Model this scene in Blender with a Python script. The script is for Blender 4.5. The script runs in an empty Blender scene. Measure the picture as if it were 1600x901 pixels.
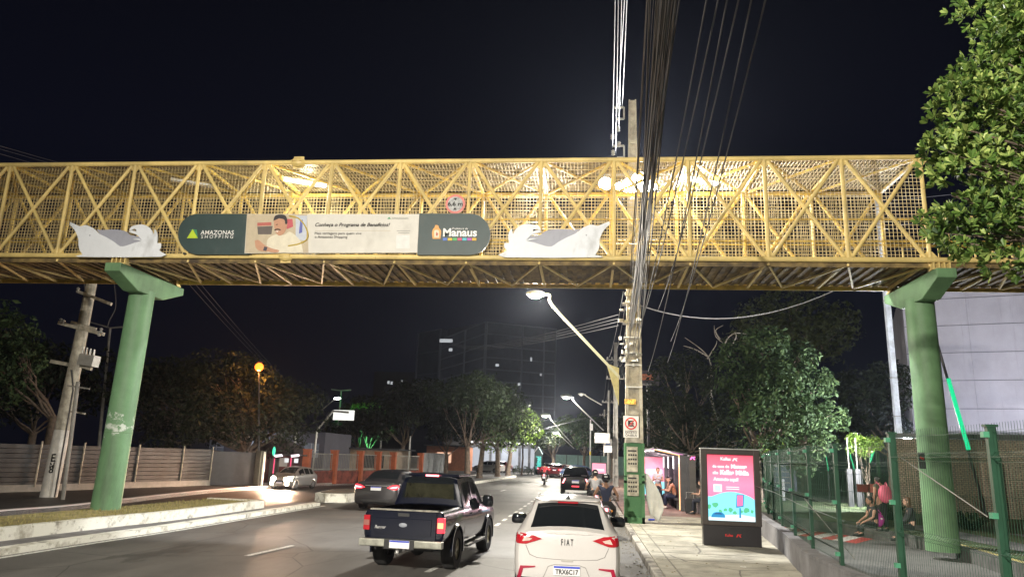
import bpy, bmesh, math, random
from mathutils import Vector, Matrix, noise as mnoise
from mathutils.bvhtree import BVHTree
R = math.radians
PI = math.pi
scene = bpy.context.scene
COL = scene.collection

# ---------------------------------------------------------------- camera
CF, CP, CR, CY, CH = 1131.3, R(13.036), R(1.94), R(6.095), 2.15
fwd = Vector((-math.sin(CY)*math.cos(CP), math.cos(CY)*math.cos(CP), math.sin(CP)))
rt0 = Vector((math.cos(CY), math.sin(CY), 0)); up0 = rt0.cross(fwd)
cA = math.cos(CR)*rt0 + math.sin(CR)*up0
cB = -math.sin(CR)*rt0 + math.cos(CR)*up0
CC = Vector((0, 0, CH))
cam = bpy.data.cameras.new('camera'); cam.sensor_width = 36; cam.lens = CF/1600*36
cam.clip_end = 2000; cam.clip_start = 0.05
camo = bpy.data.objects.new('camera', cam); COL.objects.link(camo)
camo.matrix_world = Matrix(((cA.x, cB.x, -fwd.x, 0), (cA.y, cB.y, -fwd.y, 0), (cA.z, cB.z, -fwd.z, CH), (0, 0, 0, 1)))
scene.camera = camo
def _ray(px, py): return cA*((px-800)/CF) - cB*((py-450.5)/CF) + fwd
def gnd(px, py, z=0):
    d = _ray(px, py); return CC + d*((z-CH)/d.z)
def at(px, py, Y):
    d = _ray(px, py); return CC + d*(Y/d.y)

# ---------------------------------------------------------------- world, exposure
scene.render.engine = 'CYCLES'
scene.cycles.use_denoising = True
scene.cycles.max_bounces = 5; scene.cycles.transparent_max_bounces = 8
scene.cycles.sample_clamp_indirect = 3.0
scene.view_settings.view_transform = 'Standard'; scene.view_settings.look = 'None'
scene.view_settings.exposure = 2.0; scene.view_settings.gamma = 1.0
scene.view_settings.use_curve_mapping = False
world = bpy.data.worlds.new('World'); scene.world = world; world.use_nodes = True
wn = world.node_tree.nodes; wl = world.node_tree.links; wn.clear()
wo = wn.new('ShaderNodeOutputWorld'); wb = wn.new('ShaderNodeBackground')
tc = wn.new('ShaderNodeTexCoord'); sx = wn.new('ShaderNodeSeparateXYZ'); rp = wn.new('ShaderNodeValToRGB')
wl.new(tc.outputs['Generated'], sx.inputs[0]); wl.new(sx.outputs['Z'], rp.inputs[0])
k_ = rp.color_ramp.elements.new(.35); k_.color = (.0006,.0007,.0018,1)
rp.color_ramp.elements[0].position = 0.0; rp.color_ramp.elements[0].color = (.0005,.0006,.0014,1)
rp.color_ramp.elements[2].position = 0.75; rp.color_ramp.elements[2].color = (0.0002, 0.0002, 0.0004, 1)
wl.new(rp.outputs[0], wb.inputs[0]); wb.inputs[1].default_value = 1.0; wl.new(wb.outputs[0], wo.inputs[0])

# ---------------------------------------------------------------- helpers
ORI = {}
def tag(o, label=None, cat=None, group=None, kind=None):
    if label: o['label'] = label
    if cat: o['category'] = cat
    if group: o['group'] = group
    if kind: o['kind'] = kind
    return o
def thing(name, loc, label, cat, group=None, rz=0):
    o = bpy.data.objects.new(name, None); COL.objects.link(o)
    o.location = loc; o.rotation_euler = (0, 0, rz); o.empty_display_size = .2
    ORI[o.name] = Vector(loc) if rz == 0 else Vector((0, 0, 0))
    return tag(o, label, cat, group)
def dup(o, loc=None, rz=None, sc=None, parent=None, label=None, group=None):
    c = o.copy(); COL.objects.link(c)
    if parent: c.parent = parent
    if loc is not None: c.location = loc
    if rz is not None: c.rotation_euler = (0, 0, rz)
    if sc is not None: c.scale = (sc, sc, sc) if isinstance(sc, (int, float)) else sc
    if label: c['label'] = label
    if group: c['group'] = group
    for ch in list(o.children): dup(ch, parent=c)
    return c
class MB:
    def __init__(s): s.v = []; s.f = []; s.m = []; s.cur = 0
    def add(s, vs, fs):
        n = len(s.v); s.v += [Vector(p) for p in vs]
        s.f += [tuple(i+n for i in f) for f in fs]; s.m += [s.cur]*len(fs); return s
    def box(s, c, d, rz=0, rx=0, ry=0):
        M = Matrix.Rotation(rz, 3, 'Z') @ Matrix.Rotation(ry, 3, 'Y') @ Matrix.Rotation(rx, 3, 'X')
        c = Vector(c); h = Vector(d)/2
        vs = [c + M @ Vector((h.x*x, h.y*y, h.z*z)) for x in (-1, 1) for y in (-1, 1) for z in (-1, 1)]
        return s.add(vs, [(0,1,3,2),(4,6,7,5),(0,4,5,1),(2,3,7,6),(0,2,6,4),(1,5,7,3)])
    def box2(s, a, b):
        a, b = Vector(a), Vector(b); return s.box((a+b)/2, [abs(t) for t in (b-a)])
    def bar(s, p, q, w, h=None, up=(0, 0, 1)):
        p, q = Vector(p), Vector(q); h = h or w; d = (q-p).normalized(); u = Vector(up)
        if abs(d.dot(u)) > .98: u = Vector((1, 0, 0))
        a = d.cross(u).normalized()*w/2; b = a.normalized().cross(d)*h/2
        vs = [e + x*a + y*b for e in (p, q) for x, y in ((-1,-1),(1,-1),(1,1),(-1,1))]
        return s.add(vs, [(3,2,1,0),(4,5,6,7),(0,1,5,4),(1,2,6,5),(2,3,7,6),(3,0,4,7)])
    def cyl(s, p, q, r1, r2=None, n=12, caps=True):
        p, q = Vector(p), Vector(q); r2 = r1 if r2 is None else r2
        d = (q-p).normalized(); u = Vector((0,0,1)) if abs(d.z) < .9 else Vector((1,0,0))
        a = d.cross(u).normalized(); b = a.cross(d); vs = []
        for e, r in ((p, r1), (q, r2)):
            vs += [e + (a*math.cos(2*PI*k/n) + b*math.sin(2*PI*k/n))*r for k in range(n)]
        fs = [(k, (k+1) % n, n+(k+1) % n, n+k) for k in range(n)]
        if caps: fs += [tuple(range(n-1, -1, -1)), tuple(range(n, 2*n))]
        return s.add(vs, fs)
    def tube(s, pts, r, n=6):
        pts = [Vector(p) for p in pts]; rr = r if isinstance(r, (list, tuple)) else [r]*len(pts)
        vs = []; prev = None
        for i, p in enumerate(pts):
            d = (pts[min(i+1, len(pts)-1)] - pts[max(i-1, 0)]).normalized()
            if prev is None:
                u = Vector((0,0,1)) if abs(d.z) < .9 else Vector((1,0,0)); a = d.cross(u).normalized()
            else:
                a = (prev - d*prev.dot(d)).normalized()
            prev = a; b = a.cross(d)
            vs += [p + (a*math.cos(2*PI*k/n) + b*math.sin(2*PI*k/n))*rr[i] for k in range(n)]
        fs = [(i*n+k, i*n+(k+1) % n, (i+1)*n+(k+1) % n, (i+1)*n+k) for i in range(len(pts)-1) for k in range(n)]
        fs += [tuple(range(n-1, -1, -1)), tuple(range((len(pts)-1)*n, len(pts)*n))]
        return s.add(vs, fs)
    def ball(s, c, r, n=10, m=7):
        c = Vector(c); r = Vector(r if isinstance(r, (list, tuple, Vector)) else (r, r, r)); vs = [c+Vector((0,0,r.z))]
        for j in range(1, m):
            t = PI*j/m
            vs += [c + Vector((r.x*math.sin(t)*math.cos(2*PI*k/n), r.y*math.sin(t)*math.sin(2*PI*k/n), r.z*math.cos(t))) for k in range(n)]
        vs.append(c-Vector((0,0,r.z))); L = len(vs)-1
        fs = [(0, 1+k, 1+(k+1) % n) for k in range(n)]
        for j in range(m-2):
            a = 1+j*n; fs += [(a+k, a+n+k, a+n+(k+1) % n, a+(k+1) % n) for k in range(n)]
        a = 1+(m-2)*n; fs += [(a+k, L, a+(k+1) % n) for k in range(n)]
        return s.add(vs, fs)
    def lathe(s, prof, c=(0,0,0), axis='Z', n=20):
        c = Vector(c); vs = []
        for r, h in prof:
            for k in range(n):
                x, y = r*math.cos(2*PI*k/n), r*math.sin(2*PI*k/n)
                vs.append(c + (Vector((x, y, h)) if axis == 'Z' else Vector((h, x, y)) if axis == 'X' else Vector((x, h, y))))
        m = len(prof)
        fs = [(i*n+k, i*n+(k+1) % n, (i+1)*n+(k+1) % n, (i+1)*n+k) for i in range(m-1) for k in range(n)]
        return s.add(vs, fs)
    def prism(s, pts, off):
        # pts: 3D outline, off: extrusion vector
        pts = [Vector(p) for p in pts]; off = Vector(off); n = len(pts)
        return s.add(pts+[p+off for p in pts], [tuple(range(n)), tuple(range(2*n-1, n-1, -1))]+[(k, n+k, n+(k+1) % n, (k+1) % n) for k in range(n)])
    def build(s, name, mat, parent=None, loc=None, smooth=False, world=True, bevel=0):
        me = bpy.data.meshes.new(name)
        o = bpy.data.objects.new(name, me); COL.objects.link(o)
        if parent is not None:
            org = ORI.get(parent.name, Vector((0,0,0))) if world else Vector((0,0,0))
            o.parent = parent; ORI[o.name] = org
        else:
            org = Vector(loc) if loc is not None else Vector((0,0,0)); o.location = org; ORI[o.name] = org
        me.from_pydata([v-org for v in s.v], [], s.f)
        for mt in (mat if isinstance(mat, list) else [mat]): me.materials.append(mt)
        me.polygons.foreach_set('material_index', s.m)
        b = bmesh.new(); b.from_mesh(me); bmesh.ops.recalc_face_normals(b, faces=b.faces)
        b.to_mesh(me); b.free()
        if smooth:
            me.polygons.foreach_set('use_smooth', [True]*len(me.polygons))
            try: me.set_sharp_from_angle(angle=R(40))
            except Exception: pass
        if bevel:
            md = o.modifiers.new('bevel', 'BEVEL'); md.width = bevel; md.segments = 2; md.limit_method = 'ANGLE'; md.angle_limit = R(35)
        me.update(); return o
# materials
def mat(name, col, rough=.7, metal=0, var=.15, scale=3, bump=0, bscale=None, spec=.5, col2=None, thr=None, coat=0, emis=None, es=1):
    m = bpy.data.materials.new(name); m.use_nodes = True; nt = m.node_tree; N = nt.nodes; L = nt.links
    b = N['Principled BSDF']; b.inputs['Roughness'].default_value = rough; b.inputs['Metallic'].default_value = metal
    b.inputs['Specular IOR Level'].default_value = spec; b.inputs['Coat Weight'].default_value = coat
    tcn = N.new('ShaderNodeTexCoord'); nz = N.new('ShaderNodeTexNoise'); nz.inputs['Scale'].default_value = scale
    nz.inputs['Detail'].default_value = 5; nz.inputs['Roughness'].default_value = .62
    L.new(tcn.outputs['Object'], nz.inputs['Vector'])
    cr = N.new('ShaderNodeValToRGB'); L.new(nz.outputs['Fac'], cr.inputs[0])
    c2 = col2 or tuple(max(0, c*(1-var*1.6)) for c in col)
    e = cr.color_ramp.elements
    if thr: e[0].position, e[1].position = thr
    else: e[0].position, e[1].position = .3, .7
    e[0].color = (*c2, 1); e[1].color = (*(tuple(min(1, c*(1+var*.5)) for c in col)), 1)
    L.new(cr.outputs[0], b.inputs['Base Color'])
    if bump:
        n2 = N.new('ShaderNodeTexNoise'); n2.inputs['Scale'].default_value = bscale or scale*8; n2.inputs['Detail'].default_value = 4
        L.new(tcn.outputs['Object'], n2.inputs['Vector'])
        bp = N.new('ShaderNodeBump'); bp.inputs['Strength'].default_value = bump; bp.inputs['Distance'].default_value = .02
        L.new(n2.outputs['Fac'], bp.inputs['Height']); L.new(bp.outputs[0], b.inputs['Normal'])
    if emis:
        b.inputs['Emission Color'].default_value = (*emis, 1); b.inputs['Emission Strength'].default_value = es
    return m
def emit(name, col, s):
    m = bpy.data.materials.new(name); m.use_nodes = True; b = m.node_tree.nodes['Principled BSDF']
    b.inputs['Base Color'].default_value = (*[min(1, c*.12) for c in col], 1); b.inputs['Emission Color'].default_value = (*col, 1)
    b.inputs['Emission Strength'].default_value = s; b.inputs['Roughness'].default_value = .4
    return m
def glassy(name, col=(.01,.012,.014), rough=.06):
    return mat(name, col, rough, 0, .05, 2, spec=.6)
def foliage(name, c1, c2, c3, rough=.5, ns=.6):
    m = bpy.data.materials.new(name); m.use_nodes = True; nt = m.node_tree; N = nt.nodes; L = nt.links
    b = N['Principled BSDF']; b.inputs['Roughness'].default_value = rough; b.inputs['Specular IOR Level'].default_value = .25
    g = N.new('ShaderNodeNewGeometry'); tcn = N.new('ShaderNodeTexCoord'); nz = N.new('ShaderNodeTexNoise')
    nz.inputs['Scale'].default_value = ns; L.new(tcn.outputs['Object'], nz.inputs[0])
    ad = N.new('ShaderNodeMath'); ad.operation = 'ADD'; L.new(g.outputs['Random Per Island'], ad.inputs[0]); L.new(nz.outputs['Fac'], ad.inputs[1])
    hf = N.new('ShaderNodeMath'); hf.operation = 'MULTIPLY'; hf.inputs[1].default_value = .5; L.new(ad.outputs[0], hf.inputs[0])
    cr = N.new('ShaderNodeValToRGB'); e = cr.color_ramp.elements; L.new(hf.outputs[0], cr.inputs[0])
    e[0].position = .2; e[0].color = (*c1, 1); e[1].position = .85; e[1].color = (*c3, 1)
    k = e.new(.5); k.color = (*c2, 1)
    L.new(cr.outputs[0], b.inputs['Base Color'])
    tr = N.new('ShaderNodeBsdfTranslucent'); L.new(cr.outputs[0], tr.inputs[0])
    mx = N.new('ShaderNodeMixShader'); mx.inputs[0].default_value = .22
    L.new(b.outputs[0], mx.inputs[1]); L.new(tr.outputs[0], mx.inputs[2]); L.new(mx.outputs[0], N['Material Output'].inputs[0])
    return m
def txt(s, org, u, v, width, m, parent, name='lettering', bold=0, h=None, ext=.004, shear=0, world=True, align='L', sub=0):
    cu = bpy.data.curves.new('t', 'FONT'); cu.body = s; cu.size = 1; cu.offset = bold; cu.shear = shear; cu.resolution_u = 3
    o = bpy.data.objects.new('t', cu); COL.objects.link(o)
    dg = bpy.context.evaluated_depsgraph_get(); dg.update()
    me = bpy.data.meshes.new_from_object(o.evaluated_get(dg)); bpy.data.objects.remove(o)
    xs = [w.co.x for w in me.vertices]; ys = [w.co.y for w in me.vertices]
    x0, x1, y0, y1 = min(xs), max(xs), min(ys), max(ys)
    k = width/(x1-x0); kh = (h/(y1-y0)) if h else k
    u, v = Vector(u).normalized(), Vector(v).normalized(); n = u.cross(v)
    ax = {'L': 0, 'C': -.5, 'R': -1}[align]*width
    mb = MB(); mb.add([Vector(org) + u*((w.co.x-x0)*k+ax) + v*((w.co.y-y0)*kh) + n*ext for w in me.vertices], [tuple(p.vertices) for p in me.polygons])
    bpy.data.meshes.remove(me)
    return mb.build(name, m, parent, world=world)
def lamp(name, loc, power, col=(1, .95, .88), size=.15, spot=None, aim=None, blend=.5):
    l = bpy.data.lights.new(name, 'SPOT' if spot else 'POINT'); l.energy = power; l.color = col; l.shadow_soft_size = size
    if spot: l.spot_size = R(spot); l.spot_blend = blend
    o = bpy.data.objects.new(name, l); COL.objects.link(o); o.location = loc
    if aim is not None: o.rotation_euler = (Vector(aim)-Vector(loc)).to_track_quat('-Z', 'Y').to_euler()
    return o
def setpar(o, parent, world=True):
    o.parent = parent
    if world: o.location = o.location - ORI.get(parent.name, Vector((0,0,0)))
X, Y_, Z = Vector((1,0,0)), Vector((0,1,0)), Vector((0,0,1))

# ---------------------------------------------------------------- materials
M = {}
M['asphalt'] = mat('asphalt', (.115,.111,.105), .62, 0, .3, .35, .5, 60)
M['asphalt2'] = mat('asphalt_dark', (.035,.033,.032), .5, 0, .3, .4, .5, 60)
M['concrete'] = mat('concrete', (.36,.34,.27), .85, 0, .3, 1.2, .4, 30)
M['concrete_grey'] = mat('concrete_grey', (.19,.185,.19), .85, 0, .3, 1.5, .4, 25)
M['pink_pave'] = mat('pink_paving', (.24,.15,.12), .85, 0, .3, 2, .3, 25)
M['dirt'] = mat('dirt', (.1,.085,.06), .95, 0, .4, 1.0, .6, 20)
M['drygrass'] = mat('dry_grass', (.3,.24,.1), .95, 0, .3, 2.5, .8, 60, col2=(.14,.13,.05))
M['kerbwhite'] = mat('kerb_white', (.68,.68,.62), .8, 0, .2, 3, .4, 30, col2=(.38,.36,.3), thr=(.33,.5))
M['paint'] = mat('road_paint', (.55,.55,.52), .7, 0, .3, 14, col2=(.12,.12,.11), thr=(.36,.47))
M['redpaint'] = mat('red_road_paint', (.42,.06,.05), .7, 0, .3, 8, col2=(.16,.05,.05), thr=(.35,.5))
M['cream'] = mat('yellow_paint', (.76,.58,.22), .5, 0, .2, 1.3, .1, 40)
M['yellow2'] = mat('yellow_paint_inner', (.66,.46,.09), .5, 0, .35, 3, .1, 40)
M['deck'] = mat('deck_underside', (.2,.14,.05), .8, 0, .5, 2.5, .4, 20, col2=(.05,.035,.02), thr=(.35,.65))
M['mesh'] = mat('mesh_wire', (.46,.36,.17), .5, .2, .1, 4)
M['green'] = mat('pillar_green', (.13,.25,.12), .6, 0, .18, 1.6, .15, 20)
M['greenfence'] = mat('fence_green', (.016,.06,.034), .5, 0, .2, 5)
M['greendark'] = mat('banner_green', (.03,.055,.055), .5, 0, .1, 3)
M['white'] = mat('white_panel', (.72,.75,.8), .5, 0, .06, 2)
M['greypanel'] = mat('grey_panel', (.33,.34,.4), .5, 0, .06, 2)
M['offwhite'] = mat('offwhite_print', (.62,.6,.55), .5, 0, .06, 2)
M['polec'] = mat('pole_concrete', (.42,.39,.32), .85, 0, .3, 4, .4, 30)
M['polew'] = mat('pole_white', (.6,.58,.54), .8, 0, .2, 3, .2, 20)
M['polegrey'] = mat('pole_dark', (.24,.23,.21), .8, 0, .2, 3, .2, 20)
M['polegreen'] = mat('pole_green', (.05,.15,.06), .7, 0, .3, 5, .3, 20, col2=(.25,.25,.2), thr=(.28,.38))
M['galv'] = mat('galvanised', (.5,.5,.48), .45, .6, .15, 4)
M['cable'] = mat('cable_black', (.018,.018,.02), .6, 0, .1, 3)
M['cablel'] = mat('cable_aluminium', (.55,.55,.55), .4, .7, .1, 3)
M['cableg'] = mat('cable_grey', (.06,.06,.066), .6, 0, .1, 3)
M['black'] = mat('black_plastic', (.012,.012,.013), .55, 0, .1, 4)
M['blackg'] = mat('black_gloss', (.008,.008,.01), .2, 0, .1, 4, coat=.3)
M['tyre'] = mat('tyre', (.02,.02,.02), .85, 0, .2, 8)
M['rim'] = mat('rim', (.42,.42,.43), .35, .7, .1, 6)
M['glass'] = glassy('car_glass')
M['bark'] = mat('bark', (.16,.12,.09), .9, 0, .35, 5, .8, 25)
M['barkl'] = mat('bark_pale', (.34,.3,.25), .9, 0, .35, 5, .8, 25)
M['red'] = mat('red_lens', (.4,.01,.02), .25, 0, .1, 6, coat=.4)
M['redlit'] = emit('red_lamp_lit', (1,.03,.05), .6)
M['redhot'] = emit('red_lamp_hot', (1,.16,.18), 2.2)
M['platew'] = mat('plate_white', (.7,.7,.72), .5, 0, .05, 4)
M['plateb'] = mat('plate_blue', (.03,.06,.5), .5, 0, .05, 4)
M['ink'] = mat('ink_black', (.015,.015,.015), .6, 0, .05, 4)
M['signwhite'] = mat('sign_white', (.72,.7,.66), .5, 0, .08, 4)
M['signred'] = mat('sign_red', (.6,.02,.02), .5, 0, .08, 4)
M['signpink'] = mat('sign_faded_red', (.7,.2,.17), .5, 0, .15, 6)
M['ltxt'] = mat('white_lettering', (.82,.82,.8), .5, 0, .03, 4)
M['steel'] = mat('dark_steel', (.06,.06,.065), .5, .3, .15, 4)

def weather(m, col, scale=2, thr=(.55,.65), stretch=(1,1,1), kind='noise', amt=1, rough=None):
    nt = m.node_tree; N = nt.nodes; L = nt.links; b = N['Principled BSDF']; src = b.inputs['Base Color'].links[0].from_socket
    tcn = N.new('ShaderNodeTexCoord'); mp = N.new('ShaderNodeMapping'); mp.inputs['Scale'].default_value = stretch; L.new(tcn.outputs['Object'], mp.inputs[0])
    if kind == 'crack':
        nz0 = N.new('ShaderNodeTexNoise'); nz0.inputs['Scale'].default_value = scale*1.7; nz0.inputs['Detail'].default_value = 6; L.new(mp.outputs[0], nz0.inputs[0])
        ad = N.new('ShaderNodeMixRGB'); ad.inputs[0].default_value = .22; L.new(mp.outputs[0], ad.inputs[1]); L.new(nz0.outputs['Color'], ad.inputs[2])
        t = N.new('ShaderNodeTexVoronoi'); t.feature = 'DISTANCE_TO_EDGE'; t.inputs['Scale'].default_value = scale; L.new(ad.outputs[0], t.inputs[0]); out = t.outputs[0]
    else:
        t = N.new('ShaderNodeTexNoise'); t.inputs['Scale'].default_value = scale; t.inputs['Detail'].default_value = 7; t.inputs['Roughness'].default_value = .65; L.new(mp.outputs[0], t.inputs[0]); out = t.outputs['Fac']
    mr = N.new('ShaderNodeMapRange'); mr.inputs[1].default_value = thr[0]; mr.inputs[2].default_value = thr[1]; mr.inputs[4].default_value = amt; L.new(out, mr.inputs[0])
    mx = N.new('ShaderNodeMixRGB'); mx.inputs[2].default_value = (*col, 1); L.new(mr.outputs[0], mx.inputs[0]); L.new(src, mx.inputs[1]); L.new(mx.outputs[0], b.inputs['Base Color'])
AS = M['asphalt']
weather(AS, (.135,.13,.12), .9, (.5,.62), (1,.12,1), amt=.6)          # polished wheel tracks, long in the driving direction
weather(AS, (.045,.043,.041), .5, (.60,.63), (1,.45,1), amt=.7)       # patches
weather(AS, (.03,.028,.026), 2.3, (.60,.72), (1,.3,1), amt=.7)       # oil
weather(AS, (.03,.029,.028), .42, (.006,.002), (1,.7,1), 'crack', .85)
weather(AS, (.15,.145,.135), 90, (.60,.68), amt=.5)                   # aggregate
weather(M['concrete'], (.14,.13,.1), 1.3, (.52,.66), amt=.7); weather(M['concrete'], (.08,.075,.06), 9, (.62,.7), amt=.7); weather(M['concrete'], (.07,.065,.055), .5, (.008,.003), kind='crack', amt=.8)
weather(M['cream'], (.2,.11,.05), 6, (.64,.72), (3,3,.7), amt=.75); weather(M['cream'], (.42,.33,.17), 1.1, (.5,.68), amt=.5)
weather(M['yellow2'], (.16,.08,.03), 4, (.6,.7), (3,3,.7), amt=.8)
weather(M['green'], (.06,.1,.055), 1.2, (.5,.68), (1.4,1.4,.35), amt=.7)
weather(M['white'], (.36,.37,.38), 1.7, (.54,.72), (1,1,.5), amt=.6); weather(M['greypanel'], (.2,.2,.22), 2, (.5,.7), (1,1,.5), amt=.5)
weather(M['greendark'], (.09,.1,.09), 1.4, (.55,.75), (1,1,.4), amt=.5); weather(M['offwhite'], (.38,.36,.32), 1.6, (.55,.75), (1,1,.5), amt=.45)
weather(M['polec'], (.14,.13,.11), 2.2, (.5,.66), (2,2,.4), amt=.7); weather(M['concrete_grey'], (.07,.07,.065), 1.2, (.5,.66), (1,1,.5), amt=.7)
weather(M['kerbwhite'], (.13,.12,.1), 2.4, (.58,.68), amt=.8)
# ---------------------------------------------------------------- lit lamps of the street
WARM = (1, .93, .8)
# ================================================================ SETTING
def sheet(name, pts, z, m, kind='structure'):
    mb = MB(); mb.add([(x, y, z) for x, y in pts], [tuple(range(len(pts)))])
    return tag(mb.build(name, m), kind=kind)
def slab(name, pts, z0, z1, m, kind='structure'):
    mb = MB(); mb.prism([(x, y, z0) for x, y in pts], (0, 0, z1-z0))
    return tag(mb.build(name, m), kind=kind)
def strip(pts, w, z0, z1, side=1):
    # band along a polyline, w metres to its left (side=1) or right
    mb = MB(); P = [Vector((x, y, 0)) for x, y in pts]; off = []
    for i, p in enumerate(P):
        d = (P[min(i+1, len(P)-1)] - P[max(i-1, 0)]).normalized(); off.append(p + Vector((-d.y, d.x, 0))*w*side)
    vs = []
    for p, q in zip(P, off):
        vs += [(p.x, p.y, z0), (q.x, q.y, z0), (q.x, q.y, z1), (p.x, p.y, z1)]
    n = len(P); fs = [(0,1,2,3), ((n-1)*4+3, (n-1)*4+2, (n-1)*4+1, (n-1)*4)]
    for i in range(n-1):
        a, b = i*4, i*4+4
        fs += [(a+k, b+k, b+(k+1) % 4, a+(k+1) % 4) for k in range(4)]
    mb.add(vs, fs); return mb
def smooth(pts, n=6):
    out = []
    for i in range(len(pts)-1):
        p0 = pts[max(i-1, 0)]; p1 = pts[i]; p2 = pts[i+1]; p3 = pts[min(i+2, len(pts)-1)]
        for k in range(n):
            t = k/n
            out.append(tuple(.5*(2*p1[j]+(p2[j]-p0[j])*t+(2*p0[j]-5*p1[j]+4*p2[j]-p3[j])*t*t+(3*p1[j]-p0[j]-3*p2[j]+p3[j])*t**3) for j in range(len(p1))))
    out.append(tuple(pts[-1])); return out
sheet('ground', [(-300,-60), (300,-60), (300,500), (-300,500)], -.03, M['dirt'])
sheet('road', [(-18,-40), (1.3,-40), (1.3,62), (3.5,84), (30,96), (30,112), (-60,112), (-60,88), (-18,80)], 0, M['asphalt'])
LK = smooth([(-11.8,-10), (-11.0,13), (-10.65,19), (-10.45,29)], 8)
tag(strip(LK, .32, -.02, .12).build('kerb', M['kerbwhite']), kind='structure')
tag(strip([(x-.32, y) for x, y in LK], .75, -.02, .10).build('median_strip', M['concrete_grey']), kind='structure')
mw = smooth([(-12.9,-10), (-12.0,14.5), (-11.45,20), (-11.25,25.6)], 8)
tag(strip(mw, .22, 0, .36).build('median_kerb', M['kerbwhite']), kind='structure')
tag(strip([(-11.25,25.6), (-13.4,25.9)], .22, 0, .36, 1).build('median_kerb', M['kerbwhite']), kind='structure')
slab('median_grass', [(x-.22, y) for x, y in mw]+[(-13.3,25.7), (-14.0,20), (-14.4,14), (-15,-10)], 0, .32, M['drygrass'])
sheet('frontage_road', [(-17.2,-40), (-14.0,-40), (-13.2,30), (-10.5,30), (-10,60), (-12.6,60), (-16.4,43), (-17.6,35), (-17.4,30), (-16.3,23), (-16.7,20)], .004, M['asphalt2'])
fk = smooth([(-17.4,-40), (-16.9,10), (-16.7,20), (-16.5,23), (-17.3,30), (-17.5,35), (-16.5,43), (-14.2,51), (-12.8,57), (-11.6,66), (-11.5,80)], 5)
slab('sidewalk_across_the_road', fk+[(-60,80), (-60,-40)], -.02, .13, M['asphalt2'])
tag(strip(fk, .22, -.01, .16).build('frontage_kerb', mat('kerb_faded_pink', (.5,.38,.36), .8, 0, .25, 1.2, col2=(.5,.5,.48))), kind='structure')
# islands with trees further along
isl = [(-11.5,31.2), (-10.9,30.8), (-10.1,31.2), (-9.7,34.5), (-9.9,36.2), (-11.1,36.4), (-11.9,34.5)]
slab('island_kerb', isl, 0, .36, M['kerbwhite'])
slab('island_bed', [(x*.86-1.5, y*.86+4.7) for x, y in isl], .3, .385, M['dirt'])
isl3 = smooth([(-9.9,52), (-8.7,54), (-8.3,60), (-7.6,72), (-7.3,79), (-8.3,82), (-11.0,80), (-11.4,68), (-11.2,56), (-9.9,52)], 4)[:-1]
slab('tree_island_kerb', isl3, 0, .16, M['kerbwhite'])
slab('tree_island_bed', [(-9.6+(x+9.6)*.84, 67+(y-67)*.97) for x, y in isl3], .1, .175, M['concrete_grey'])
# lines
LN = MB()
for i in range(len(LK)-1):
    a, b = LK[i], LK[i+1]
    LN.add([(a[0]+.12, a[1], .006), (a[0]+.26, a[1], .006), (b[0]+.26, b[1], .006), (b[0]+.12, b[1], .006)], [(0,1,2,3)])
tag(LN.build('edge_line', M['paint']), kind='structure')
LN = MB()
for x0, y0, x1, y1, w in [(-6.85,15.0,-6.65,16.9,.13), (-6.4,23,-6.2,25,.13), (-6.0,31,-5.9,33,.13), (-5.6,39,-5.5,41,.13), (-5.3,47,-5.2,49,.13)]+\
        [(-2.92,14.1,-2.84,15.0,.12)]+[(-2.85+.012*k*1.9, 20+k*1.9, -2.84+.012*k*1.9, 20.9+k*1.9, .12) for k in range(22)]:
    LN.add([(x0-w/2, y0, .006), (x0+w/2, y0, .006), (x1+w/2, y1, .006), (x1-w/2, y1, .006)], [(0,1,2,3)])
tag(LN.build('lane_dashes', M['paint']), kind='structure')
# right pavement, kerb, wall
WL = [(3.95,-6), (3.95,12.4), (4.1,15), (4.55,18), (4.75,19.5), (5.15,23), (5.9,28.5)]
pav = [(1.45,-20), (1.45,29), (5.9,29), (5.15,23), (4.75,19.5), (4.55,18), (4.1,15), (3.95,12.4), (3.95,-20)]
slab('sidewalk', pav, -.02, .15, M['concrete'])
slab('sidewalk_far', [(1.45,29), (1.6,40), (1.7,62), (3.4,84), (8,88), (9,60), (7.5,40), (5.9,29)], -.02, .152, M['pink_pave'])
kb = MB()
for i in range(60):
    x = 1.27+max(0, (i*1.0-18+0)-20)*.006; y = -18+i*1.34
    kb.box((x+.08, y+.66, .075), (.17, 1.31, .17), rz=0)
tag(kb.build('kerb', mat('kerb_stone', (.32,.3,.26), .85, 0, .5, 2.2, .6, 20, col2=(.1,.09,.08), thr=(.38,.6)), bevel=.02), kind='structure')
jt = MB()
for y in (12.7, 13.6, 16.4, 17.6, 19.0, 21.5, 24, 26.5): jt.box((2.75, y, .1525), (2.5, .025, .004))
for y in range(9, 29): jt.box((1.75, y+.5, .153), (.03, .9, .004))
tag(jt.build('paving_joints', mat('joint', (.16,.15,.12), .9)), kind='structure')
sheet('car_park', [(4.2,-30), (60,-30), (60,60), (6.0,60), (6.0,29), (5.0,20), (4.2,12)], .006, mat('asphalt_lot', (.15,.148,.14), .8, 0, .25, .5, .4, 50))
ik = smooth([(5.8,42), (6.4,33), (7.6,28.6), (9.0,25), (9.35,20.6), (8.9,16), (8.7,8), (8.6,-6)], 5)
tag(strip(ik, .16, 0, .33).build('island_kerb', mat('kerb_dark', (.1,.1,.095), .85, 0, .3, 3)), kind='structure')
tag(strip([(x+.16, y) for x, y in ik if y < 22], .12, 0, .338).build('yellow_kerb_top', mat('yellow_kerb', (.5,.42,.14), .8, 0, .4, 5, col2=(.2,.18,.1))), kind='structure')
slab('lawn', [(x+.16, y) for x, y in ik]+[(18,-6), (18,42)], 0, .325, mat('lawn', (.05,.1,.03), .95, 0, .4, 2, .8, 60, col2=(.07,.06,.03)))
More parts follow.
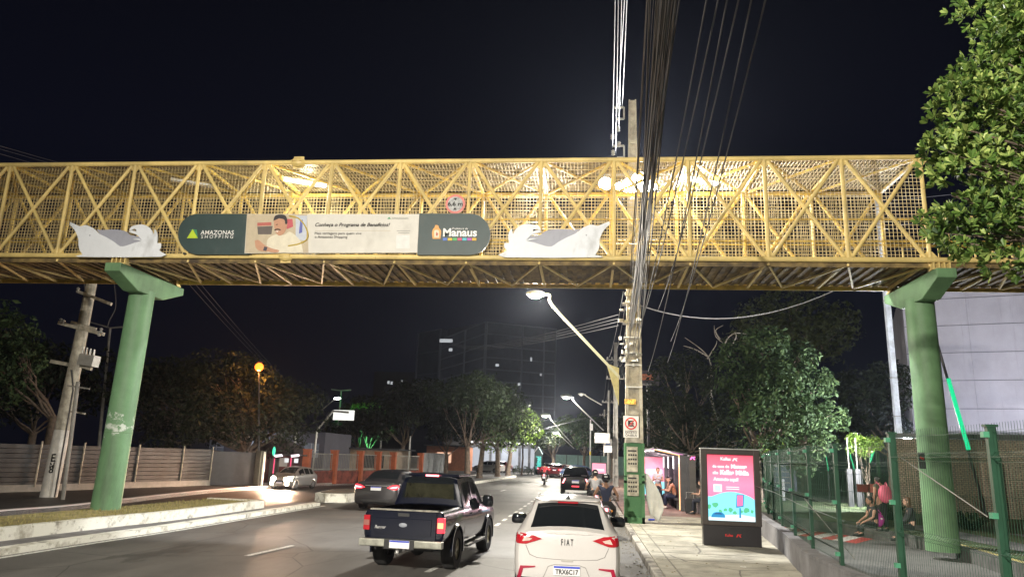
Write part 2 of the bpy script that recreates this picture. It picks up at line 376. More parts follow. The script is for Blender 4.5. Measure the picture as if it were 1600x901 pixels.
for k, (x0, w) in enumerate(((10.6, 1.2), (13.2, 1.0))):
    sheet('path', [(x0,-6), (x0+w,-6), (x0+w-.2,27-k*2), (x0-.2,27-k*2)], .332, M['concrete_grey'])
cr = MB(); cw = MB()
p0, p1, p2, p3 = Vector((7.0,28.4,.012)), Vector((9.0,24.9,.012)), Vector((7.9,23.2,.012)), Vector((5.8,26.4,.012))
for k in range(9):
    a, b = k/9, (k+1)/9; q = [p0.lerp(p1, a), p0.lerp(p1, b), p3.lerp(p2, b), p3.lerp(p2, a)]
    (cw if k % 2 else cr).add(q, [(0,1,2,3)])
tag(cr.build('crossing_red', M['redpaint']), kind='structure'); tag(cw.build('crossing_white', M['paint']), kind='structure')

wl_ = thing('parapet_wall', (4.5,17,0), 'low grey concrete parapet wall under the green mesh fence', 'wall')
strip(smooth(WL, 4), .24, 0, .58, -1).build('wall', M['concrete_grey'], wl_)
strip(smooth(WL, 4), .27, .583, .63, -1).build('coping', M['concrete_grey'], wl_)

# ================================================================ FOOTBRIDGE
BY, BB, ZB, ZT = 18.8, 21.47, 7.38, 10.19
nx = [-17.3+2.0*i for i in range(-4, 14)]
br = thing('footbridge', (-3, 20.1, ZB), 'yellow steel truss footbridge spanning the road above the cars', 'footbridge')
xl, xr = nx[0]-.5, nx[-1]
mb = MB(); mb.tube([(xl, BY, ZT), (xr+.05, BY, ZT)], .068, 12); mb.build('top_chord', M['cream'], br, smooth=True)
mb = MB(); mb.tube([(xl, BY, ZB), (16, BY, ZB)], .072, 12); mb.build('bottom_chord', M['cream'], br, smooth=True)
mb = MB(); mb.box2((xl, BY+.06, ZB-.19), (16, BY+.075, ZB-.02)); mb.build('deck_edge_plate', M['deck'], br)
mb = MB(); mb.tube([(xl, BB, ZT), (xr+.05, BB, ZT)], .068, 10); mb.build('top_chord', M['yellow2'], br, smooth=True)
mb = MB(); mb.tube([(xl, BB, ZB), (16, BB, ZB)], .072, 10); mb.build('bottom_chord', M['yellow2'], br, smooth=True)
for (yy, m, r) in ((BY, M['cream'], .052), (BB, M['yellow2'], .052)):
    for i, x in enumerate(nx):
        mb = MB(); mb.cyl((x, yy, ZB+.05), (x, yy, ZT-.05), r, n=10, caps=False); mb.build('post', m, br, smooth=True)
        if i+1 < len(nx):
            mb = MB(); s = .01
            mb.cyl((x+.1, yy-s, ZB+.07), (nx[i+1]-.1, yy-s, ZT-.07), r*.95, n=10, caps=False)
            mb.cyl((x+.1, yy+s, ZT-.07), (nx[i+1]-.1, yy+s, ZB+.07), r*.95, n=10, caps=False)
            mb.build('cross_brace', m, br, smooth=True)
for x in nx:
    for zz, sg in ((ZT-.06, -1), (ZB+.06, 1)):
        gp = MB(); gp.prism([(x-.2, BY-.006, zz), (x+.2, BY-.006, zz), (x+.07, BY-.006, zz+sg*.16), (x-.07, BY-.006, zz+sg*.16)], (0, .012, 0))
        gp.build('gusset_plate', M['cream'], br)
# splice collars
for px, z, yy in ((467, ZT, BY), (447, ZB, BY), (478, ZB, BB), (466, ZT, BB)):
    x = at(px, 250 if z == ZT else 403, yy).x; mb = MB()
    mb.lathe([(.07,-.2), (.13,-.12), (.16,-.02), (.16,.02), (.13,.12), (.07,.2)], (x, yy, z), 'X', 12)
    mb.box((x, yy, z), (.3, .36, .02)); mb.box((x, yy, z), (.3, .02, .36))
    mb.build('splice_collar', M['cream'] if yy == BY else M['yellow2'], br)
# top plane lattice
mb = MB()
for i, x in enumerate(nx):
    mb.bar((x, BY, ZT), (x, BB, ZT), .08)
    if i+1 < len(nx):
        mb.bar((x, BY, ZT+.01), (nx[i+1], BB, ZT+.01), .06); mb.bar((x, BB, ZT-.02), (nx[i+1], BY, ZT-.02), .06)
mb.build('roof_lattice', M['yellow2'], br)
# meshes: real wires
def wires(name, org, u, v, lu, lv, step, w, m, par):
    mb = MB(); org, u, v = Vector(org), Vector(u), Vector(v); n = u.cross(v); jit = random.Random(3)
    for k in range(int(lu/step)+1):
        p = org+u*(k*step); mb.bar(p+n*.004, p+v*lv+n*.004, w, w, up=n)
    for k in range(int(lv/step)+1):
        p = org+v*(k*step); mb.bar(p-n*.004, p+u*lu-n*.004, w, w, up=n)
    return mb.build(name, m, par)
wires('mesh_panel', (xl, BY+.085, ZB+.06), X, Z, xr-xl, ZT-ZB-.12, .1, .012, M['mesh'], br)
wires('mesh_panel', (xl, BB-.085, ZB+.06), X, Z, xr-xl, ZT-ZB-.12, .1, .012, M['mesh'], br)
wires('mesh_panel', (xl, BY+.1, ZT+.07), X, Y_, xr-xl, BB-BY-.2, .1, .012, M['mesh'], br)
for z in (8.52, 7.92):
    for yy in (BY+.16, BB-.16):
        mb = MB(); mb.tube([(xl, yy, z), (16, yy, z)], .022, 8); mb.build('handrail', M['yellow2'], br)
# deck
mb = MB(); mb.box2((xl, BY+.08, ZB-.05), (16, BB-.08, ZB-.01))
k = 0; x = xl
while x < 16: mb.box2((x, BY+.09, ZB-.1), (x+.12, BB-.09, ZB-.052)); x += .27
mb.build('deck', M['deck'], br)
mb = MB(); nn = nx+[nx[-1]+2, nx[-1]+4, nx[-1]+6]
for i, x in enumerate(nn[:-1]):
    mb.bar((x, BY, ZB-.03), (x, BB, ZB-.14), .07, .07)
    mb.bar((x, BY+.05, ZB-.12), (x+1.0, BB-.05, ZB-.13), .05); mb.bar((x+2, BY+.05, ZB-.135), (x+1.0, BB-.05, ZB-.145), .05)
mb.build('underdeck_bracing', M['cream'], br)
mb = MB(); mb.box2((xl, BB+.0, ZB-.2), (16, BB+.05, ZB-.08)); mb.build('rear_edge_beam', M['yellow2'], br)
# landing beyond the truss end
for yy in (BY, BB):
    mb = MB(); mb.tube([(xr, yy, ZB+1.15), (16, yy, ZB+1.15)], .03, 8)
    for x in [xr+.5*k for k in range(1, 15)]: mb.bar((x, yy, ZB), (x, yy, ZB+1.15), .04)
    mb.build('landing_rail', M['cream'], br)
# luminaires hung under the roof lattice
for px, py in ((478, 276), (1092, 276), (305, 262)):
    p = at(px, py, 20.1); mb = MB(); mb.box((p.x, 20.1, ZT-.1), (1.25, .16, .08), rz=.5); mb.build('tube_light', emit('luminaire', (1,1,.9), 1.2) if px != 305 else mat('luminaire_white', (.5,.5,.48), .5), br)
    if px != 305: setpar(lamp('tube_glow', (p.x, 20.1, ZT-.35), 70, (1,1,.85), .2), br)
p = Vector((at(478,276,20.1).x, 20.1, ZT-.25))
# piers
def pier(name, cx, label):
    t = thing(name, (cx, 20.13, .33), label, 'pillar', 'green pillars of the footbridge')
    mb = MB(); n = 28
    mb.lathe([(.39,.2), (.385,.9), (.37,2.5), (.355,6.62)], (cx, 20.13, 0), 'Z', n)
    for v_ in mb.v: v_.x += .02*(cx < 0)*(v_.z-.3)
    mb.build('shaft', pgreen, t, smooth=True)
    for zz in (2.45, 4.6):
        mb = MB(); rr_0 = .385-.0062*zz; mb.lathe([(rr_0, zz-.012), (rr_0+.006, zz-.006), (rr_0+.006, zz+.006), (rr_0, zz+.012)], (cx, 20.13, 0), 'Z', n)
        for v_ in mb.v: v_.x += .02*(cx < 0)*(v_.z-.3)
        mb.build('formwork_joint', M['green'], t, smooth=True)
    mb = MB()
    # hammerhead along the bridge's width, tapering to its ends
    prof = [(18.5, 7.1), (21.8, 7.1), (21.8, 6.88), (20.75, 6.5), (19.45, 6.5), (18.5, 6.86)]
    mb.prism([(cx+.2*(cx < 0)-.24, y, z) for y, z in prof], (.48, 0, 0)); mb.build('cap_beam', M['green'], t, bevel=.02)
    for yy in (BY, BB):
        mb = MB()
        for k in range(4): mb.box((cx+.2*(cx < 0)-.195+.13*k, yy, 7.2), (.035, .2, .19))
        mb.box((cx+.2*(cx < 0), yy, 7.125), (.48, .24, .04))
        mb.build('bearing', M['cream'], t)
    return t
pgreen = mat('pillar_green_worn', (.13,.255,.13), .6, 0, .14, 1.6, .15, 20)
nt = pgreen.node_tree; N = nt.nodes; L = nt.links; bs = N['Principled BSDF']; src = bs.inputs['Base Color'].links[0].from_socket
tcn = N.new('ShaderNodeTexCoord'); sp = N.new('ShaderNodeSeparateXYZ'); L.new(tcn.outputs['Object'], sp.inputs[0])
mr = N.new('ShaderNodeMapRange'); mr.inputs[1].default_value = 1.0; mr.inputs[2].default_value = 2.1; L.new(sp.outputs['Z'], mr.inputs[0])
mr2 = N.new('ShaderNodeMapRange'); mr2.inputs[1].default_value = 3.6; mr2.inputs[2].default_value = 2.6; L.new(sp.outputs['Z'], mr2.inputs[0])
ml = N.new('ShaderNodeMath'); ml.operation = 'MULTIPLY'; L.new(mr.outputs[0], ml.inputs[0]); L.new(mr2.outputs[0], ml.inputs[1])
nz = N.new('ShaderNodeTexNoise'); nz.inputs['Scale'].default_value = 3.4; nz.inputs['Detail'].default_value = 9; nz.inputs['Roughness'].default_value = .7; L.new(tcn.outputs['Object'], nz.inputs[0])
m2 = N.new('ShaderNodeMath'); m2.operation = 'MULTIPLY'; L.new(nz.outputs['Fac'], m2.inputs[0]); L.new(ml.outputs[0], m2.inputs[1])
gt = N.new('ShaderNodeMapRange'); gt.inputs[1].default_value = .5; gt.inputs[2].default_value = .56; L.new(m2.outputs[0], gt.inputs[0])
mx = N.new('ShaderNodeMixRGB'); mx.inputs[2].default_value = (.5,.55,.5,1); L.new(gt.outputs[0], mx.inputs[0]); L.new(src, mx.inputs[1]); L.new(mx.outputs[0], bs.inputs['Base Color'])
weather(pgreen, (.06,.11,.06), 1.1, (.5,.68), (1.6,1.6,.3), amt=.7)
pier('bridge_pier', -13.5, 'green round bridge pillar with peeling paint on the grass median')
pgreen = M['green']
pier('bridge_pier', 8.93, 'green round bridge pillar behind the mesh fence, where people sit')

# ---------------------------------------------------------------- things fixed on the bridge face
def fp(px, py, Y=18.6): return at(px, py, Y)
def flat(pts_px, Y, dy, name, m, par=None):
    mb = MB(); q = [fp(a, b, Y) for a, b in pts_px]; q = [Vector((p.x, Y, p.z)) for p in q]
    mb.prism(q, (0, dy, 0)); return mb.build(name, m, par)
def smpx(p): return smooth(p, 4)
# dolphin cut-outs (outline in the plane of the bridge face)
dol = [(108,346), (117,350), (124,353), (131,351), (139,353), (147,358), (153,364), (165,370), (178,378), (186,384), (196,383), (210,378), (219,376), (213,374), (206,373), (216,372), (221,376), (215,368), (208,364), (200,362), (205,359), (212,361), (209,356), (201,360), (203,354), (211,351), (222,350), (231,354), (236,360), (239,366), (240,357), (244,363), (245,372), (244,379), (250,379), (250,386), (247,390), (251,393), (250,400.5), (121,400.5), (127,397), (123,390), (121,381), (121,373), (117,362), (112,355), (107,350)]
dback = [(148,357), (158,358), (172,357), (186,358), (196,361), (201,366), (222,370), (221,377), (208,383), (190,388), (180,386), (160,372)]
def dolphin(label, f):
    cx = f(180, 400).x; t = thing('dolphin_panel', (cx, 18.66, ZB), label, 'sculpture', 'dolphin cut-outs on the footbridge')
    mb = MB(); q = [Vector((p.x, 18.64, p.z)) for p in (f(a, b) for a, b in smooth(dol, 2))]; mb.prism(q, (0, .03, 0)); mb.build('body_panel', M['white'], t)
    mb = MB(); q = [Vector((p.x, 18.675, p.z)) for p in (f(a, b) for a, b in smooth(dback, 2))]; mb.prism(q, (0, .02, 0)); mb.build('back_panel', M['greypanel'], t)
    mb = MB(); q = f(139, 367); mb.cyl((q.x, 18.635, q.z), (q.x, 18.64, q.z), .02, n=10); mb.build('eye', M['greypanel'], t)
dolphin('white dolphin cut-out facing left, above the worn green pillar', lambda a, b: fp(a, b))
def fm(a, b):
    return fp(952-(a-108)*164/142, 345+(b-346)*1.03)
dolphin('white dolphin cut-out facing right, beside the round Manaus end of the banner', fm)
# banner
bn = thing('banner', (fp(520,398).x, 18.6, ZB), 'long capsule-shaped advertising banner with dark green ends', 'banner')
def cap(x0, x1, ytop, ybot, left):
    pts = []; cy = (ytop+ybot)/2; r = (ybot-ytop)/2
    if left:
        pts = [(x1, ytop), (x1, ybot)]+[(x0+r-r*math.sin(t), cy+r*math.cos(t)) for t in [PI*k/16 for k in range(17)]]
    else:
        pts = [(x0, ybot), (x0, ytop)]+[(x1-r+r*math.sin(t), cy-r*math.cos(t)) for t in [PI*k/16 for k in range(17)]]
    return pts
flat(cap(278, 388, 334, 397.5, True), 18.62, .06, 'end_panel', M['greendark'], bn)
flat(cap(652, 766, 333.5, 398, False), 18.62, .06, 'end_panel', M['greendark'], bn)
flat([(386,334.5), (655,334.5), (652,394.5), (382,395.5)], 18.60, .07, 'print_panel', M['offwhite'], bn)
c = lambda n, *a: mat(n, a, .6, 0, .08, 6)
def dec(pts, name, m, k=1): return flat(pts, 18.6-.004*k, .003, name, m, bn)
dec([(386,335), (480,335), (482,394.5), (383,395)], 'photo_background', c('print_beige', .5,.42,.3))
dec([(402,348), (424,347), (424,352), (402,353)], 'photo_shelf', c('print_red', .45,.12,.1), 2)
dec([(402,354), (426,353), (424,366), (403,366)], 'photo_shelf', c('print_dark', .12,.1,.09), 2)
dec([(448,342), (457,342), (458,354), (448,358)], 'photo_shelf', c('print_red2', .5,.1,.12), 2)
dec([(462,337), (480,337), (478,376), (462,374)], 'photo_screen', c('print_pale_blue', .5,.54,.62), 2)
dec([(469,344), (473,343), (472,363), (467,365)], 'photo_bar', c('print_blue', .12,.14,.42), 3)
sk = c('print_skin', .5,.27,.17); tee = c('print_cream', .68,.63,.5)
dec(smpx([(418,394.5), (417,377), (424,369), (434,366), (444,367), (452,362), (462,368), (470,378), (474,394.5)]), 'printed_shirt', tee, 4)
dec(smpx([(428,342), (447,343), (448,355), (443,365), (436,368), (431,363), (428,352)]), 'printed_face', sk, 5)
dec(smpx([(427,345), (430,337), (440,335), (447,338), (449,348), (446,350), (444,343), (436,341)]), 'printed_hair', c('print_hair', .03,.025,.03), 6)
dec(smpx([(428.5,358.5), (433,357), (438,358), (438,360), (433,359), (429,360.5)]), 'printed_moustache', c('print_hair2', .03,.02,.02), 6)
dec([(431,350.5), (434,349.8), (434,351), (431,351.6)], 'printed_eye', c('print_eye', .03,.02,.02), 6)
dec([(430,361), (435,360.3), (434,362.8)], 'printed_smile', c('print_teeth', .75,.7,.65), 6)
dec(smpx([(398,376), (404,375), (414,383), (425,388), (436,391), (432,394.5), (418,393), (404,391), (399,385)]), 'printed_arm', sk, 5)
dec([(413,385), (418,386), (416,392), (411,391)], 'printed_watch', c('print_hair3', .06,.06,.08), 6)
mb = MB(); arc = [fp(a, b, 18.57) for a, b in smooth([(452,337), (466,341), (476,352), (481,366), (478,375), (466,381), (450,384)], 6)]
mb.tube(arc, .018, 4); mb.build('gold_swoosh', c('print_gold', .6,.45,.08), bn)
def bt(s, px, py, pxw, m, name='lettering', **k):
    p = fp(px, py, 18.58); q = fp(px+pxw, py, 18.58); return txt(s, (p.x, 18.585, p.z), X, Z, q.x-p.x, m, bn, name, **k)
bt('AMAZONAS', 313, 366.5, 52, M['ltxt'], bold=.008)
bt('S H O P P I N G', 314, 372.3, 50, M['ltxt'])
flat([(292,372), (301,358), (309,372)], 18.605, .012, 'triangle_logo', c('logo_lime', .45,.6,.03), bn)
flat([(295,358.5), (307,358.5), (309,371.5), (303,360)], 18.61, .008, 'triangle_logo_back', c('logo_green', .05,.25,.12), bn)
bt('Conhe\u00e7a o Programa de Benef\u00edcios!', 492, 355.5, 117, M['ink'], bold=.015, shear=.3)
bt('Mais vantagens para quem vive', 491.5, 367.5, 73, M['ink'])
bt('o Amazonas Shopping', 491.5, 373, 51, M['ink'])
bt('AMAZONAS', 612, 342.5, 26, c('print_grey', .35,.36,.34))
flat([(620,360.2), (641,360.2), (641,361), (620,361)], 18.595, .004, 'fine_print', c('print_grey2', .3,.3,.29), bn); flat([(622,363.2), (640,363.2), (640,364), (622,364)], 18.595, .004, 'fine_print', c('print_grey3', .3,.3,.29), bn)
flat([(605,342), (608,339), (611,342)], 18.595, .004, 'small_logo', c('logo_green2', .05,.3,.12), bn)
flat([(492,360.3), (610,360.3), (610,360.8), (492,360.8)], 18.595, .004, 'rule_line', c('print_tan', .5,.42,.3), bn)
flat([(619,367), (640,367), (640,388), (619,388)], 18.595, .004, 'code_patch', c('print_white', .7,.7,.68), bn)
bt('Manaus', 692, 369.5, 53, M['ltxt'], bold=.03); bt('Prefeitura de', 707, 358.5, 24, M['ltxt'])
for k, cc in enumerate(((.1,.2,.6), (.7,.5,.05), (.1,.45,.15), (.65,.1,.2), (.1,.5,.6), (.5,.12,.5), (.75,.45,.05))):
    flat([(692+k*7.6,371.6), (698.8+k*7.6,371.6), (698.8+k*7.6,375.6), (692+k*7.6,375.6)], 18.6, .012, 'colour_block', c('logo_c%d' % k, *cc), bn)
flat(smpx([(676,373), (675,365), (676,359), (679,355), (680,352), (682,351.5), (685,352.5), (686,356), (689,360), (689,366), (688,373)]), 18.605, .012, 'crest', c('crest_orange', .75,.38,.12), bn)
flat(smpx([(678.5,371), (678.5,361), (682,359), (686,361), (686,371)]), 18.60, .01, 'crest_shield', c('crest_pale', .7,.65,.5), bn)
flat([(682,362), (684.5,365), (683,369), (681,367)], 18.596, .01, 'crest_mark', c('crest_red', .5,.08,.06), bn)
mb = MB()
for a in (283, 386.5, 653.5):
    for b in (337, 395): q = fp(a+3, b); mb.box((q.x, 18.7, q.z), (.05, .14, .05))
mb.build('bracket', M['steel'], bn)
# height limit sign
sg = thing('height_limit_sign', (fp(711,330).x, 18.62, fp(711,318).z-.32), 'round red-rimmed 6.6 m height limit sign on the bridge mesh', 'traffic sign')
q = fp(711, 318); cx_, cz_ = q.x, q.z
mb = MB(); mb.cyl((cx_, 18.64, cz_), (cx_, 18.66, cz_), .275, n=40); mb.build('rim', M['signpink'], sg)
mb = MB(); mb.cyl((cx_, 18.632, cz_), (cx_, 18.64, cz_), .215, n=40); mb.build('face', mat('sign_worn_face', (.45,.47,.47), .5, 0, .4, 9, col2=(.2,.2,.2)), sg)
txt('6.6 m', (cx_, 18.628, cz_-.065), X, Z, .42, M['ink'], sg, bold=.035, h=.13, align='C')
mb = MB(); mb.prism([(cx_-.05, 18.625, cz_+.17), (cx_+.05, 18.625, cz_+.17), (cx_, 18.625, cz_+.1)], (0, .006, 0)); mb.prism([(cx_-.05, 18.625, cz_-.17), (cx_+.05, 18.625, cz_-.17), (cx_, 18.625, cz_-.1)], (0, .006, 0)); mb.build('arrow', M['ink'], sg)
# ================================================================ POLES, LAMPS, WIRES
LENS = emit('lamp_lens', (1, .95, .86), 30)
def sag(p, q, s, n=14):
    p, q = Vector(p), Vector(q); return [p.lerp(q, t/n) - Z*(4*s*(t/n)*(1-t/n)) for t in range(n+1)]
def street_lamp(loc, arm_from, head, label, power, group='street lamps on long arms', rad=.045, tri=False, hs=1, m=None, col=WARM, lens=None, spot=None, aim=None):
    t = thing('street_lamp', loc, label, 'street lamp', group)
    a, h = Vector(arm_from), Vector(head); d = h-a; hd = Vector((d.x, d.y, 0)).normalized()
    mid = a + d*.86 + Z*.04
    mb = MB(); mb.tube(smooth([tuple(a), tuple(a+d*.5), tuple(mid), tuple(h - hd*.25*hs), tuple(h)], 5), rad, 8); mb.build('arm', m or M['galv'], t, smooth=True)
    if tri:
        mb = MB(); q = a + d*.16; mb.prism([a+Vector((0,0,.3)), a+Vector((0,0,-1.0)), q], Vector((0, .03, 0))); mb.build('bracket_plate', mat('bracket_yellow', (.5,.45,.22), .6, 0, .2, 4), t)
        mb = MB(); b = a + Vector((-.17,-.012,-.22)); mb.cyl(b, b+Y_*.05, .085, n=16); mb.build('bracket_hole', M['black'], t)
    mb = MB(); c = h + hd*.18*hs
    mb.ball(c + Z*.03, (.30*hs, .16*hs, .1*hs) if abs(hd.x) > .5 else (.16*hs, .30*hs, .1*hs), 14, 8); mb.build('lamp_head', M['galv'], t, smooth=True)
    mb = MB(); mb.ball(c - Z*.05, (.19*hs, .13*hs, .085*hs), 14, 8); mb.build('lens', lens or LENS, t, smooth=True)
    l = lamp('street_light', c - Z*.22, power, col, .12, spot=spot, aim=aim, blend=.9); setpar(l, t)
    return t
def concrete_pole(x, y, H, w0, w1, label, ladder=True, m=None, base=None, group=None):
    t = thing('utility_pole', (x, y, .15), label, 'utility pole', group)
    mb = MB(); n = 4
    def ring(z): k = z/H; return w0+(w1-w0)*k, (w0*.72)+(w1*.72-w0*.72)*k
    hz = 2.72 if base else .15
    if ladder:
        # I-section with recessed panels: two side rails and rungs, thin web
        zs = [hz+(H-hz)*k/14 for k in range(15)]
        for a, b in zip(zs[:-1], zs[1:]):
            (wa, da), (wb_, db) = ring(a), ring(b)
            for sgn in (-1, 1):
                mb.bar((x+sgn*wa*.42, y, a), (x+sgn*wb_*.42, y, b), wa*.17, da, up=(0,1,0))
            mb.bar((x, y, a), (x, y, b), wa*.7, da*.4, up=(0,1,0))
            mb.box((x, y, a+.1), (wa*.7, da*.94, .16))
    else:
        mb.cyl((x, y, .1), (x, y, H), w0/2, w1/2, 14)
    mb.build('shaft', m or M['polec'], t, smooth=not ladder)
    if base:
        mb = MB(); wa, da = ring(0)
        for a, b in ((.15, 1.5), (1.62, 2.72)):
            for sgn in (-1, 1): mb.box2((x+sgn*wa*.5-sgn*.09, y-da/2, a), (x+sgn*wa*.5, y+da/2, b))
            mb.box2((x-wa*.45, y-da*.3, a), (x+wa*.45, y+da*.3, b))
        mb.box2((x-wa*.5, y-da/2, 1.42), (x+wa*.5, y+da/2, 1.66)); mb.box2((x-wa*.5, y-da/2, .12), (x+wa*.5, y+da/2, .34))
        mb.build('painted_base', base, t)
    return t
UX, UY = 1.62, 25.3
up_ = concrete_pole(UX, UY, 15.35, .66, .27, 'tall concrete utility pole with a green painted base and peeling posters', base=M['polegreen'])
mb = MB(); mb.box2((UX-.26, UY-.262, 1.78), (UX+.10, UY-.255, 2.6)); mb.build('poster', mat('poster_paper', (.5,.47,.38), .8, 0, .3, 9), up_)
mb = MB(); mb.box2((UX-.24, UY-.262, .1+.92), (UX+.13, UY-.256, 1.7)); mb.build('poster', mat('poster_paper2', (.46,.43,.34), .8, 0, .35, 9), up_)
for z0 in (2.44, 1.56):
    mb = MB()
    mb.box2((UX-.22, UY-.268, z0), (UX+.06, UY-.264, z0+.05))
    for k in range(3):
        for j in range(4): mb.box2((UX-.21+j*.075, UY-.268, z0-.14*(k+1)), (UX-.155+j*.075, UY-.264, z0-.14*(k+1)+.06))
    mb.build('poster_print', M['ink'], up_)
mb = MB()
for px, py in ((985,448), (985,475), (986,505), (987,528), (988,552), (989,571), (990,605)):
    q = at(px, py, UY); mb.box((q.x, UY, q.z), (.56, .42, .035))
mb.build('steel_band', M['galv'], up_)
# clamps, insulators and a junction clutter near the top
mb = MB()
rr = random.Random(5)
for k in range(26):
    q = at(975+rr.uniform(-6, 24), 440+rr.uniform(0, 130), UY-.25); mb.box(q, (rr.uniform(.04,.16), rr.uniform(.05,.2), rr.uniform(.03,.12)), rz=rr.uniform(0, 3))
mb.build('cable_clamps', M['galv'], up_)
for py in (168, 228):
    mb = MB(); a, b = at(958, py, UY), at(975, py, UY); c2 = at(975, py+18, UY); d = at(964, py+18, UY)
    for p, q in ((a, b), (b, c2), (c2, d)): mb.bar((p.x, UY, p.z), (q.x, UY, q.z), .06)
    mb.build('bracket', M['galv'], up_)
for px, py in ((957,210), (967,222), (958,235), (966,198)):
    mb = MB(); a = at(px, py, UY); mb.lathe([(.03,.0), (.08,.03), (.035,.07), (.08,.1), (.035,.14), (.08,.17), (.03,.22)], (a.x, UY, a.z-.2), 'Z', 10); mb.build('insulator', M['galv'], up_, smooth=True)
mb = MB()
for k, py in enumerate((165, 185, 206, 222, 236)):
    a = at(982, py, UY); mb.bar((a.x, UY, a.z), (a.x+.25, UY, a.z), .025)
mb.build('step_bolts', M['galv'], up_)
# orange code plate
mb = MB(); q = at(984, 628, UY); mb.box((q.x, UY-.26, q.z), (.38, .01, .17)); mb.build('code_plate', mat('code_yellow', (.65,.5,.08), .6, 0, .3, 18, col2=(.5,.14,.03), thr=(.42,.52)), up_)
# no stopping sign
ns = thing('no_stopping_sign', (UX-.04, UY-.3, 3.0), 'no parking or stopping sign reading EXCETO \u00d4NIBUS on the utility pole', 'traffic sign')
a, b = at(974, 649, UY-.3), at(998, 683.5, UY-.3); sx0, sx1, sz1, sz0 = a.x, b.x, a.z, b.z; sxc = (sx0+sx1)/2; rr_ = (sx1-sx0)*.4; scz = sz1-rr_-.05
mb = MB(); mb.box2((sx0, UY-.3, sz0), (sx1, UY-.29, sz1)); mb.build('plate', M['signwhite'], ns)
mb = MB(); n = 36; yy = UY-.306
vs = []; 
for k in range(n): vs += [(sxc+rr_*math.cos(2*PI*k/n), yy, scz+rr_*math.sin(2*PI*k/n)), (sxc+rr_*.78*math.cos(2*PI*k/n), yy, scz+rr_*.78*math.sin(2*PI*k/n))]
mb.add(vs, [(2*k, 2*((k+1) % n), 2*((k+1) % n)+1, 2*k+1) for k in range(n)])
mb.build('red_ring', M['signred'], ns)
for s in (-1, 1):
    mb = MB(); mb.bar((sxc-s*rr_*.6, yy-.004*s-.006, scz-rr_*.6), (sxc+s*rr_*.6, yy-.004*s-.006, scz+rr_*.6), .03, .004, up=(0,1,0)); mb.build('red_bar', M['signred'], ns)
txt('E', (sxc, yy, scz-rr_*.48), X, Z, .2, M['ink'], ns, bold=.05, align='C', h=rr_*.96)
mb = MB(); mb.box2((sx0+.05, yy, sz0+.215), (sx1-.05, yy+.004, sz0+.225)); mb.build('rule_line', M['ink'], ns)
txt('EXCETO', (sxc, yy, sz0+.13), X, Z, .38, M['ink'], ns, align='C', bold=.01); txt('\u00d4NIBUS', (sxc, yy, sz0+.03), X, Z, .38, M['ink'], ns, align='C', bold=.01)
# white cloth tied beside the pole
ct = MB(); vs = []; nu, nv = 10, 14
for j in range(nv+1):
    for i in range(nu+1):
        u, v = i/nu, j/nv; w = .12+.42*math.sin(min(1, v*1.25)*PI*.62)*(1 if v < .75 else 1-(v-.75)*2.2)
        vs.append((UX+.33+u*w+.06*v+.12*v*v, UY+.05+.06*math.sin(u*9+v*3)*v, 1.75-v*1.32-u*.22*v))
ct.add(vs, [(j*(nu+1)+i, j*(nu+1)+i+1, (j+1)*(nu+1)+i+1, (j+1)*(nu+1)+i) for j in range(nv) for i in range(nu)])
o = ct.build('hanging_cloth', mat('white_cloth', (.66,.66,.62), .9, 0, .12, 3), loc=(UX+.4, UY, .45), smooth=True)
md = o.modifiers.new('s', 'SOLIDIFY'); md.thickness = .008; tag(o, 'white plastic sheet tied to the right side of the green pole base', 'plastic sheet')
# near street lamp on the pole, plus the next one behind the viewer
street_lamp((1.2, 25.1, 5.2), at(967, 588, 25.05), at(846, 460, 24.6), 'lit street lamp on a long pale arm with a triangular bracket, nearest under the bridge', 1500, rad=.05, tri=True, hs=1.15, m=mat('arm_pale', (.5,.5,.36), .5, .1, .1, 3))
pb = concrete_pole(-12.7, -8, 11, .5, .3, 'concrete street pole standing behind the viewpoint', base=None, ladder=False)
street_lamp((-12.6, -8, 8.2), (-12.6, -8, 8.2), (-6.3, -8, 9.9), 'lit street lamp behind the viewpoint', 10500, rad=.05, spot=104, aim=(2,20,5))
# floodlights behind the bridge on the pole
fl = thing('floodlight_cluster', (UX, UY, 12.5), 'cluster of dazzling white floodlights on the utility pole behind the truss', 'floodlight')
FLE = emit('floodlight_glass', (1, 1, 1), 160)
mb = MB(); mb.bar((.4, UY-.3, 12.25), (2.9, UY-.3, 12.25), .08); mb.build('crossbar', M['galv'], fl)
for px, py, r in ((946,287,.25), (968,291,.16), (985,290,.32), (1001,285,.40), (1017,289,.24)):
    q = at(px, py, UY-.5); mb = MB(); mb.lathe([(r*.5,.3), (r,.04), (r,0)], (q.x, q.y, q.z), 'Y', 18); mb.build('housing', M['steel'], fl, smooth=True)
    mb = MB(); mb.lathe([(.001,-.05), (r*.5,-.045), (r*.8,-.02), (r*.93,.02)], (q.x, q.y, q.z), 'Y', 18); mb.build('lamp_glass', FLE, fl, smooth=True)
for px, pw in ((950, 600), (1001, 1500)):
    q = at(px, 287, UY-.8); l = lamp('flood_light', q, pw, (1, .98, .95), .15, spot=150, aim=(q.x-1, 10, 4), blend=.6); setpar(l, fl)
ORD = ('leftmost', 'second from left', 'third from left', 'fourth from left', 'fifth from left', 'rightmost')
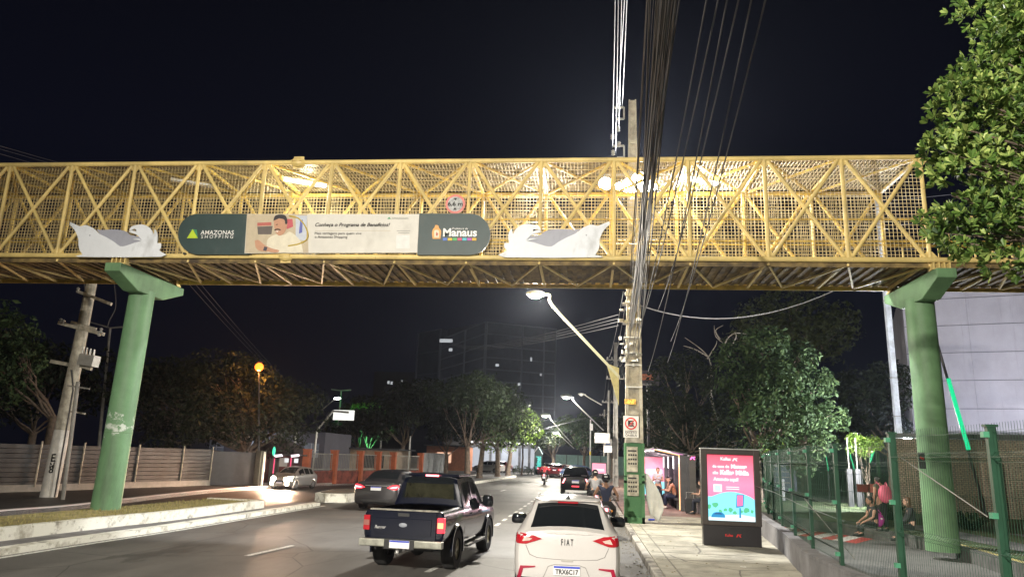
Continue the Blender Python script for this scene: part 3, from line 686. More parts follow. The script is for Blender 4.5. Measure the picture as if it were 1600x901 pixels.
# communication cables: thick bundle overhead
rr = random.Random(11)
def wire(p, q, s, r, m, label, group, name='cable', n=16):
    o = MB().tube(sag(p, q, s, n), r, 5).build(name, m, loc=Vector(p)); return tag(o, label, 'cable', group)
G1 = 'black communication cables strung along the road'
for k in range(34):
    q0 = at(989+rr.uniform(-9, 9), 470+rr.uniform(-22, 95), UY-.25)
    e = at(1040+rr.gauss(0, 19), 0, 6.0+rr.uniform(-.4, .6)); d = (e-q0).normalized()
    q1 = e + d*rr.uniform(3, 5) + Z*.4
    wire(q0, q1, rr.uniform(.25, .55), rr.choice((.005,.007,.009,.012)), M['cable'] if rr.random() < .5 else M['cableg'], 'thin dark cable in the dense bundle hanging overhead from the utility pole', G1, n=20)
for n_, (px0, px1, k) in enumerate(((1100,1010,0), (1118,1020,0), (1132,1035,1), (1150,1050,0), (1170,1065,1), (1192,1070,0))):
    q0 = at(px1-22, 470+k*20+rr.uniform(0, 90), UY-.2); e = at(px0+4, 0, 7.5); d = (e-q0).normalized()
    wire(q0, e+d*3.2+Z*.3, .5, .011, M['cableg'], ORD[n_]+' of the six grey cables fanning out right of the dense bundle', 'grey cables right of the bundle')
for k, (px0, px1, py) in enumerate(((961,957,232), (966,962,240), (971,967,205), (975,965,175), (979,972,170))):
    q0 = at(px1, py, UY-.1); e = at(px0, 0, 9.5)
    wire(q0, e+(e-q0).normalized()*6, .15, .009, M['cableg'], ORD[k]+' of the five pale wires rising from the brackets at the pole top', 'pale power wires at the pole top')
# distribution wires beyond the pole towards the far poles
PX = [(2.3, 58), (2.45, 80), (2.6, 104)]
for i, (x, y) in enumerate(PX):
    t = concrete_pole(x, y, (11.3, 9.5, 9)[i], .42, .26, ('grey utility pole with a grey meter box and small sign, second along the pavement', 'grey utility pole third along the pavement', 'farthest grey utility pole on the pavement side')[i], m=M['polegrey'], group='utility poles along the pavement', ladder=(i == 0))
    for z in ((9.9, 8.4) if i == 0 else (8.2,)):
        mb = MB(); mb.box((x, y, z), (1.5, .1, .1)); mb.build('crossarm', M['polegrey'], t)
        for dx in (-.65, -.3, .3, .65):
            mb = MB(); mb.lathe([(.03,0), (.07,.04), (.03,.08), (.07,.12), (.02,.18)], (x+dx, y, z+.05), 'Z', 8); mb.build('insulator', M['galv'], t)
t0 = [o for o in COL.objects if o.name.startswith('utility_pole')][2]
q = at(939, 690, 57.5); mb = MB(); mb.box((q.x+.1, 57.6, q.z+.3), (1.15, .4, .75)); mb.build('meter_box', M['galv'], t0)
q = at(950, 700, 57.5); mb = MB(); mb.box((q.x-.0, 57.6, q.z+.2), (.62, .03, 1.0)); mb.build('small_sign', M['signwhite'], t0)
mb = MB(); mb.box((q.x-.0, 57.58, q.z+.4), (.36, .01, .3)); mb.build('small_sign_symbol', mat('sign_ink', (.12,.16,.35), .6), t0)
G2 = 'power wires between the roadside poles'
for i in range(6):
    a = at(974+i*3, 455+i*22, UY+.2); x, y = PX[0]; wire(a, (x-.6+.24*i, y, 10.0-.3*(i % 3)), .5+.12*i, .014, M['cableg'], ORD[i]+' of the dark wires running from the near pole to the second pole', G2)
    wire((x-.6+.24*i, y, 10.0-.3*(i % 3)), (PX[1][0]-.6+.24*i, PX[1][1], 8.3), .5, .014, M['cableg'], ORD[i]+' of the dark wires running between the two farther poles', 'power wires between the farther poles')
for i, (py0, py1) in enumerate(((491,531), (497,532), (502,533), (508,534))):
    wire(at(967, py0, UY), at(700, py1, 150), 1.2, .014, M['cableg'], ('top', 'second', 'third', 'lowest')[i]+' of four pale wires reaching from the pole towards the dark tower', 'pale wires crossing the road', n=24)
wire(at(998, 476, UY), at(1325, 444, 21.8), .75, .022, M['cableg'], 'single thick grey cable sagging from the pole to the right of the bridge', 'lone cable to the right', n=24)
for i, (a, b) in enumerate((((0,226), (85,252)), ((0,231), (70,252)), ((0,238), (45,254)))):
    p, q = at(a[0]-80, a[1]-22, 24), at(b[0]+260, b[1]+58, 50); wire(p, q, .3, .012, M['cableg'], ('top', 'middle', 'lowest')[i]+' of three thin wires in the upper left corner above the bridge', 'thin wires at upper left')
for i, (a, b) in enumerate((((300,440), (425,570)), ((312,440), (432,575)), ((322,440), (440,580)))):
    p, q = at(a[0]-60, a[1]-60, 30), at(b[0]+70, b[1]+70, 80); wire(p, q, .6, .014, M['cableg'], ('left', 'middle', 'right')[i]+' one of three thin wires sloping behind the left bridge pillar', 'thin wires behind the left pillar')
wire(at(700,700,90), at(960,640,70), .3, .02, M['cableg'], 'thin wire above the far end of the road', 'far wires', n=20)
# street lamps further down
street_lamp((2.2, 57.8, 4.9), at(943, 672, 57.6), at(889, 619.5, 55), 'lit street lamp on a straight arm from the second pole', 1700, hs=1.5)
street_lamp((2.4, 79.8, 5), at(893, 692, 79.6), at(855, 648.5, 76), 'third lit street lamp, small above the far road', 2200, hs=1.7)
street_lamp((2.6, 104, 4.5), at(897, 700, 103.6), at(870, 675, 100), 'farthest small lit street lamp above the end of the road', 2200, hs=1.7)
t = street_lamp(at(945, 630, 62), at(940, 632, 62), at(911, 616, 61.5), 'unlit small lamp on a curved arm left of the second pole', 1, hs=.9, lens=M['galv'])
# thin striped post with box near second pole
t = thing('slim_post', gnd(922,745,.15), 'slim pale post with a yellow band and a small box left of the second pole', 'post'); b0 = gnd(922,745,.15); s = 1.0
q = at(921, 655, b0.y); mb = MB(); mb.cyl(b0, (b0.x, b0.y, q.z), .08, n=8); mb.build('shaft', M['galv'], t); q = at(921, 706, b0.y); mb = MB(); mb.cyl((b0.x, b0.y, q.z-.3), (b0.x, b0.y, q.z+.1), .095, n=8); mb.build('yellow_band', mat('band_yellow', (.6,.45,.05)), t)
q = at(924, 667, b0.y); mb = MB(); mb.box((q.x, b0.y-.1, q.z), (.35, .2, .75)); mb.build('box', M['galv'], t)

# ---------------------------------------------------------------- left side poles
t = thing('utility_pole', (-19.73, 26, .13), 'leaning white utility pole with crossarms and a transformer, left of the green pillar', 'utility pole')
WP0, WP1 = Vector((-19.75,26,.1)), at(150, 418, 26)
mb = MB(); mb.cyl(WP0, WP0.lerp(WP1, .28), .29, .27, 16); mb.build('painted_base', M['polew'], t, smooth=True)
mb = MB(); mb.cyl(WP0.lerp(WP1, .28), WP1+Z*1.5, .265, .16, 16); mb.build('shaft', M['polec'], t, smooth=True)
def wpx(py): k = (782-py)/(782-418.); return WP0.lerp(WP1, k)
for (x0, y0, x1, y1, w) in ((121,455,174,475,.11), (92,504,162,522,.13), (112,503,150,514,.1), (80,564,106,569,.13), (126,571,143,576,.13), (108,642,133,646,.06)):
    a, b = at(x0, y0, 25.8), at(x1, y1, 25.8); mb = MB(); mb.bar(a, b, w); mb.build('crossarm', M['polec'], t)
for px, py in ((95,501), (99,503), (158,516), (155,521), (122,453)):
    q = at(px, py, 25.75); mb = MB(); mb.lathe([(.03,-.1), (.07,-.05), (.03,0), (.07,.05), (.03,.1)], q, 'Z', 8); mb.build('insulator', M['galv'], t)
mb = MB(); q = at(139, 563, 25.7); mb.box(q, (.62, .4, .42), ry=.1); mb.build('transformer_tank', M['galv'], t)
for k in range(4):
    q = at(129+k*5.6, 553+k*1.4, 25.7); mb = MB(); mb.cyl(q, q+Z*.28, .045, .03, 8); mb.build('bushing', M['galv'], t)
mb = MB(); mb.tube(smooth([tuple(wpx(600)+Vector((.1,-.3,.3))), tuple(wpx(615)+Vector((.3,-.3,0))), tuple(wpx(640)+Vector((.35,-.3,0))), tuple(wpx(780)+Vector((.4,-.2,0)))], 5), .03, 6); mb.build('down_conduit', M['cable'], t)
q = at(79, 721, 25.7); txt('E', (q.x, 25.7, q.z), Vector((.97,0,.1)), Z, .17, M['ink'], t, bold=.02)
q = at(77, 730, 25.7); txt('N', (q.x, 25.7, q.z), Vector((.97,0,.1)), Z, .17, M['ink'], t, bold=.02)
q = at(75.5, 739, 25.7); txt('8', (q.x, 25.7, q.z), Vector((.97,0,.1)), Z, .17, M['ink'], t, bold=.02)
t = thing('thin_post', gnd(98, 780, .13), 'thin grey post standing close beside the white utility pole', 'post'); a = gnd(98, 780, .13); b = at(122, 596, a.y)
mb = MB(); mb.cyl(a, b, .07, n=8); mb.build('shaft', M['polegrey'], t); mb = MB(); mb.bar(b-Vector((.4,0,.15)), b+Vector((.5,0,-.25)), .05); mb.build('cross_piece', M['polegrey'], t)
t = thing('double_lamp_post', gnd(150,745,.13), 'dark unlit double-armed lamp post behind the left green pillar', 'lamp post')
a = gnd(150,745,.13); b = at(172, 512, a.y); mb = MB(); mb.cyl(a, b, .1, .07, 8); mb.build('shaft', M['polegrey'], t)
for s in (-1, 1): mb = MB(); mb.bar(b, b+Vector((s*1.4, 0, .35 if s < 0 else .1)), .12, .08); mb.build('lamp_arm', M['polegrey'], t)
for (pts, lb) in (([(131,440), (134,462)], 0), ([(178,440), (181,478), (171,500), (168,512)], 1)):
    o = MB().tube([at(a, b, 30) for a, b in smooth(pts, 5)], .02, 5).build('dangling_wire', M['cableg'], loc=at(*pts[0], 30)); tag(o, 'short wire dangling %s' % ('left of the white pole top' if lb == 0 else 'between the white pole and the green pillar'), 'cable')

# orange sodium lamp among the left trees
t = thing('sodium_lamp', at(406, 745, 58), 'small glowing orange sodium lamp above the dark trees', 'street lamp'); a = gnd(404, 758, .13); q = at(405, 573, a.y)
mb = MB(); mb.cyl(a, (q.x, q.y, q.z-.1), .07, .04, 8); mb.build('post', M['steel'], t)
mb = MB(); mb.ball(q, .24, 12, 8); mb.build('lamp_globe', emit('sodium', (1,.13,.012), 1.6), t, smooth=True); mb = MB(); mb.ball(q+Z*.3, (.16,.16,.08), 12, 6); mb.build('lamp_cap', M['steel'], t, smooth=True)
setpar(lamp('sodium_light', q-Z*.35, 170, (1,.35,.08), .2), t)
# ================================================================ VEHICLES
def interp(st, y):
    if y <= st[0][0]: return st[0][1:]
    for i in range(len(st)-1):
        if st[i][0] <= y <= st[i+1][0]:
            t = (y-st[i][0])/max(1e-6, st[i+1][0]-st[i][0])
            a, b = st[i][1:], st[i+1][1:]; return tuple(p+(q-p)*t for p, q in zip(a, b))
    return st[-1][1:]
def car_shell(name, par, st, side, rear, front, paint, axles, wr, step=.07, crown=.03, cut=None, world=False, lower=None):
    """closed loft along the length; side/rear/front give the glazed spans; arches are cut out"""
    L = st[-1][0]; ys = set(round(s[0], 4) for s in st)
    for a, b in side+[rear, front]: ys |= {round(a, 4), round(b, 4)}
    y = 0
    while y < L: ys.add(round(y, 4)); y += step
    ys = sorted(ys); ys = [v for i, v in enumerate(ys) if i == 0 or v-ys[i-1] > .004]
    rings = []
    for y in ys:
        w, zb, zs, zt, tw = interp(st, y); bl = .955*w
        half = [(0,zb), (.85*w,zb), (.95*w,zb+.05), (.985*w,zb+.14), (w,zb+.45*(zs-zb)), (.998*w,zb+.68*(zs-zb)), (.985*w,zs-.06), (bl,zs)]
        for k in (.1, .5, .86): half.append((bl+(tw-bl)*k, zs+(zt-.04-zs)*k))
        half += [(tw-.015, zt-.028), (.86*tw, zt-.006), (.45*tw, zt+crown*.7), (0, zt+crown)]
        rings.append([(x, y, z) for x, z in half]+[(-x, y, z) for x, z in half[-2:0:-1]])
    n = len(rings[0]); vs = [p for r in rings for p in r]; fs = []; mi = []
    for i in range(len(ys)-1):
        ym = (ys[i]+ys[i+1])/2
        for k in range(n):
            j = k if k < 14 else n-1-k
            m = 0
            if j in (8, 9) and any(a < ym < b for a, b in side): m = 1
            if j in (12, 13) and (rear[0] < ym < rear[1] or front[0] < ym < front[1]): m = 1
            if lower and j <= lower: m = 2
            fs.append((i*n+k, i*n+(k+1) % n, (i+1)*n+(k+1) % n, (i+1)*n+k)); mi.append(m)
    fs += [tuple(range(n)), tuple(reversed(range((len(ys)-1)*n, len(ys)*n)))]; mi += [0, 0]
    me = bpy.data.meshes.new('shell'); me.from_pydata([Vector(p) for p in vs], [], fs)
    for m_ in (paint, M['glass'], M['black']): me.materials.append(m_)
    me.polygons.foreach_set('material_index', mi)
    o = bpy.data.objects.new('shell', me); COL.objects.link(o)
    cuts = MB(); cuts.cur = 2
    W = max(s[1] for s in st)
    for ya in axles:
        for s in (-1, 1): cuts.cyl((s*(W-.27), ya, wr), (s*(W+.3), ya, wr), wr*1.17, n=24)
    if cut: cuts.box2(*cut)
    co = cuts.build('cuts', [M['black'], M['black'], M['black']])
    md = o.modifiers.new('b', 'BOOLEAN'); md.object = co; md.operation = 'DIFFERENCE'; md.solver = 'EXACT'
    dg = bpy.context.evaluated_depsgraph_get(); dg.update()
    res = bpy.data.meshes.new_from_object(o.evaluated_get(dg))
    bpy.data.objects.remove(o); bpy.data.objects.remove(co)
    b = bmesh.new(); b.from_mesh(res); bmesh.ops.recalc_face_normals(b, faces=b.faces)
    bvh = BVHTree.FromBMesh(b); out = []
    for idx, nm in ((0, 'body'), (1, 'window'), (2, 'lower_trim')):
        c = b.copy(); bmesh.ops.delete(c, geom=[f for f in c.faces if f.material_index != idx], context='FACES')
        if not c.faces: c.free(); continue
        for f in c.faces: f.smooth = True; f.material_index = 0
        if idx == 1:
            for v in c.verts: v.co -= v.normal*.006
        m2 = bpy.data.meshes.new(nm); c.to_mesh(m2); c.free()
        m2.materials.append((paint, M['glass'], M['black'])[idx])
        try: m2.set_sharp_from_angle(angle=R(32))
        except Exception: pass
        ob = bpy.data.objects.new(nm, m2); COL.objects.link(ob); ob.parent = par; out.append(ob)
    b.free(); return bvh, out
def proj(bvh, pts, d, m, name, par, off=.012, thick=.02, org=-3, cuts=2, world=False):
    """polygon (a,z) seen along direction d (axis 'y' from behind, '-y' from ahead, 'x' / '-x' from a side) laid on the shell"""
    b = bmesh.new(); mk = {'y': lambda a, z: Vector((a, -3, z)), '-y': lambda a, z: Vector((a, 9, z)), 'x': lambda a, z: Vector((-3, a, z)), '-x': lambda a, z: Vector((3, a, z))}[d]
    dv = {'y': Y_, '-y': -Y_, 'x': X, '-x': -X}[d]
    vv = [b.verts.new(mk(*p)) for p in pts]; b.faces.new(vv)
    bmesh.ops.triangulate(b, faces=b.faces[:])
    for _ in range(cuts): bmesh.ops.subdivide_edges(b, edges=b.edges[:], cuts=1, use_grid_fill=True)
    dist = []
    for v in b.verts:
        h = bvh.ray_cast(v.co, dv); dist.append(h[3] if h[0] is not None else None)
    ok = [x for x in dist if x is not None]; mx_ = max(ok) if ok else 3
    lim = sorted(ok)[len(ok)//2]+.5 if ok else 3
    for v, x in zip(b.verts, dist): v.co += dv*((min(x, lim) if x is not None else min(mx_, lim)) - off)
    r = bmesh.ops.extrude_face_region(b, geom=b.faces[:]); bmesh.ops.translate(b, verts=[e for e in r['geom'] if isinstance(e, bmesh.types.BMVert)], vec=dv*thick)
    bmesh.ops.recalc_face_normals(b, faces=b.faces)
    me = bpy.data.meshes.new(name); b.to_mesh(me); b.free(); me.materials.append(m)
    o = bpy.data.objects.new(name, me); COL.objects.link(o); o.parent = par; return o
def mir(pts): return [(-a, z) for a, z in reversed(pts)]
def wheel_at(par, x, y, r, w, rimm=None, spokes=5, rimk=.64):
    s = 1 if x > 0 else -1; mb = MB(); q = r*rimk
    mb.lathe([(q, -w/2), (r*.93, -w/2), (r*.985, -w*.38), (r, -w*.25), (r, w*.25), (r*.985, w*.38), (r*.93, w/2), (q, w/2), (q, -w/2)], (x, y, r), 'X', 28)
    wh = mb.build('wheel', M['tyre'], par, smooth=True, world=False)
    mb = MB(); fx = x+s*w*.30
    mb.lathe([(q, 0), (q, .02*s), (q*.9, .022*s), (q*.86, -.03*s)], (fx, y, r), 'X', 28)
    for k in range(spokes):
        a = 2*PI*k/spokes; d = Vector((0, math.cos(a), math.sin(a))); c0 = Vector((fx, y, r)); mb.bar(c0, c0+d*q*.92, q*.34, .02, up=(1,0,0))
    mb.cyl((fx-.01, y, r), (fx+s*.03, y, r), q*.26, n=12)
    mb.build('rim', rimm or M['rim'], wh, smooth=False, world=False)
    mb = MB(); mb.cyl((x-s*w*.2, y, r), (x+s*w*.18, y, r), q*.98, n=20); mb.build('brake_disc', M['steel'], wh, world=False)
def mirror_at(par, x, y, z, m, w=.19, h=.14):
    s = 1 if x > 0 else -1; mb = MB(); mb.ball((0, 0, 0), (1, 1, 1), 16, 12); mb.v = [Vector((x+s*.12+math.copysign(abs(v.x)**.55, v.x)*w*.56-s*.02*v.z, y+v.y*.085, z+math.copysign(abs(v.z)**.6, v.z)*h*.52)) for v in mb.v]; mb.bar((x-s*.04, y, z-.05), (x+s*.06, y, z-.03), .05)
    o = mb.build('door_mirror', m, par, smooth=True, world=False)
    mb = MB(); mb.ball((x+s*.12, y-.07, z), (w*.5, .03, h*.48), 12, 8); mb.build('mirror_glass', M['glass'], o, smooth=True, world=False)
def plate_at(par, x, y, z, s='', w=.4, h=.13, dy=-1):
    mb = MB(); mb.box((x, y, z), (w, .012, h)); p = mb.build('number_plate', M['platew'], par, world=False)
    mb = MB(); mb.box((x, y+dy*.009, z+h*.38), (w*.98, .006, h*.2)); mb.build('plate_band', M['plateb'], p, world=False)
    if s: txt(s, (x, y+dy*.008, z-h*.38), X if dy < 0 else -X, Z, w*.86, M['ink'], p, align='C', bold=.03, world=False, h=h*.55, name='plate_number')
def glasslook(): pass

# --- white hatchback right in front
pw_ = mat('white_car_paint', (.56,.54,.53), .25, 0, .03, 2, coat=.5)
hb = thing('hatchback_car', (-.28, 12.2, 0), 'white hatchback with plate TRX6C17, nearest car on the right', 'car', rz=R(1.0))
st = [(0,.70,.34,.90,.96,.60), (.02,.775,.27,.93,1.0,.66), (.10,.83,.22,.955,1.03,.70), (.20,.85,.2,.97,1.09,.68), (.30,.855,.2,.975,1.16,.655), (.48,.86,.2,.975,1.32,.61), (.64,.862,.2,.97,1.425,.575), (.85,.864,.2,.965,1.455,.575), (1.5,.866,.2,.955,1.48,.585), (2.2,.866,.2,.945,1.465,.575), (2.55,.865,.2,.93,1.37,.60), (3.15,.86,.2,.91,1.02,.68), (3.5,.84,.2,.87,.90,.66), (3.85,.76,.2,.75,.79,.55), (4.0,.6,.28,.62,.66,.4)]
bvh, _p = car_shell('hb', hb, st, [(.62,1.05), (1.12,1.85), (1.93,2.75)], (.13,.60), (2.3,3.1), pw_, (.72, 3.2), .30, step=.05)
for s in (1, -1):
    f = (lambda p: p) if s == 1 else mir
    proj(bvh, f([(.40,.885), (.58,.95), (.80,.965), (.835,.93), (.83,.80), (.66,.80), (.52,.845)]), 'y', M['red'], 'tail_light', hb)
    proj(bvh, f([(.56,.885), (.68,.915), (.72,.84), (.60,.855)]), 'y', mat('lens_pale', (.6,.45,.4), .3), 'reverse_light', hb, off=.02)
    proj(bvh, f([(.50,.475), (.74,.47), (.79,.29), (.74,.26), (.69,.43), (.50,.455)]), 'y', emit('reflector_red_glow', (.8,.02,.08), .12), 'bumper_reflector', hb)  # reflector is no lamp; weak emission stands in for returned light
    wheel_at(hb, s*.76, .72, .30, .19); wheel_at(hb, s*.76, 3.2, .30, .19)
    mirror_at(hb, s*.84, 2.66, .98, M['blackg'], .26, .19)
sh = mat('seam_dark', (.25,.24,.23), .5)
proj(bvh, [(-.66,1.0), (.66,1.0), (.70,.985), (.66,.97), (-.66,.97), (-.70,.985)], 'y', pw_, 'window_lip', hb, off=.012)
seam = [(.665,.78), (.60,.64), (.48,.595), (.20,.58), (-.20,.58), (-.48,.595), (-.60,.64), (-.665,.78)]
proj(bvh, seam+[(a*.985, z+.008) for a, z in reversed(seam)], 'y', sh, 'tailgate_seam', hb, off=.003, thick=.004, cuts=3)
seam = [(-.38,.30), (-.30,.48), (-.2,.51), (.2,.51), (.30,.48), (.38,.30)]
proj(bvh, seam+[(a*.975, z-.01) for a, z in reversed(seam)], 'y', sh, 'bumper_recess', hb, off=.003, thick=.004, cuts=2)
proj(bvh, [(-.78,.22), (.78,.22), (.80,.31), (.5,.30), (.3,.26), (-.3,.26), (-.5,.30), (-.80,.31)], 'y', M['black'], 'bumper_skirt', hb)
proj(bvh, [(-.1,.585), (.1,.585), (.09,.555), (-.09,.555)], 'y', mat('handle_shade', (.45,.43,.4), .5), 'tailgate_handle', hb)
plate_at(hb, 0, -.015, .42, 'TRX6C17', .42, .14)
txt('F I A T', (0, -.012, .80), X, Z, .19, M['steel'], hb, align='C', bold=.015, world=False, h=.10, name='badge')
txt('ARGO', (-.47, .005, .715), X, Z, .13, M['steel'], hb, align='L', bold=.01, world=False, h=.02, name='badge'); txt('1.3', (-.45, .005, .66), X, Z, .10, mat('badge_red', (.5,.2,.15)), hb, world=False, h=.03, name='badge')
txt('DRIVE', (.40, .005, .71), X, Z, .12, M['ink'], hb, bold=.04, world=False, h=.02, name='badge')
mb = MB(); mb.prism([(-.04,.62,1.46), (.04,.62,1.46), (.0,.70,1.60)], (0,.03,0)); mb.build('antenna', M['black'], hb, world=False)
mb = MB(); mb.prism([(-.50,.56,1.445), (.50,.56,1.445), (.56,.72,1.47), (-.56,.72,1.47)], (0,0,.02)); mb.build('spoiler', pw_, hb, world=False, bevel=.01)
mb = MB(); mb.box((0,.575,1.425), (.34,.02,.022)); mb.build('high_brake_light', M['red'], hb, world=False)
for s in (-1, 1):
    mb = MB(); mb.tube([(s*.53,.85,1.475), (s*.545,1.5,1.497), (s*.535,2.1,1.485)], .012, 6); mb.build('roof_strip', M['black'], hb, world=False)

# --- dark blue pickup
pb_ = mat('navy_paint', (.004,.006,.017), .2, .1, .12, 3, coat=.6)
pk = thing('pickup_truck', (-3.42, 13.75, 0), 'dark blue double-cab pickup truck with an arm resting at its window', 'pickup truck', rz=R(-4.5))
st = [(0,.83,.60,1.13,1.17,.80), (.03,.86,.56,1.14,1.18,.82), (1.55,.87,.56,1.14,1.18,.82), (1.62,.87,.55,1.13,1.2,.80), (1.66,.87,.5,1.13,1.66,.66), (1.74,.87,.48,1.13,1.76,.63), (2.3,.87,.45,1.12,1.80,.64), (3.1,.87,.45,1.11,1.78,.635), (3.35,.87,.45,1.10,1.68,.65), (3.95,.865,.45,1.08,1.19,.74), (4.4,.86,.45,1.04,1.12,.74), (4.95,.83,.48,.98,1.04,.68), (5.08,.76,.55,.9,.96,.6)]
bvh, _p = car_shell('pk', pk, st, [(1.9,2.55), (2.66,3.5)], (1.63,1.745), (3.18,3.9), pb_, (1.02, 4.1), .39, step=.08, crown=.02, cut=((-.72,.07,.78), (.72,1.55,2.0)))
# rear screen as its own sloping pane
mb = MB(); mb.prism([(-.60,1.625,1.22), (.60,1.625,1.22), (.555,1.66,1.63), (-.555,1.66,1.63)], (0,.015,0)); mb.build('rear_window', mat('smoked_glass', (.03,.03,.018), .08, 0, .4, 5), pk, world=False)
mb = MB()
for x in (-.3, .3): mb.box((x, 1.75, 1.36), (.3, .12, .28))
mb.build('headrest', mat('seat_beige', (.16,.14,.09)), pk, world=False)
tg = MB(); tg.box2((-.70,-.03,.63), (.70,.0,1.16)); tg = tg.build('tailgate', pb_, pk, world=False, bevel=.015)
mb = MB(); mb.box2((-.60,-.045,.72), (.60,-.03,1.02)); mb.build('pressed_panel', pb_, tg, world=False, bevel=.012)
mb = MB(); mb.box2((-.12,-.04,1.06), (.12,-.028,1.12)); mb.build('handle', M['black'], tg, world=False)
mb = MB(); mb.box2((-.73,-.035,1.162), (.73,.05,1.19)); mb.build('rim_trim', mat('worn_trim', (.3,.28,.22), .6, 0, .4, 8, col2=(.05,.05,.05)), tg, world=False)
mb = MB(); mb.lathe([(.001,-.012), (.085,-.008), (.09,0)], (0,0,0), 'Y', 24); bd = mb
bd.v = [Vector((v.x, v.y-.046, v.z*.45+.9)) for v in bd.v]; bd.build('oval_badge', mat('badge_silver', (.35,.37,.42), .3, .5), tg, world=False)
txt('Ranger', (-.60, -.046, .80), X, Z, .24, mat('badge_silver2', (.5,.5,.5), .3, .3), tg, bold=.02, world=False, name='badge', shear=.2)
for s in (1, -1):
    mb = MB(); mb.box2((s*.72,-.035,.78), (s*.86,.09,1.06)); tl = mb.build('tail_light', M['redlit'] if s > 0 else M['red'], pk, world=False, bevel=.012)
    mb = MB(); mb.box2((s*.73,-.042,.87), (s*.85,-.03,.97)); mb.build('bulb_glow' if s > 0 else 'clear_lens', emit('amber_lit', (1,.3,.12), .9) if s > 0 else mat('lens_dull', (.3,.12,.1), .3), tl, world=False)
    wheel_at(pk, s*.76, 1.02, .39, .27, mat('rim_beige', (.42,.38,.27), .45, .3), 6, .56); wheel_at(pk, s*.76, 4.1, .39, .27, mat('rim_beige2', (.42,.38,.27), .45, .3), 6, .56)
    mb = MB(); mb.box2((s*.70,1.72,.36), (s*.95,3.45,.41)); mb.build('side_step', mat('step_grey', (.2,.2,.2), .5), pk, world=False, bevel=.01)
    for ya in (1.02, 4.1):
        mb = MB(); vs = []
        for k in range(15):
            a = PI*(k/14)*1.12-.19
            for r_, xx in ((.455,.84), (.505,.86), (.49,.905), (.455,.905)): vs.append((s*xx, ya+r_*math.cos(a), .39+r_*math.sin(a)))
        mb.add(vs, [(i*4+k, i*4+(k+1) % 4, i*4+4+(k+1) % 4, i*4+4+k) for i in range(14) for k in range(4)]); mb.build('wheel_arch_flare', pb_, pk, world=False, smooth=True)
    mirror_at(pk, s*.87, 3.42, 1.22, M['blackg'], .24, .26)
mb = MB(); mb.box2((-.88,-.17,.50), (.88,-.04,.64)); bp_ = mb.build('rear_bumper', mat('bumper_chrome', (.42,.42,.36), .35, .55, .3, 5), pk, world=False, bevel=.02)
mb = MB(); mb.box2((-.33,-.185,.47), (.30,-.165,.64)); mb.build('plate_recess', M['black'], bp_, world=False)
plate_at(pk, 0, -.2, .56, '', .42, .14)
mb = MB(); mb.ball((-.02,-.22,.42), .04, 10, 6); mb.box((-.02,-.12,.42), (.06,.2,.05)); mb.build('tow_ball', M['galv'], pk, world=False)
mb = MB(); mb.box2((-.55,.3,.40), (.55,4.6,.52)); mb.cyl((-.7,1.02,.39), (.7,1.02,.39), .06); mb.ball((0,1.02,.38), .16, 10, 8); mb.build('chassis', M['black'], pk, world=False)
mb = MB(); mb.box((0,1.80,1.795), (.30,.05,.035)); mb.build('high_brake_light', M['redhot'], pk, world=False)
mb = MB(); mb.box2((-.62,1.9,1.775), (.62,3.0,1.83)); mb.build('roof_panel', pb_, pk, world=False, bevel=.02)
mb = MB(); mb.box2((.855,2.2,1.0), (.885,2.36,1.025)); mb.box2((.855,3.0,1.0), (.885,3.16,1.025)); mb.build('door_handle', M['blackg'], pk, world=False)
mb = MB(); mb.tube([(0,-.02,.99), (0,-.03,.99)], .01, 4); mb.box2((-.70,.05,.775), (.70,1.56,.785)); mb.build('bed_floor', M['black'], pk, world=False)

# --- grey sedan ahead of the pickup on the left
pg_ = mat('grey_car_paint', (.045,.043,.047), .25, .4, .06, 3, coat=.5)
sd = thing('sedan_car', (-7.75, 27.3, 0), 'dark grey sedan with lit red brake lights, left of the pickup', 'car', rz=R(-3))
st = [(0,.76,.34,.94,1.0,.66), (.04,.83,.28,.98,1.05,.72), (.12,.87,.24,1.0,1.07,.72), (.45,.885,.22,.99,1.085,.70), (.62,.89,.22,.985,1.12,.68), (1.25,.89,.22,.975,1.40,.60), (1.6,.89,.22,.96,1.455,.58), (2.4,.89,.22,.95,1.46,.58), (2.75,.885,.22,.94,1.38,.60), (3.5,.88,.22,.92,1.03,.68), (4.2,.85,.22,.84,.88,.62), (4.55,.72,.28,.7,.74,.5), (4.62,.6,.3,.62,.66,.4)]
bvh, _p = car_shell('sd', sd, st, [(.95,1.35), (1.42,2.1), (2.18,2.95)], (.66,1.25), (2.78,3.45), pg_, (.95, 3.65), .33)
for s in (1, -1):
    f = (lambda p: p) if s == 1 else mir
    o = proj(bvh, f([(.42,.86), (.60,.95), (.84,.99), (.86,.90), (.80,.80), (.62,.80)]), 'y', M['redlit'], 'tail_light', sd)
    proj(bvh, f([(.52,.86), (.66,.90), (.82,.91), (.80,.86), (.60,.84)]), 'y', M['redhot'], 'brake_glow', o, off=.02)
    wheel_at(sd, s*.79, .95, .33, .21); wheel_at(sd, s*.79, 3.65, .33, .21); mirror_at(sd, s*.87, 2.85, 1.02, pg_)
plate_at(sd, 0, -.015, .82, '', .4, .13)
proj(bvh, [(-.80,.28), (.80,.28), (.78,.42), (-.78,.42)], 'y', M['black'], 'bumper_skirt', sd)
proj(bvh, [(-.42,.92), (.42,.92), (.42,.935), (-.42,.935)], 'y', M['rim'], 'chrome_bar', sd, off=.02)

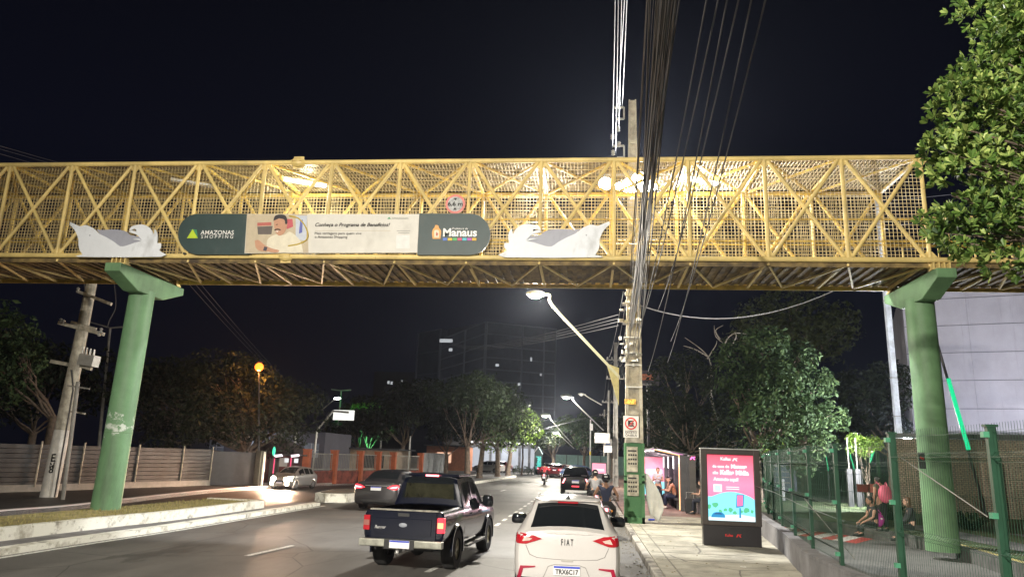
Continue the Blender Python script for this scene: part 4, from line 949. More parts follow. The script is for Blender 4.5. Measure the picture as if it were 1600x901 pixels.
# --- black SUV in front of the hatchback
pk_ = mat('black_car_paint', (.008,.008,.01), .15, .2, .05, 3, coat=.6)
sv = thing('suv_car', (at(899,760,45).x, 45, 0), 'black SUV with two slanted red tail lights ahead of the white hatchback', 'car')
st = [(0,.80,.40,1.02,1.06,.74), (.05,.87,.34,1.04,1.10,.76), (.15,.89,.3,1.05,1.18,.74), (.5,.90,.3,1.05,1.56,.64), (.7,.90,.3,1.04,1.63,.62), (2.4,.90,.3,1.0,1.66,.62), (2.7,.9,.3,1.0,1.58,.63), (3.3,.89,.3,.98,1.12,.7), (4.0,.86,.3,.9,1.0,.66), (4.3,.74,.36,.8,.84,.5)]
bvh, _p = car_shell('sv', sv, st, [(.8,1.4), (1.48,2.1), (2.18,2.9)], (.16,.5), (2.74,3.25), pk_, (.85,3.4), .35, step=.1)
for s in (1, -1):
    f = (lambda p: p) if s == 1 else mir
    proj(bvh, f([(.58,.98), (.66,.98), (.80,.72), (.72,.70)]), 'y', M['redhot'], 'tail_light', sv)
    proj(bvh, f([(.35,1.16), (.80,1.14), (.80,1.17), (.35,1.19)]), 'y', mat('chrome_dull', (.4,.35,.35), .3, .3), 'chrome_strip', sv)
    wheel_at(sv, s*.8, .85, .35, .22); wheel_at(sv, s*.8, 3.4, .35, .22); mirror_at(sv, s*.88, 2.85, 1.12, pk_)
plate_at(sv, 0, -.015, .80, '', .42, .16)
proj(bvh, [(-.22,.50), (.22,.50), (.22,.57), (-.22,.57)], 'y', M['redlit'], 'fog_light', sv)

# --- oncoming light car with headlights on the frontage road
ps_ = mat('silver_car_paint', (.26,.25,.24), .3, .2, .05, 3, coat=.4)
oc = thing('oncoming_car', (-16.05, 42.0, 0), 'silver hatchback driving towards us with glaring headlights on the side road', 'car', rz=R(180-6))
st = [(0,.70,.34,.92,.98,.60), (.1,.83,.24,.95,1.05,.68), (.35,.85,.22,.97,1.25,.62), (.6,.86,.22,.96,1.43,.57), (1.5,.86,.22,.95,1.50,.58), (2.1,.86,.22,.94,1.47,.58), (2.5,.86,.22,.93,1.36,.60), (3.05,.855,.22,.91,1.04,.68), (3.5,.84,.22,.86,.90,.64), (3.85,.74,.24,.76,.80,.5), (3.95,.62,.28,.64,.68,.42)]
bvh, _p = car_shell('oc', oc, st, [(.65,1.1), (1.18,1.85), (1.93,2.65)], (.15,.55), (2.2,3.0), ps_, (.65,3.15), .31)
HL = emit('headlamp', (1,.8,.6), 160)
for s in (1, -1):
    f = (lambda p: p) if s == 1 else mir
    proj(bvh, f([(.34,.56), (.78,.60), (.78,.86), (.34,.80)]), '-y', HL, 'headlight', oc)
    proj(bvh, f([(.46,.32), (.66,.32), (.66,.48), (.46,.48)]), '-y', HL, 'fog_light', oc)
    wheel_at(oc, s*.76, .65, .31, .2); wheel_at(oc, s*.76, 3.15, .31, .2); mirror_at(oc, s*.84, 2.6, 1.0, ps_)
    l = lamp('headlight_beam', (s*.57, 4.05, .66), 600, (1,.6,.38), .08, spot=130, blend=1); l.parent = oc; l.rotation_euler = (R(86), 0, 0)
plate_at(oc, 0, 3.99, .46, '', .4, .12, dy=1)
proj(bvh, [(-.4,.5), (.4,.5), (.36,.62), (-.36,.62)], '-y', M['black'], 'grille', oc)
# --- parked and moving cars at the far end
def far_car(src, x, y, rz, label, paint, lit=False, group='cars at the far end of the road'):
    c = dup(src, (x, y, 0), rz, label=label, group=group); c['category'] = 'car'; c.name = 'far_car'
    for ch in c.children:
        if ch.type == 'MESH' and ch.name.startswith('body'):
            ch.data = ch.data.copy(); ch.data.materials[0] = paint
        if ch.name.startswith(('headlight_beam',)): bpy.data.objects.remove(ch)
    return c
pr_ = mat('red_car_paint', (.1,.008,.012), .3, .1, .05, 3, coat=.4); pbl = mat('blue_car_paint', (.05,.09,.2), .3, .1, .05, 3, coat=.4)
def gx(px, Y): return at(px, 745, Y).x
far_car(sd, gx(847, 88), 88, R(-38), 'red car left of the bright brake lights at the end of the road', pr_)
far_car(sd, gx(866, 84), 84, R(-20), 'car with glowing red brake lights at the end of the road', pr_)
far_car(hb, gx(880, 76), 76, R(-60), 'blue-grey car turning at the far bend, left of the black SUV', pbl)
far_car(hb, gx(785, 96), 96, R(70), 'white car parked by the bright shop behind the tree trunks', pw_)
far_car(hb, gx(797, 98), 99, R(80), 'red car parked next to the white one by the bright shop', pr_)
oc.scale = (.8,.8,.8)
pk.scale = (.90, .95, .95); pk.location.x = -3.33
# ================================================================ PEOPLE
def skinned(chains, sub=1):
    """chains of (position, radius); equal positions are shared joints; first vertex is the root"""
    vs = []; rs = []; es = []; key = {}
    for ch in chains:
        prev = None
        for p, r in ch:
            k = tuple(round(c, 4) for c in p)
            if k not in key: key[k] = len(vs); vs.append(Vector(p)); rs.append(r)
            i = key[k]
            if prev is not None and prev != i: es.append((prev, i))
            prev = i
    me = bpy.data.meshes.new('sk'); me.from_pydata(vs, es, []); o = bpy.data.objects.new('sk', me); COL.objects.link(o)
    md = o.modifiers.new('s', 'SKIN'); md.use_smooth_shade = True
    if not me.skin_vertices: 
        bpy.context.view_layer.objects.active = o
    for i, r in enumerate(rs):
        r = r if isinstance(r, tuple) else (r, r); me.skin_vertices[0].data[i].radius = r; me.skin_vertices[0].data[i].use_root = (i == 0)
    sb = o.modifiers.new('u', 'SUBSURF'); sb.levels = sub; sb.render_levels = sub
    dg = bpy.context.evaluated_depsgraph_get(); dg.update()
    m = bpy.data.meshes.new_from_object(o.evaluated_get(dg)); out = ([v.co.copy() for v in m.vertices], [tuple(f.vertices) for f in m.polygons])
    bpy.data.objects.remove(o); return out
SKINS = [mat('skin_%d' % i, c_, .6, 0, .06, 6) for i, c_ in enumerate(((.36,.2,.13), (.24,.13,.08), (.45,.27,.19)))]
HAIRM = mat('hair_black', (.012,.01,.01), .5); HAIRB = mat('hair_brown', (.1,.05,.025), .5)
EYE = mat('eye_dark', (.02,.015,.01), .3); LIP = mat('lips', (.3,.08,.07), .5)
def hand_chains(wr, d, up, s):
    """palm and five curled fingers from wrist wr pointing along d"""
    d = Vector(d).normalized(); up = Vector(up); sd_ = d.cross(up).normalized(); up = sd_.cross(d); wr = Vector(wr); ch = []
    palm = wr + d*.05
    for k, (o_, l) in enumerate(((-.03,.062), (-.01,.072), (.01,.068), (.03,.052))):
        b0 = palm + sd_*o_ + d*.03
        ch.append([(palm, .022), (b0, .012), (b0+d*l*.5-up*.01, .0095), (b0+d*l*.85-up*.032, .008)])
    th = palm + sd_*s*.03
    ch.append([(palm, .022), (th+sd_*s*.012-d*.01, .012), (th+sd_*s*.03+d*.02-up*.015, .009)])
    return palm, ch
def person(loc, rz, label, J, shirt, pants, skin=0, hair='short', hairm=None, sleeve=.5, shoes=None, group=None, face=0, tilt=0, fem=0, dress=False):
    t = thing('person', loc, label, 'person', group, rz=rz); ORI[t.name] = Vector((0,0,0))
    J = {k: Vector(v) for k, v in J.items()}
    sk_ = SKINS[skin]; hd = J['head']; nk = J['neck']; pe = J['pelvis']; ch_ = J['chest']; wa = pe.lerp(ch_, .45)
    body = [[(pe, (.14,.11)), (wa, (.125,.095)), (ch_, (.155,.11)), (nk-(nk-ch_)*.25, .07), (nk, .052), (nk.lerp(hd, .4), .05)]]
    for s in 'LR':
        body.append([(pe, (.14,.11)), (J['hip'+s], .092), (J['hip'+s].lerp(J['kn'+s], .5), .075), (J['kn'+s], .056), (J['kn'+s].lerp(J['an'+s], .35), .055), (J['an'+s], .036), (J['an'+s]+(J['toe'+s]-J['an'+s])*.5, .036), (J['toe'+s], .028)])
        fo = (J['ha'+s]-J['el'+s]).normalized()
        palm, hch = hand_chains(J['ha'+s], fo, J.get('up'+s, Vector((0,0,1)) if abs(fo.z) < .8 else Vector((0,1,0))), 1 if s == 'L' else -1)
        body.append([(ch_, (.155,.11)), (J['sh'+s], .062), (J['sh'+s].lerp(J['el'+s], .5), .048), (J['el'+s], .038), (J['el'+s].lerp(J['ha'+s], .4), .036), (J['ha'+s], .024), (palm, (.03,.018))])
        J['hch'+s] = hch
    v, f = skinned(body, 1); mb = MB(); mb.add(v, f)
    for s in 'LR':
        v, f = skinned(J['hch'+s], 1); mb.add(v, f)
    # head with face; look = direction of the face in the figure's own frame
    H = Matrix.Translation(hd) @ Matrix.Rotation(face, 4, 'Z') @ Matrix.Rotation(-tilt, 4, 'X')
    def hb_(c, r, n=12, m=8):
        q = MB(); q.ball((0,0,0), r, n, m); mb.add([H @ (p+Vector(c)) for p in q.v], q.f)
    hb_((0,-.005,.02), (.076,.095,.10), 16, 12); hb_((0,.022,-.045), (.056,.07,.068)); hb_((0,.098,-.012), (.013,.02,.024), 8, 6)
    for s in (-1, 1): hb_((s*.078,-.005,-.008), (.012,.02,.03), 8, 6)
    mb.cur = 1
    for s in (-1, 1): hb_((s*.03,.087,.012), (.012,.008,.007), 8, 5)
    for s in (-1, 1): hb_((s*.03,.086,.034), (.018,.007,.004), 8, 5)
    mb.cur = 2; hb_((0,.086,-.05), (.022,.008,.007), 8, 5)
    bo = mb.build('body', [sk_, EYE, LIP], t, smooth=True, world=False)
    # clothes
    r2 = .016
    sv_ = [[(pe, (.15,.12)), (wa, (.138,.11)), (ch_, (.168,.125)), (nk-(nk-ch_)*.28, .08)]]
    for s in 'LR':
        e = J['sh'+s].lerp(J['el'+s], 1)if sleeve > 1 else J['sh'+s].lerp(J['el'+s], max(sleeve, .12))
        sv_.append([(ch_, (.168,.125)), (J['sh'+s], .08), (e, .062)]+([(J['ha'+s], .036)] if sleeve > 1 else []))
    v, f = skinned(sv_, 1); m2 = MB(); m2.add(v, f); so = m2.build('shirt', shirt, t, smooth=True, world=False)
    pv = [[(pe, (.158,.128)), (pe+(wa-pe)*.5, (.15,.12))]]
    for s in 'LR': pv.append([(pe, (.158,.128)), (J['hip'+s], .11), (J['hip'+s].lerp(J['kn'+s], .5), .092), (J['kn'+s], .076), (J['kn'+s].lerp(J['an'+s], .5), .068), (J['an'+s]+Z*.02, .056)])
    v, f = skinned(pv, 1); m2 = MB(); m2.add(v, f); m2.build('trousers', pants, t, smooth=True, world=False)
    for s in 'LR':
        m2 = MB(); a, b = J['an'+s], J['toe'+s]; d = (b-a); 
        m2.tube([a-d*.35+Vector((0,0,-.03)), a-Vector((0,0,.03)), a+d*.6-Vector((0,0,.02)), b+d*.15], [.04,.052,.048,.03], 10); m2.build('shoe', shoes or M['black'], t, smooth=True, world=False)
    if hair == 'helmet':
        q = MB(); q.ball((0,-.005,.02), (.125,.145,.14), 18, 12); mb = MB(); mb.add([H @ p for p in q.v], q.f); ho = mb.build('helmet', M['blackg'], t, smooth=True, world=False)
        q = MB(); q.ball((0,.05,-.0), (.105,.105,.06), 14, 8); mb = MB(); mb.add([H @ p for p in q.v], q.f); mb.build('visor', M['glass'], ho, smooth=True, world=False)
        q = MB(); q.box((0,-.147,.06), (.09,.01,.02)); mb = MB(); mb.add([H @ p for p in q.v], q.f); mb.build('helmet_sticker', M['signwhite'], ho, world=False)
    else:
        mb = MB()
        def hh(c, r):
            q = MB(); q.ball((0,0,0), r, 14, 9); mb.add([H @ (p+Vector(c)) for p in q.v], q.f)
        hh((0,-.02,.045), (.088,.098,.09)); hh((0,-.045,0), (.08,.065,.075)); hh((0,.035,.095), (.06,.045,.03))
        if hair == 'long':
            hh((0,-.07,-.08), (.075,.04,.13)); hh((.065,-.02,-.06), (.025,.045,.11)); hh((-.065,-.02,-.06), (.025,.045,.11))
        if hair == 'bun': hh((0,-.11,.06), (.04,.04,.04))
        mb.build('hair', hairm or HAIRM, t, smooth=True, world=False)
    return t
def stand_pose(lean=0, armsdown=True):
    J = dict(pelvis=(0,0,.94), chest=(0,lean*.4,1.30), neck=(0,lean,1.48), head=(0,lean+.02,1.62))
    for s, k in ((-1,'L'), (1,'R')):
        J['sh'+k] = (s*.18, lean*.9, 1.41); J['el'+k] = (s*.24, lean-.03, 1.12); J['ha'+k] = (s*.25, lean+.05, .88)
        J['hip'+k] = (s*.09,0,.88); J['kn'+k] = (s*.10,.03,.48); J['an'+k] = (s*.11,-.02,.08); J['toe'+k] = (s*.13,.14,.035)
    return J
def sit_pose(h=.45, lean=.08, knee=.42, phone=True, spread=.1):
    J = dict(pelvis=(0,0,h+.1), chest=(0,lean*.6,h+.46), neck=(0,lean+.03,h+.64), head=(0,lean+.08,h+.77))
    for s, k in ((-1,'L'), (1,'R')):
        J['sh'+k] = (s*.17, lean+.02, h+.57); J['el'+k] = (s*.22, lean+.10, h+.31)
        J['ha'+k] = (s*.07, lean+.33, h+.33) if phone else (s*.14, knee-.05, h+.17)
        J['hip'+k] = (s*.09,.04,h+.09); J['kn'+k] = (s*spread*1.2,knee,h+.06); J['an'+k] = (s*spread,knee+.02,.09); J['toe'+k] = (s*spread*1.2,knee+.18,.035)
    return J
def phone(par, p, m=None):
    mb = MB(); mb.box(p, (.075,.012,.15), rx=-.6)
    o = mb.build('phone', M['blackg'], None, loc=None); return o
cl = lambda n, *a: mat(n, a, .85, 0, .12, 8, .3, 40)

# ================================================================ MOTORCYCLES
def motorcycle(name, loc, rz, label, paint, lit=True, group=None):
    t = thing(name, loc, label, 'motorcycle', group, rz=rz)
    for y, nm in ((0, 1), (1.28, 2)):
        mb = MB(); mb.lathe([(.235,-.03), (.26,-.05), (.295,-.035), (.305,0), (.295,.035), (.26,.05), (.235,.03), (.235,-.03)], (0, y, .305), 'X', 28); w = mb.build('wheel', M['tyre'], t, smooth=True, world=False)
        mb = MB(); mb.lathe([(.235,-.02), (.235,.02), (.215,.02), (.215,-.02), (.235,-.02)], (0, y, .305), 'X', 24)
        for k in range(6): a = PI*k/3; mb.bar((0, y, .305), (0, y+.225*math.cos(a), .305+.225*math.sin(a)), .02)
        mb.cyl((-.06, y, .305), (.06, y, .305), .05); mb.build('rim', M['steel'], w, world=False)
    mb = MB(); mb.tube([(0,.2,.62), (0,.55,.62), (0,1.0,.9)], .03, 8); mb.tube([(0,.25,.6), (0,.45,.35), (0,.85,.3), (0,1.02,.88)], .022, 8)
    for s in (-1, 1): mb.tube([(s*.07,0,.305), (s*.07,.4,.4)], .02, 6); mb.tube([(s*.09,.02,.34), (s*.11,.12,.68)], .024, 6); mb.tube([(s*.08,1.28,.305), (s*.08,1.06,.92)], .022, 6)
    mb.build('frame', M['steel'], t, world=False)
    mb = MB(); mb.ball((0,.72,.50), (.15,.2,.17)); mb.box((0,.62,.36), (.22,.3,.2)); mb.build('engine', M['galv'], t, world=False, smooth=True)
    mb = MB(); mb.ball((0,.74,.86), (.14,.26,.13), 14, 9); mb.build('fuel_tank', paint, t, world=False, smooth=True)
    mb = MB(); mb.tube([(0,-.22,.86), (0,.05,.83), (0,.35,.80), (0,.52,.82)], [.08,.12,.13,.1], 10); mb.v = [Vector((p.x, p.y, .82+(p.z-.82)*.55)) for p in mb.v]; mb.build('seat', M['black'], t, world=False, smooth=True)
    for s in (-1, 1): mb = MB(); mb.prism([(s*.12,-.2,.76), (s*.12,.4,.74), (s*.12,.3,.60), (s*.12,.0,.62)], (s*.02,0,0)); mb.build('side_cover', paint, t, world=False)
    mb = MB(); mb.tube([(0,-.36,.52), (0,-.3,.68), (0,-.12,.72)], .035, 8); mb.build('rear_mudguard', M['black'], t, world=False)
    mb = MB(); mb.tube([(0,1.0,.66), (0,1.2,.67), (0,1.45,.6)], .045, 8); mb.build('front_mudguard', paint, t, world=False)
    mb = MB(); mb.box((0,-.31,.79), (.14,.06,.08)); mb.build('tail_light', M['redhot'] if lit else M['red'], t, world=False, bevel=.01)
    for s in (-1, 1):
        mb = MB(); mb.ball((s*.17,-.27,.76), .028, 8, 6); mb.build('indicator', mat('amber', (.5,.2,.02), .3), t, world=False)
        mb = MB(); mb.tube([(s*.1,.98,1.0), (s*.22,.95,1.12)], .008, 5); mb.ball((s*.27,.94,1.17), (.07,.02,.05), 10, 6); mb.build('mirror', M['black'], t, world=False)
    mb = MB(); mb.tube([(-.36,.86,1.0), (-.2,.95,1.0), (0,.99,.97), (.2,.95,1.0), (.36,.86,1.0)], .016, 8); mb.build('handlebar', M['black'], t, world=False)
    mb = MB(); mb.ball((0,1.12,.93), (.1,.08,.1), 12, 8); mb.build('headlamp', M['galv'], t, world=False, smooth=True)
    mb = MB(); mb.tube([(.14,.6,.3), (.15,.3,.28), (.17,-.18,.38)], [.02,.03,.045], 10); mb.build('exhaust', M['galv'], t, world=False, smooth=True)
    mb = MB(); mb.box((0,-.40,.60), (.2,.01,.15)); mb.build('number_plate', M['platew'], t, world=False)
    return t
def ride_pose(lean=.12):
    J = dict(pelvis=(0,.22,.94), chest=(0,.22+lean,1.27), neck=(0,.26+lean,1.46), head=(0,.3+lean,1.61))
    for s, k in ((-1,'L'), (1,'R')):
        J['sh'+k] = (s*.19,.26+lean,1.39); J['el'+k] = (s*.34,.42,1.15); J['ha'+k] = (s*.34,.80,1.03)
        J['hip'+k] = (s*.1,.26,.9); J['kn'+k] = (s*.24,.70,.78); J['an'+k] = (s*.17,.42,.36); J['toe'+k] = (s*.19,.58,.30)
    return J
m1 = (at(946,742,22).x, 21.5, 0)
motorcycle('motorcycle', m1, R(-2), 'motorcycle ridden between the white hatchback and the kerb', M['blackg'], lit=True)
person(m1, R(-2), 'rider in a black helmet and dark sleeveless top beside the white hatchback', ride_pose(), cl('navy_vest', .015,.02,.045), cl('dark_trousers', .015,.015,.018), 1, 'helmet', sleeve=.1)
m2_ = (at(931,745,29).x, 29, 0)
motorcycle('motorcycle', m2_, R(3), 'second motorcycle with a bright red tail light, ahead of the rider in the black helmet', M['blackg'])
person(m2_, R(3), 'rider in a grey shirt on the second motorcycle, ahead of the black-helmeted rider', ride_pose(), cl('grey_shirt', .2,.2,.21), cl('dark_trousers2', .015,.015,.018), 0, 'helmet', sleeve=.6)
m3_ = gnd(850, 757, 0)
motorcycle('motorcycle', m3_, R(0), 'far motorcycle with glowing red tail light in the middle of the road', mat('red_bike', (.35,.02,.03), .3))
person(m3_, R(0), 'rider in red on the far motorcycle in the middle of the road', ride_pose(), cl('red_jacket', .4,.03,.04), cl('dark_trousers3', .02,.02,.02), 1, 'helmet', sleeve=2)

# ================================================================ LIT ADVERT PANELS
def lit(name, col, s): return emit(name, col, s)
ES = .33
A = {k: lit('ad_'+k, c_, ES) for k, c_ in dict(red=(.95,.05,.16), pink=(1,.2,.42), white=(1,1,1), sky=(.25,.8,.95), pale=(.75,.95,1), blue=(.02,.25,.5), green=(.1,.5,.25), dk=(.02,.1,.25), mint=(.55,1,.85)).items()}
def grad_ad():
    m = lit('ad_gradient', (1,1,1), ES); nt = m.node_tree; N = nt.nodes; L = nt.links; b = N['Principled BSDF']
    tcn = N.new('ShaderNodeTexCoord'); cr = N.new('ShaderNodeValToRGB'); sp = N.new('ShaderNodeSeparateXYZ'); L.new(tcn.outputs['Generated'], sp.inputs[0]); L.new(sp.outputs['Z'], cr.inputs[0])
    e = cr.color_ramp.elements; e[0].position = .35; e[0].color = (1,.16,.36,1); e[1].position = 1; e[1].color = (.95,.03,.1,1); k = e.new(.82); k.color = (1,.12,.25,1); k = e.new(.55); k.color = (1,.22,.42,1)
    L.new(cr.outputs[0], b.inputs['Emission Color']); return m
GA = grad_ad()
def k_logo(mbx, o, u, v, s):
    """angular K mark: three slanted strokes"""
    o, u, v = Vector(o), Vector(u), Vector(v); n = u.cross(v)*.004
    for q in ([(0,0),(.28,0),(.62,.55),(.45,.62),(.36,.62)], [(.42,.30),(.62,.55),(1.15,.62),(1.05,.45),(.72,.42)], [(.60,.36),(.82,.36),(1.1,.0),(.85,.0)]):
        mbx.add([o+u*a*s+v*b*s+n for a, b in q], [tuple(range(len(q)))])
ap = thing('advert_panel', (3.69, 19.62, .15), 'backlit pink advertising panel in a dark frame standing on the pavement', 'advertising panel')
x0, x1, z0, z1 = 2.97, 4.39, .15, 2.5; fy = 19.5
def fr(bx, m, name, bev=.01): mb = MB(); mb.box2(*bx); return mb.build(name, m, ap, bevel=bev)
fm_ = mat('panel_frame', (.06,.05,.045), .4, .3, .1, 3)
fr(((x0, fy+.02, z0), (x1, fy+.26, z0+.49)), mat('panel_base', (.018,.016,.018), .4), 'base', .015)
fr(((x0-.02, fy, z0+.49), (x0+.13, fy+.28, z1)), fm_, 'frame'); fr(((x1-.13, fy, z0+.49), (x1+.02, fy+.28, z1)), fm_, 'frame')
fr(((x0+.13, fy, z1-.13), (x1-.13, fy+.28, z1)), fm_, 'frame'); fr(((x0+.13, fy, z0+.49), (x1-.13, fy+.28, z0+.6)), fm_, 'frame')
fr(((x0-.03, fy-.01, z1+.003), (x1+.03, fy+.29, z1+.03)), M['galv'], 'top_cap'); fr(((x0+.13, fy+.12, z0+.6), (x1-.13, fy+.26, z1-.13)), M['steel'], 'backing', 0)
ax0, ax1, az0, az1 = x0+.132, x1-.132, z0+.602, z1-.132; W_, H_ = ax1-ax0, az1-az0; ay = fy+.06
def A2(u, v): return (ax0+u*W_, az0+v*H_)
def aq(pts, m, name, k=1):
    mb = MB(); mb.add([(A2(u, v)[0], ay-.002*k, A2(u, v)[1]) for u, v in pts], [tuple(range(len(pts)))]); return mb.build(name, m, ap)
aq([(0,0),(1,0),(1,1),(0,1)], GA, 'lit_face', 0)
aq([(0,0),(1,0),(1,.33)]+[(1-k/12, .33+.11*math.sin(PI*(k/12)*.96+.12)) for k in range(1, 12)]+[(0,.36)], A['sky'], 'printed_sky', 1)
arc = [(k/14, .365+.105*math.sin(PI*(1-k/14)*.96+.12)-.03*(k/14)) for k in range(15)]
aq([(0,0),(1,0),(1,.07),(.7,.1),(.4,.09),(0,.05)], A['pale'], 'printed_road', 2)
rr = random.Random(4)
for k in range(9):
    u, v, r = .04+k*.11+rr.uniform(-.02,.02), .12+rr.uniform(0,.05)+(.08 if k < 2 else 0), rr.uniform(.04,.07)
    aq([(u+r*math.cos(a)*rr.uniform(.7,1.2), v+r*.6*math.sin(a)*rr.uniform(.7,1.3)) for a in [2*PI*j/9 for j in range(9)]], A['green'], 'printed_tree', 3)
aq(smooth([(.06,.045), (.08,.085), (.14,.12), (.28,.125), (.35,.09), (.36,.045)], 3), A['blue'], 'printed_car', 4)
aq([(.12,.09),(.16,.115),(.27,.115),(.31,.09)], A['dk'], 'printed_window', 5)
aq([(.60,.20),(.76,.22),(.78,.40),(.62,.405)], A['blue'], 'printed_panel_frame', 4); aq([(.625,.225),(.74,.235),(.755,.39),(.635,.39)], A['pink'], 'printed_panel', 5); aq([(.66,.05),(.70,.05),(.70,.2),(.67,.2)], A['blue'], 'printed_pole', 4)
def at_(s, u, v, w, m=A['white'], bold=.03, name='lettering', h=None): q = A2(u, v); return txt(s, (q[0], ay-.004, q[1]), X, Z, w*W_, m, ap, name, bold=bold, h=h)
at_('Kallas', .30, .915, .22, bold=.02)
mb = MB(); q = A2(.55,.91); k_logo(mb, (q[0], ay-.004, q[1]), X, Z, .12); mb.build('logo_mark', A['white'], ap)
at_('de casa de', .12, .80, .36); at_('Manaus', .52, .795, .34, bold=.06); at_('s\u00e3o', .12, .70, .12); at_('Kallas M\u00eddia', .28, .695, .62, bold=.06)
at_('Anuncie aqui!', .13, .585, .54, bold=.04)
aq([(.13,.43),(.31,.43),(.31,.545),(.13,.545)], A['white'], 'white_square', 2); aq([(.155,.445),(.285,.445),(.285,.53),(.155,.53)], A['mint'], 'mint_square', 3)
aq([(.40,.505),(.68,.505),(.68,.515),(.40,.515)], A['white'], 'fine_print', 2); aq([(.40,.475),(.68,.475),(.68,.485),(.40,.485)], A['white'], 'fine_print', 2)
txt('Kallas', (3.50, fy+.018, .38), X, Z, .19, M['signred'], ap, bold=.02); mb = MB(); k_logo(mb, (3.76, fy+.018, .37), X, Z, .12); mb.build('logo_mark', M['signred'], ap)
gl = MB(); gl.box2((ax0, ay-.03, az0), (ax1, ay-.024, az1))

# second lit panel far along the pavement
q = gnd(937, 752, .15)
fpn = thing('advert_panel', (q.x, q.y, .15), 'smaller pink lit panel far along the pavement, left of the second pole', 'advertising panel')
a, b = at(924, 723, q.y), at(948, 750, q.y)
mb = MB(); mb.box2((a.x, q.y, .15), (b.x, q.y+.3, a.z+.1)); mb.build('frame', M['steel'], fpn); mb = MB(); mb.box2((a.x+.08, q.y-.02, .9), (b.x-.08, q.y-.005, a.z)); mb.build('lit_face', lit('ad_far', (1,.3,.42), .35), fpn)
mb = MB(); mb.box2((a.x+.25, q.y-.03, 1.1), (b.x-.25, q.y-.022, a.z-.5)); mb.build('lit_print', lit('ad_far2', (1,.6,.66), .4), fpn)

# ================================================================ BUS SHELTER
bs_ = thing('bus_shelter', (3.5, 35, .15), 'dark modern bus shelter with glowing light strips and a lit pink end panel', 'bus shelter')
def sb(a, b, m, name, bev=0, par=None): mb = MB(); mb.box2(a, b); return mb.build(name, m, par or bs_, bevel=bev)
LEDW = emit('led_white', (1,.95,.9), .9); LEDO = emit('led_orange', (1,.42,.2), .75); LEDP = emit('led_pink', (.95,.35,.75), .3)
for k, y in enumerate((32.2, 34.3, 36.4, 38.5)):
    fm2 = MB(); th = .12
    fm2.prism([(2.92,y,2.66), (3.98,y,2.46), (4.32,y,2.42), (4.32,y,.15), (3.98,y,.15), (3.98,y,2.33), (2.92,y,2.53)], (0,th,0)); fm2.build('portal_frame', M['steel'], bs_)
    mb = MB(); m_ = LEDO if k == 0 else LEDW
    mb.bar((2.92,y-.015,2.64), (3.95,y-.015,2.44), .045, .03); mb.bar((3.95,y-.015,2.44), (3.95,y-.015,.2 if k == 0 else 1.85), .035, .04); mb.build('light_strip', m_, bs_)
sb((4.30,32.1,.15), (4.36,38.7,2.4), M['steel'], 'back_panel'); sb((4.36,32.05,.15), (4.62,32.6,2.46), mat('fascia', (.06,.055,.05), .5), 'end_fascia', .01)
mb = MB(); mb.prism([(2.9,32.1,2.68), (4.3,32.1,2.47), (4.3,32.1,2.52), (2.9,32.1,2.73)], (0,6.6,0)); mb.build('roof', M['steel'], bs_)
for k in range(7): mb = MB(); y = 32.7+k*.92; mb.prism([(2.95,y,2.665), (4.2,y,2.475), (4.2,y,2.46), (2.95,y,2.65)], (0,.3,0)); mb.build('ceiling_strip', LEDP, bs_)
for y in (34.6, 36.5): sb((4.24,y,.8), (4.29,y+1.3,2.1), emit('lit_map', (.85,.7,.85), .16), 'lit_map_panel')
sb((2.85,38.8,.3), (4.15,39.0,2.45), M['steel'], 'end_panel'); sb((2.93,38.78,.45), (4.08,38.79,2.35), GA, 'end_panel_face'); sb((2.95,38.76,.5), (4.06,38.77,1.15), A['sky'], 'end_panel_print'); sb((3.1,38.75,1.5), (3.9,38.76,1.75), A['white'], 'end_panel_title')
mb = MB(); k_logo(mb, (4.38, 32.03, 2.27), X, Z, .20); mb.build('logo_mark', emit('logo_pink', (1,.1,.35), 1.2), bs_)
sb((3.85,32.9,.55), (4.2,38.2,.61), M['steel'], 'bench_seat')
for y in (33.2, 35.5, 37.8): sb((3.95,y,.15), (4.1,y+.08,.55), M['steel'], 'bench_leg')
for y, w_ in ((33.2, 45), (36.5, 45)):
    l = lamp('shelter_light', (3.4, y, 2.3), w_, (1,.75,.8), .3); setpar(l, bs_)
lamp_ = lamp('end_panel_light', (3.5, 38.4, 1.4), 12, (1,.5,.65), .4); setpar(lamp_, bs_)
# people waiting
J = stand_pose(.04); J['elL'] = (-.23,.08,1.15); J['haL'] = (-.07,.30,1.22); J['elR'] = (.23,.08,1.15); J['haR'] = (.08,.30,1.22); J['head'] = (0,.09,1.6)
man = person((3.30,34.6,.15), R(165), 'standing man in a grey and black T-shirt looking at his phone by the bus shelter', J, cl('grey_tee', .33,.33,.36), cl('black_trousers', .012,.012,.018), 0, 'short', tilt=-.35)
o = MB().box((0,0,0), (.075,.012,.15), rx=-.6).build('phone', M['blackg'], loc=(3.22,34.26,1.42)); tag(o, 'dark mobile phone held in both hands by the standing man', 'phone')
seated = [(3.95,33.6,R(78),cl('peach_top', .5,.2,.12),cl('navy_jeans', .012,.018,.05),0,'long','woman in a peach top sitting nearest the front frame inside the bus shelter'),
          (3.97,34.25,R(84),cl('black_top', .03,.03,.035),cl('navy_jeans2', .012,.018,.05),2,'short','seated person in a dark top, second from the front inside the bus shelter'),
          (3.97,34.95,R(80),cl('tan_top', .35,.2,.14),cl('black_jeans', .012,.012,.016),0,'short','seated person leaning forward in a tan top behind the others in the bus shelter')]
for x, y, a, sm, pm, skn, hr, lb in seated: person((x,y,.15), a, lb, sit_pose(.44, .14), sm, pm, skn, hr, sleeve=.45, group='people seated in the bus shelter', tilt=-.3, shoes=M['signwhite'] if skn == 0 else None)
bl = thing('low_bench', (4.75,30.4,.15), 'grey concrete bench block between the shelter and the advert panel', 'bench')
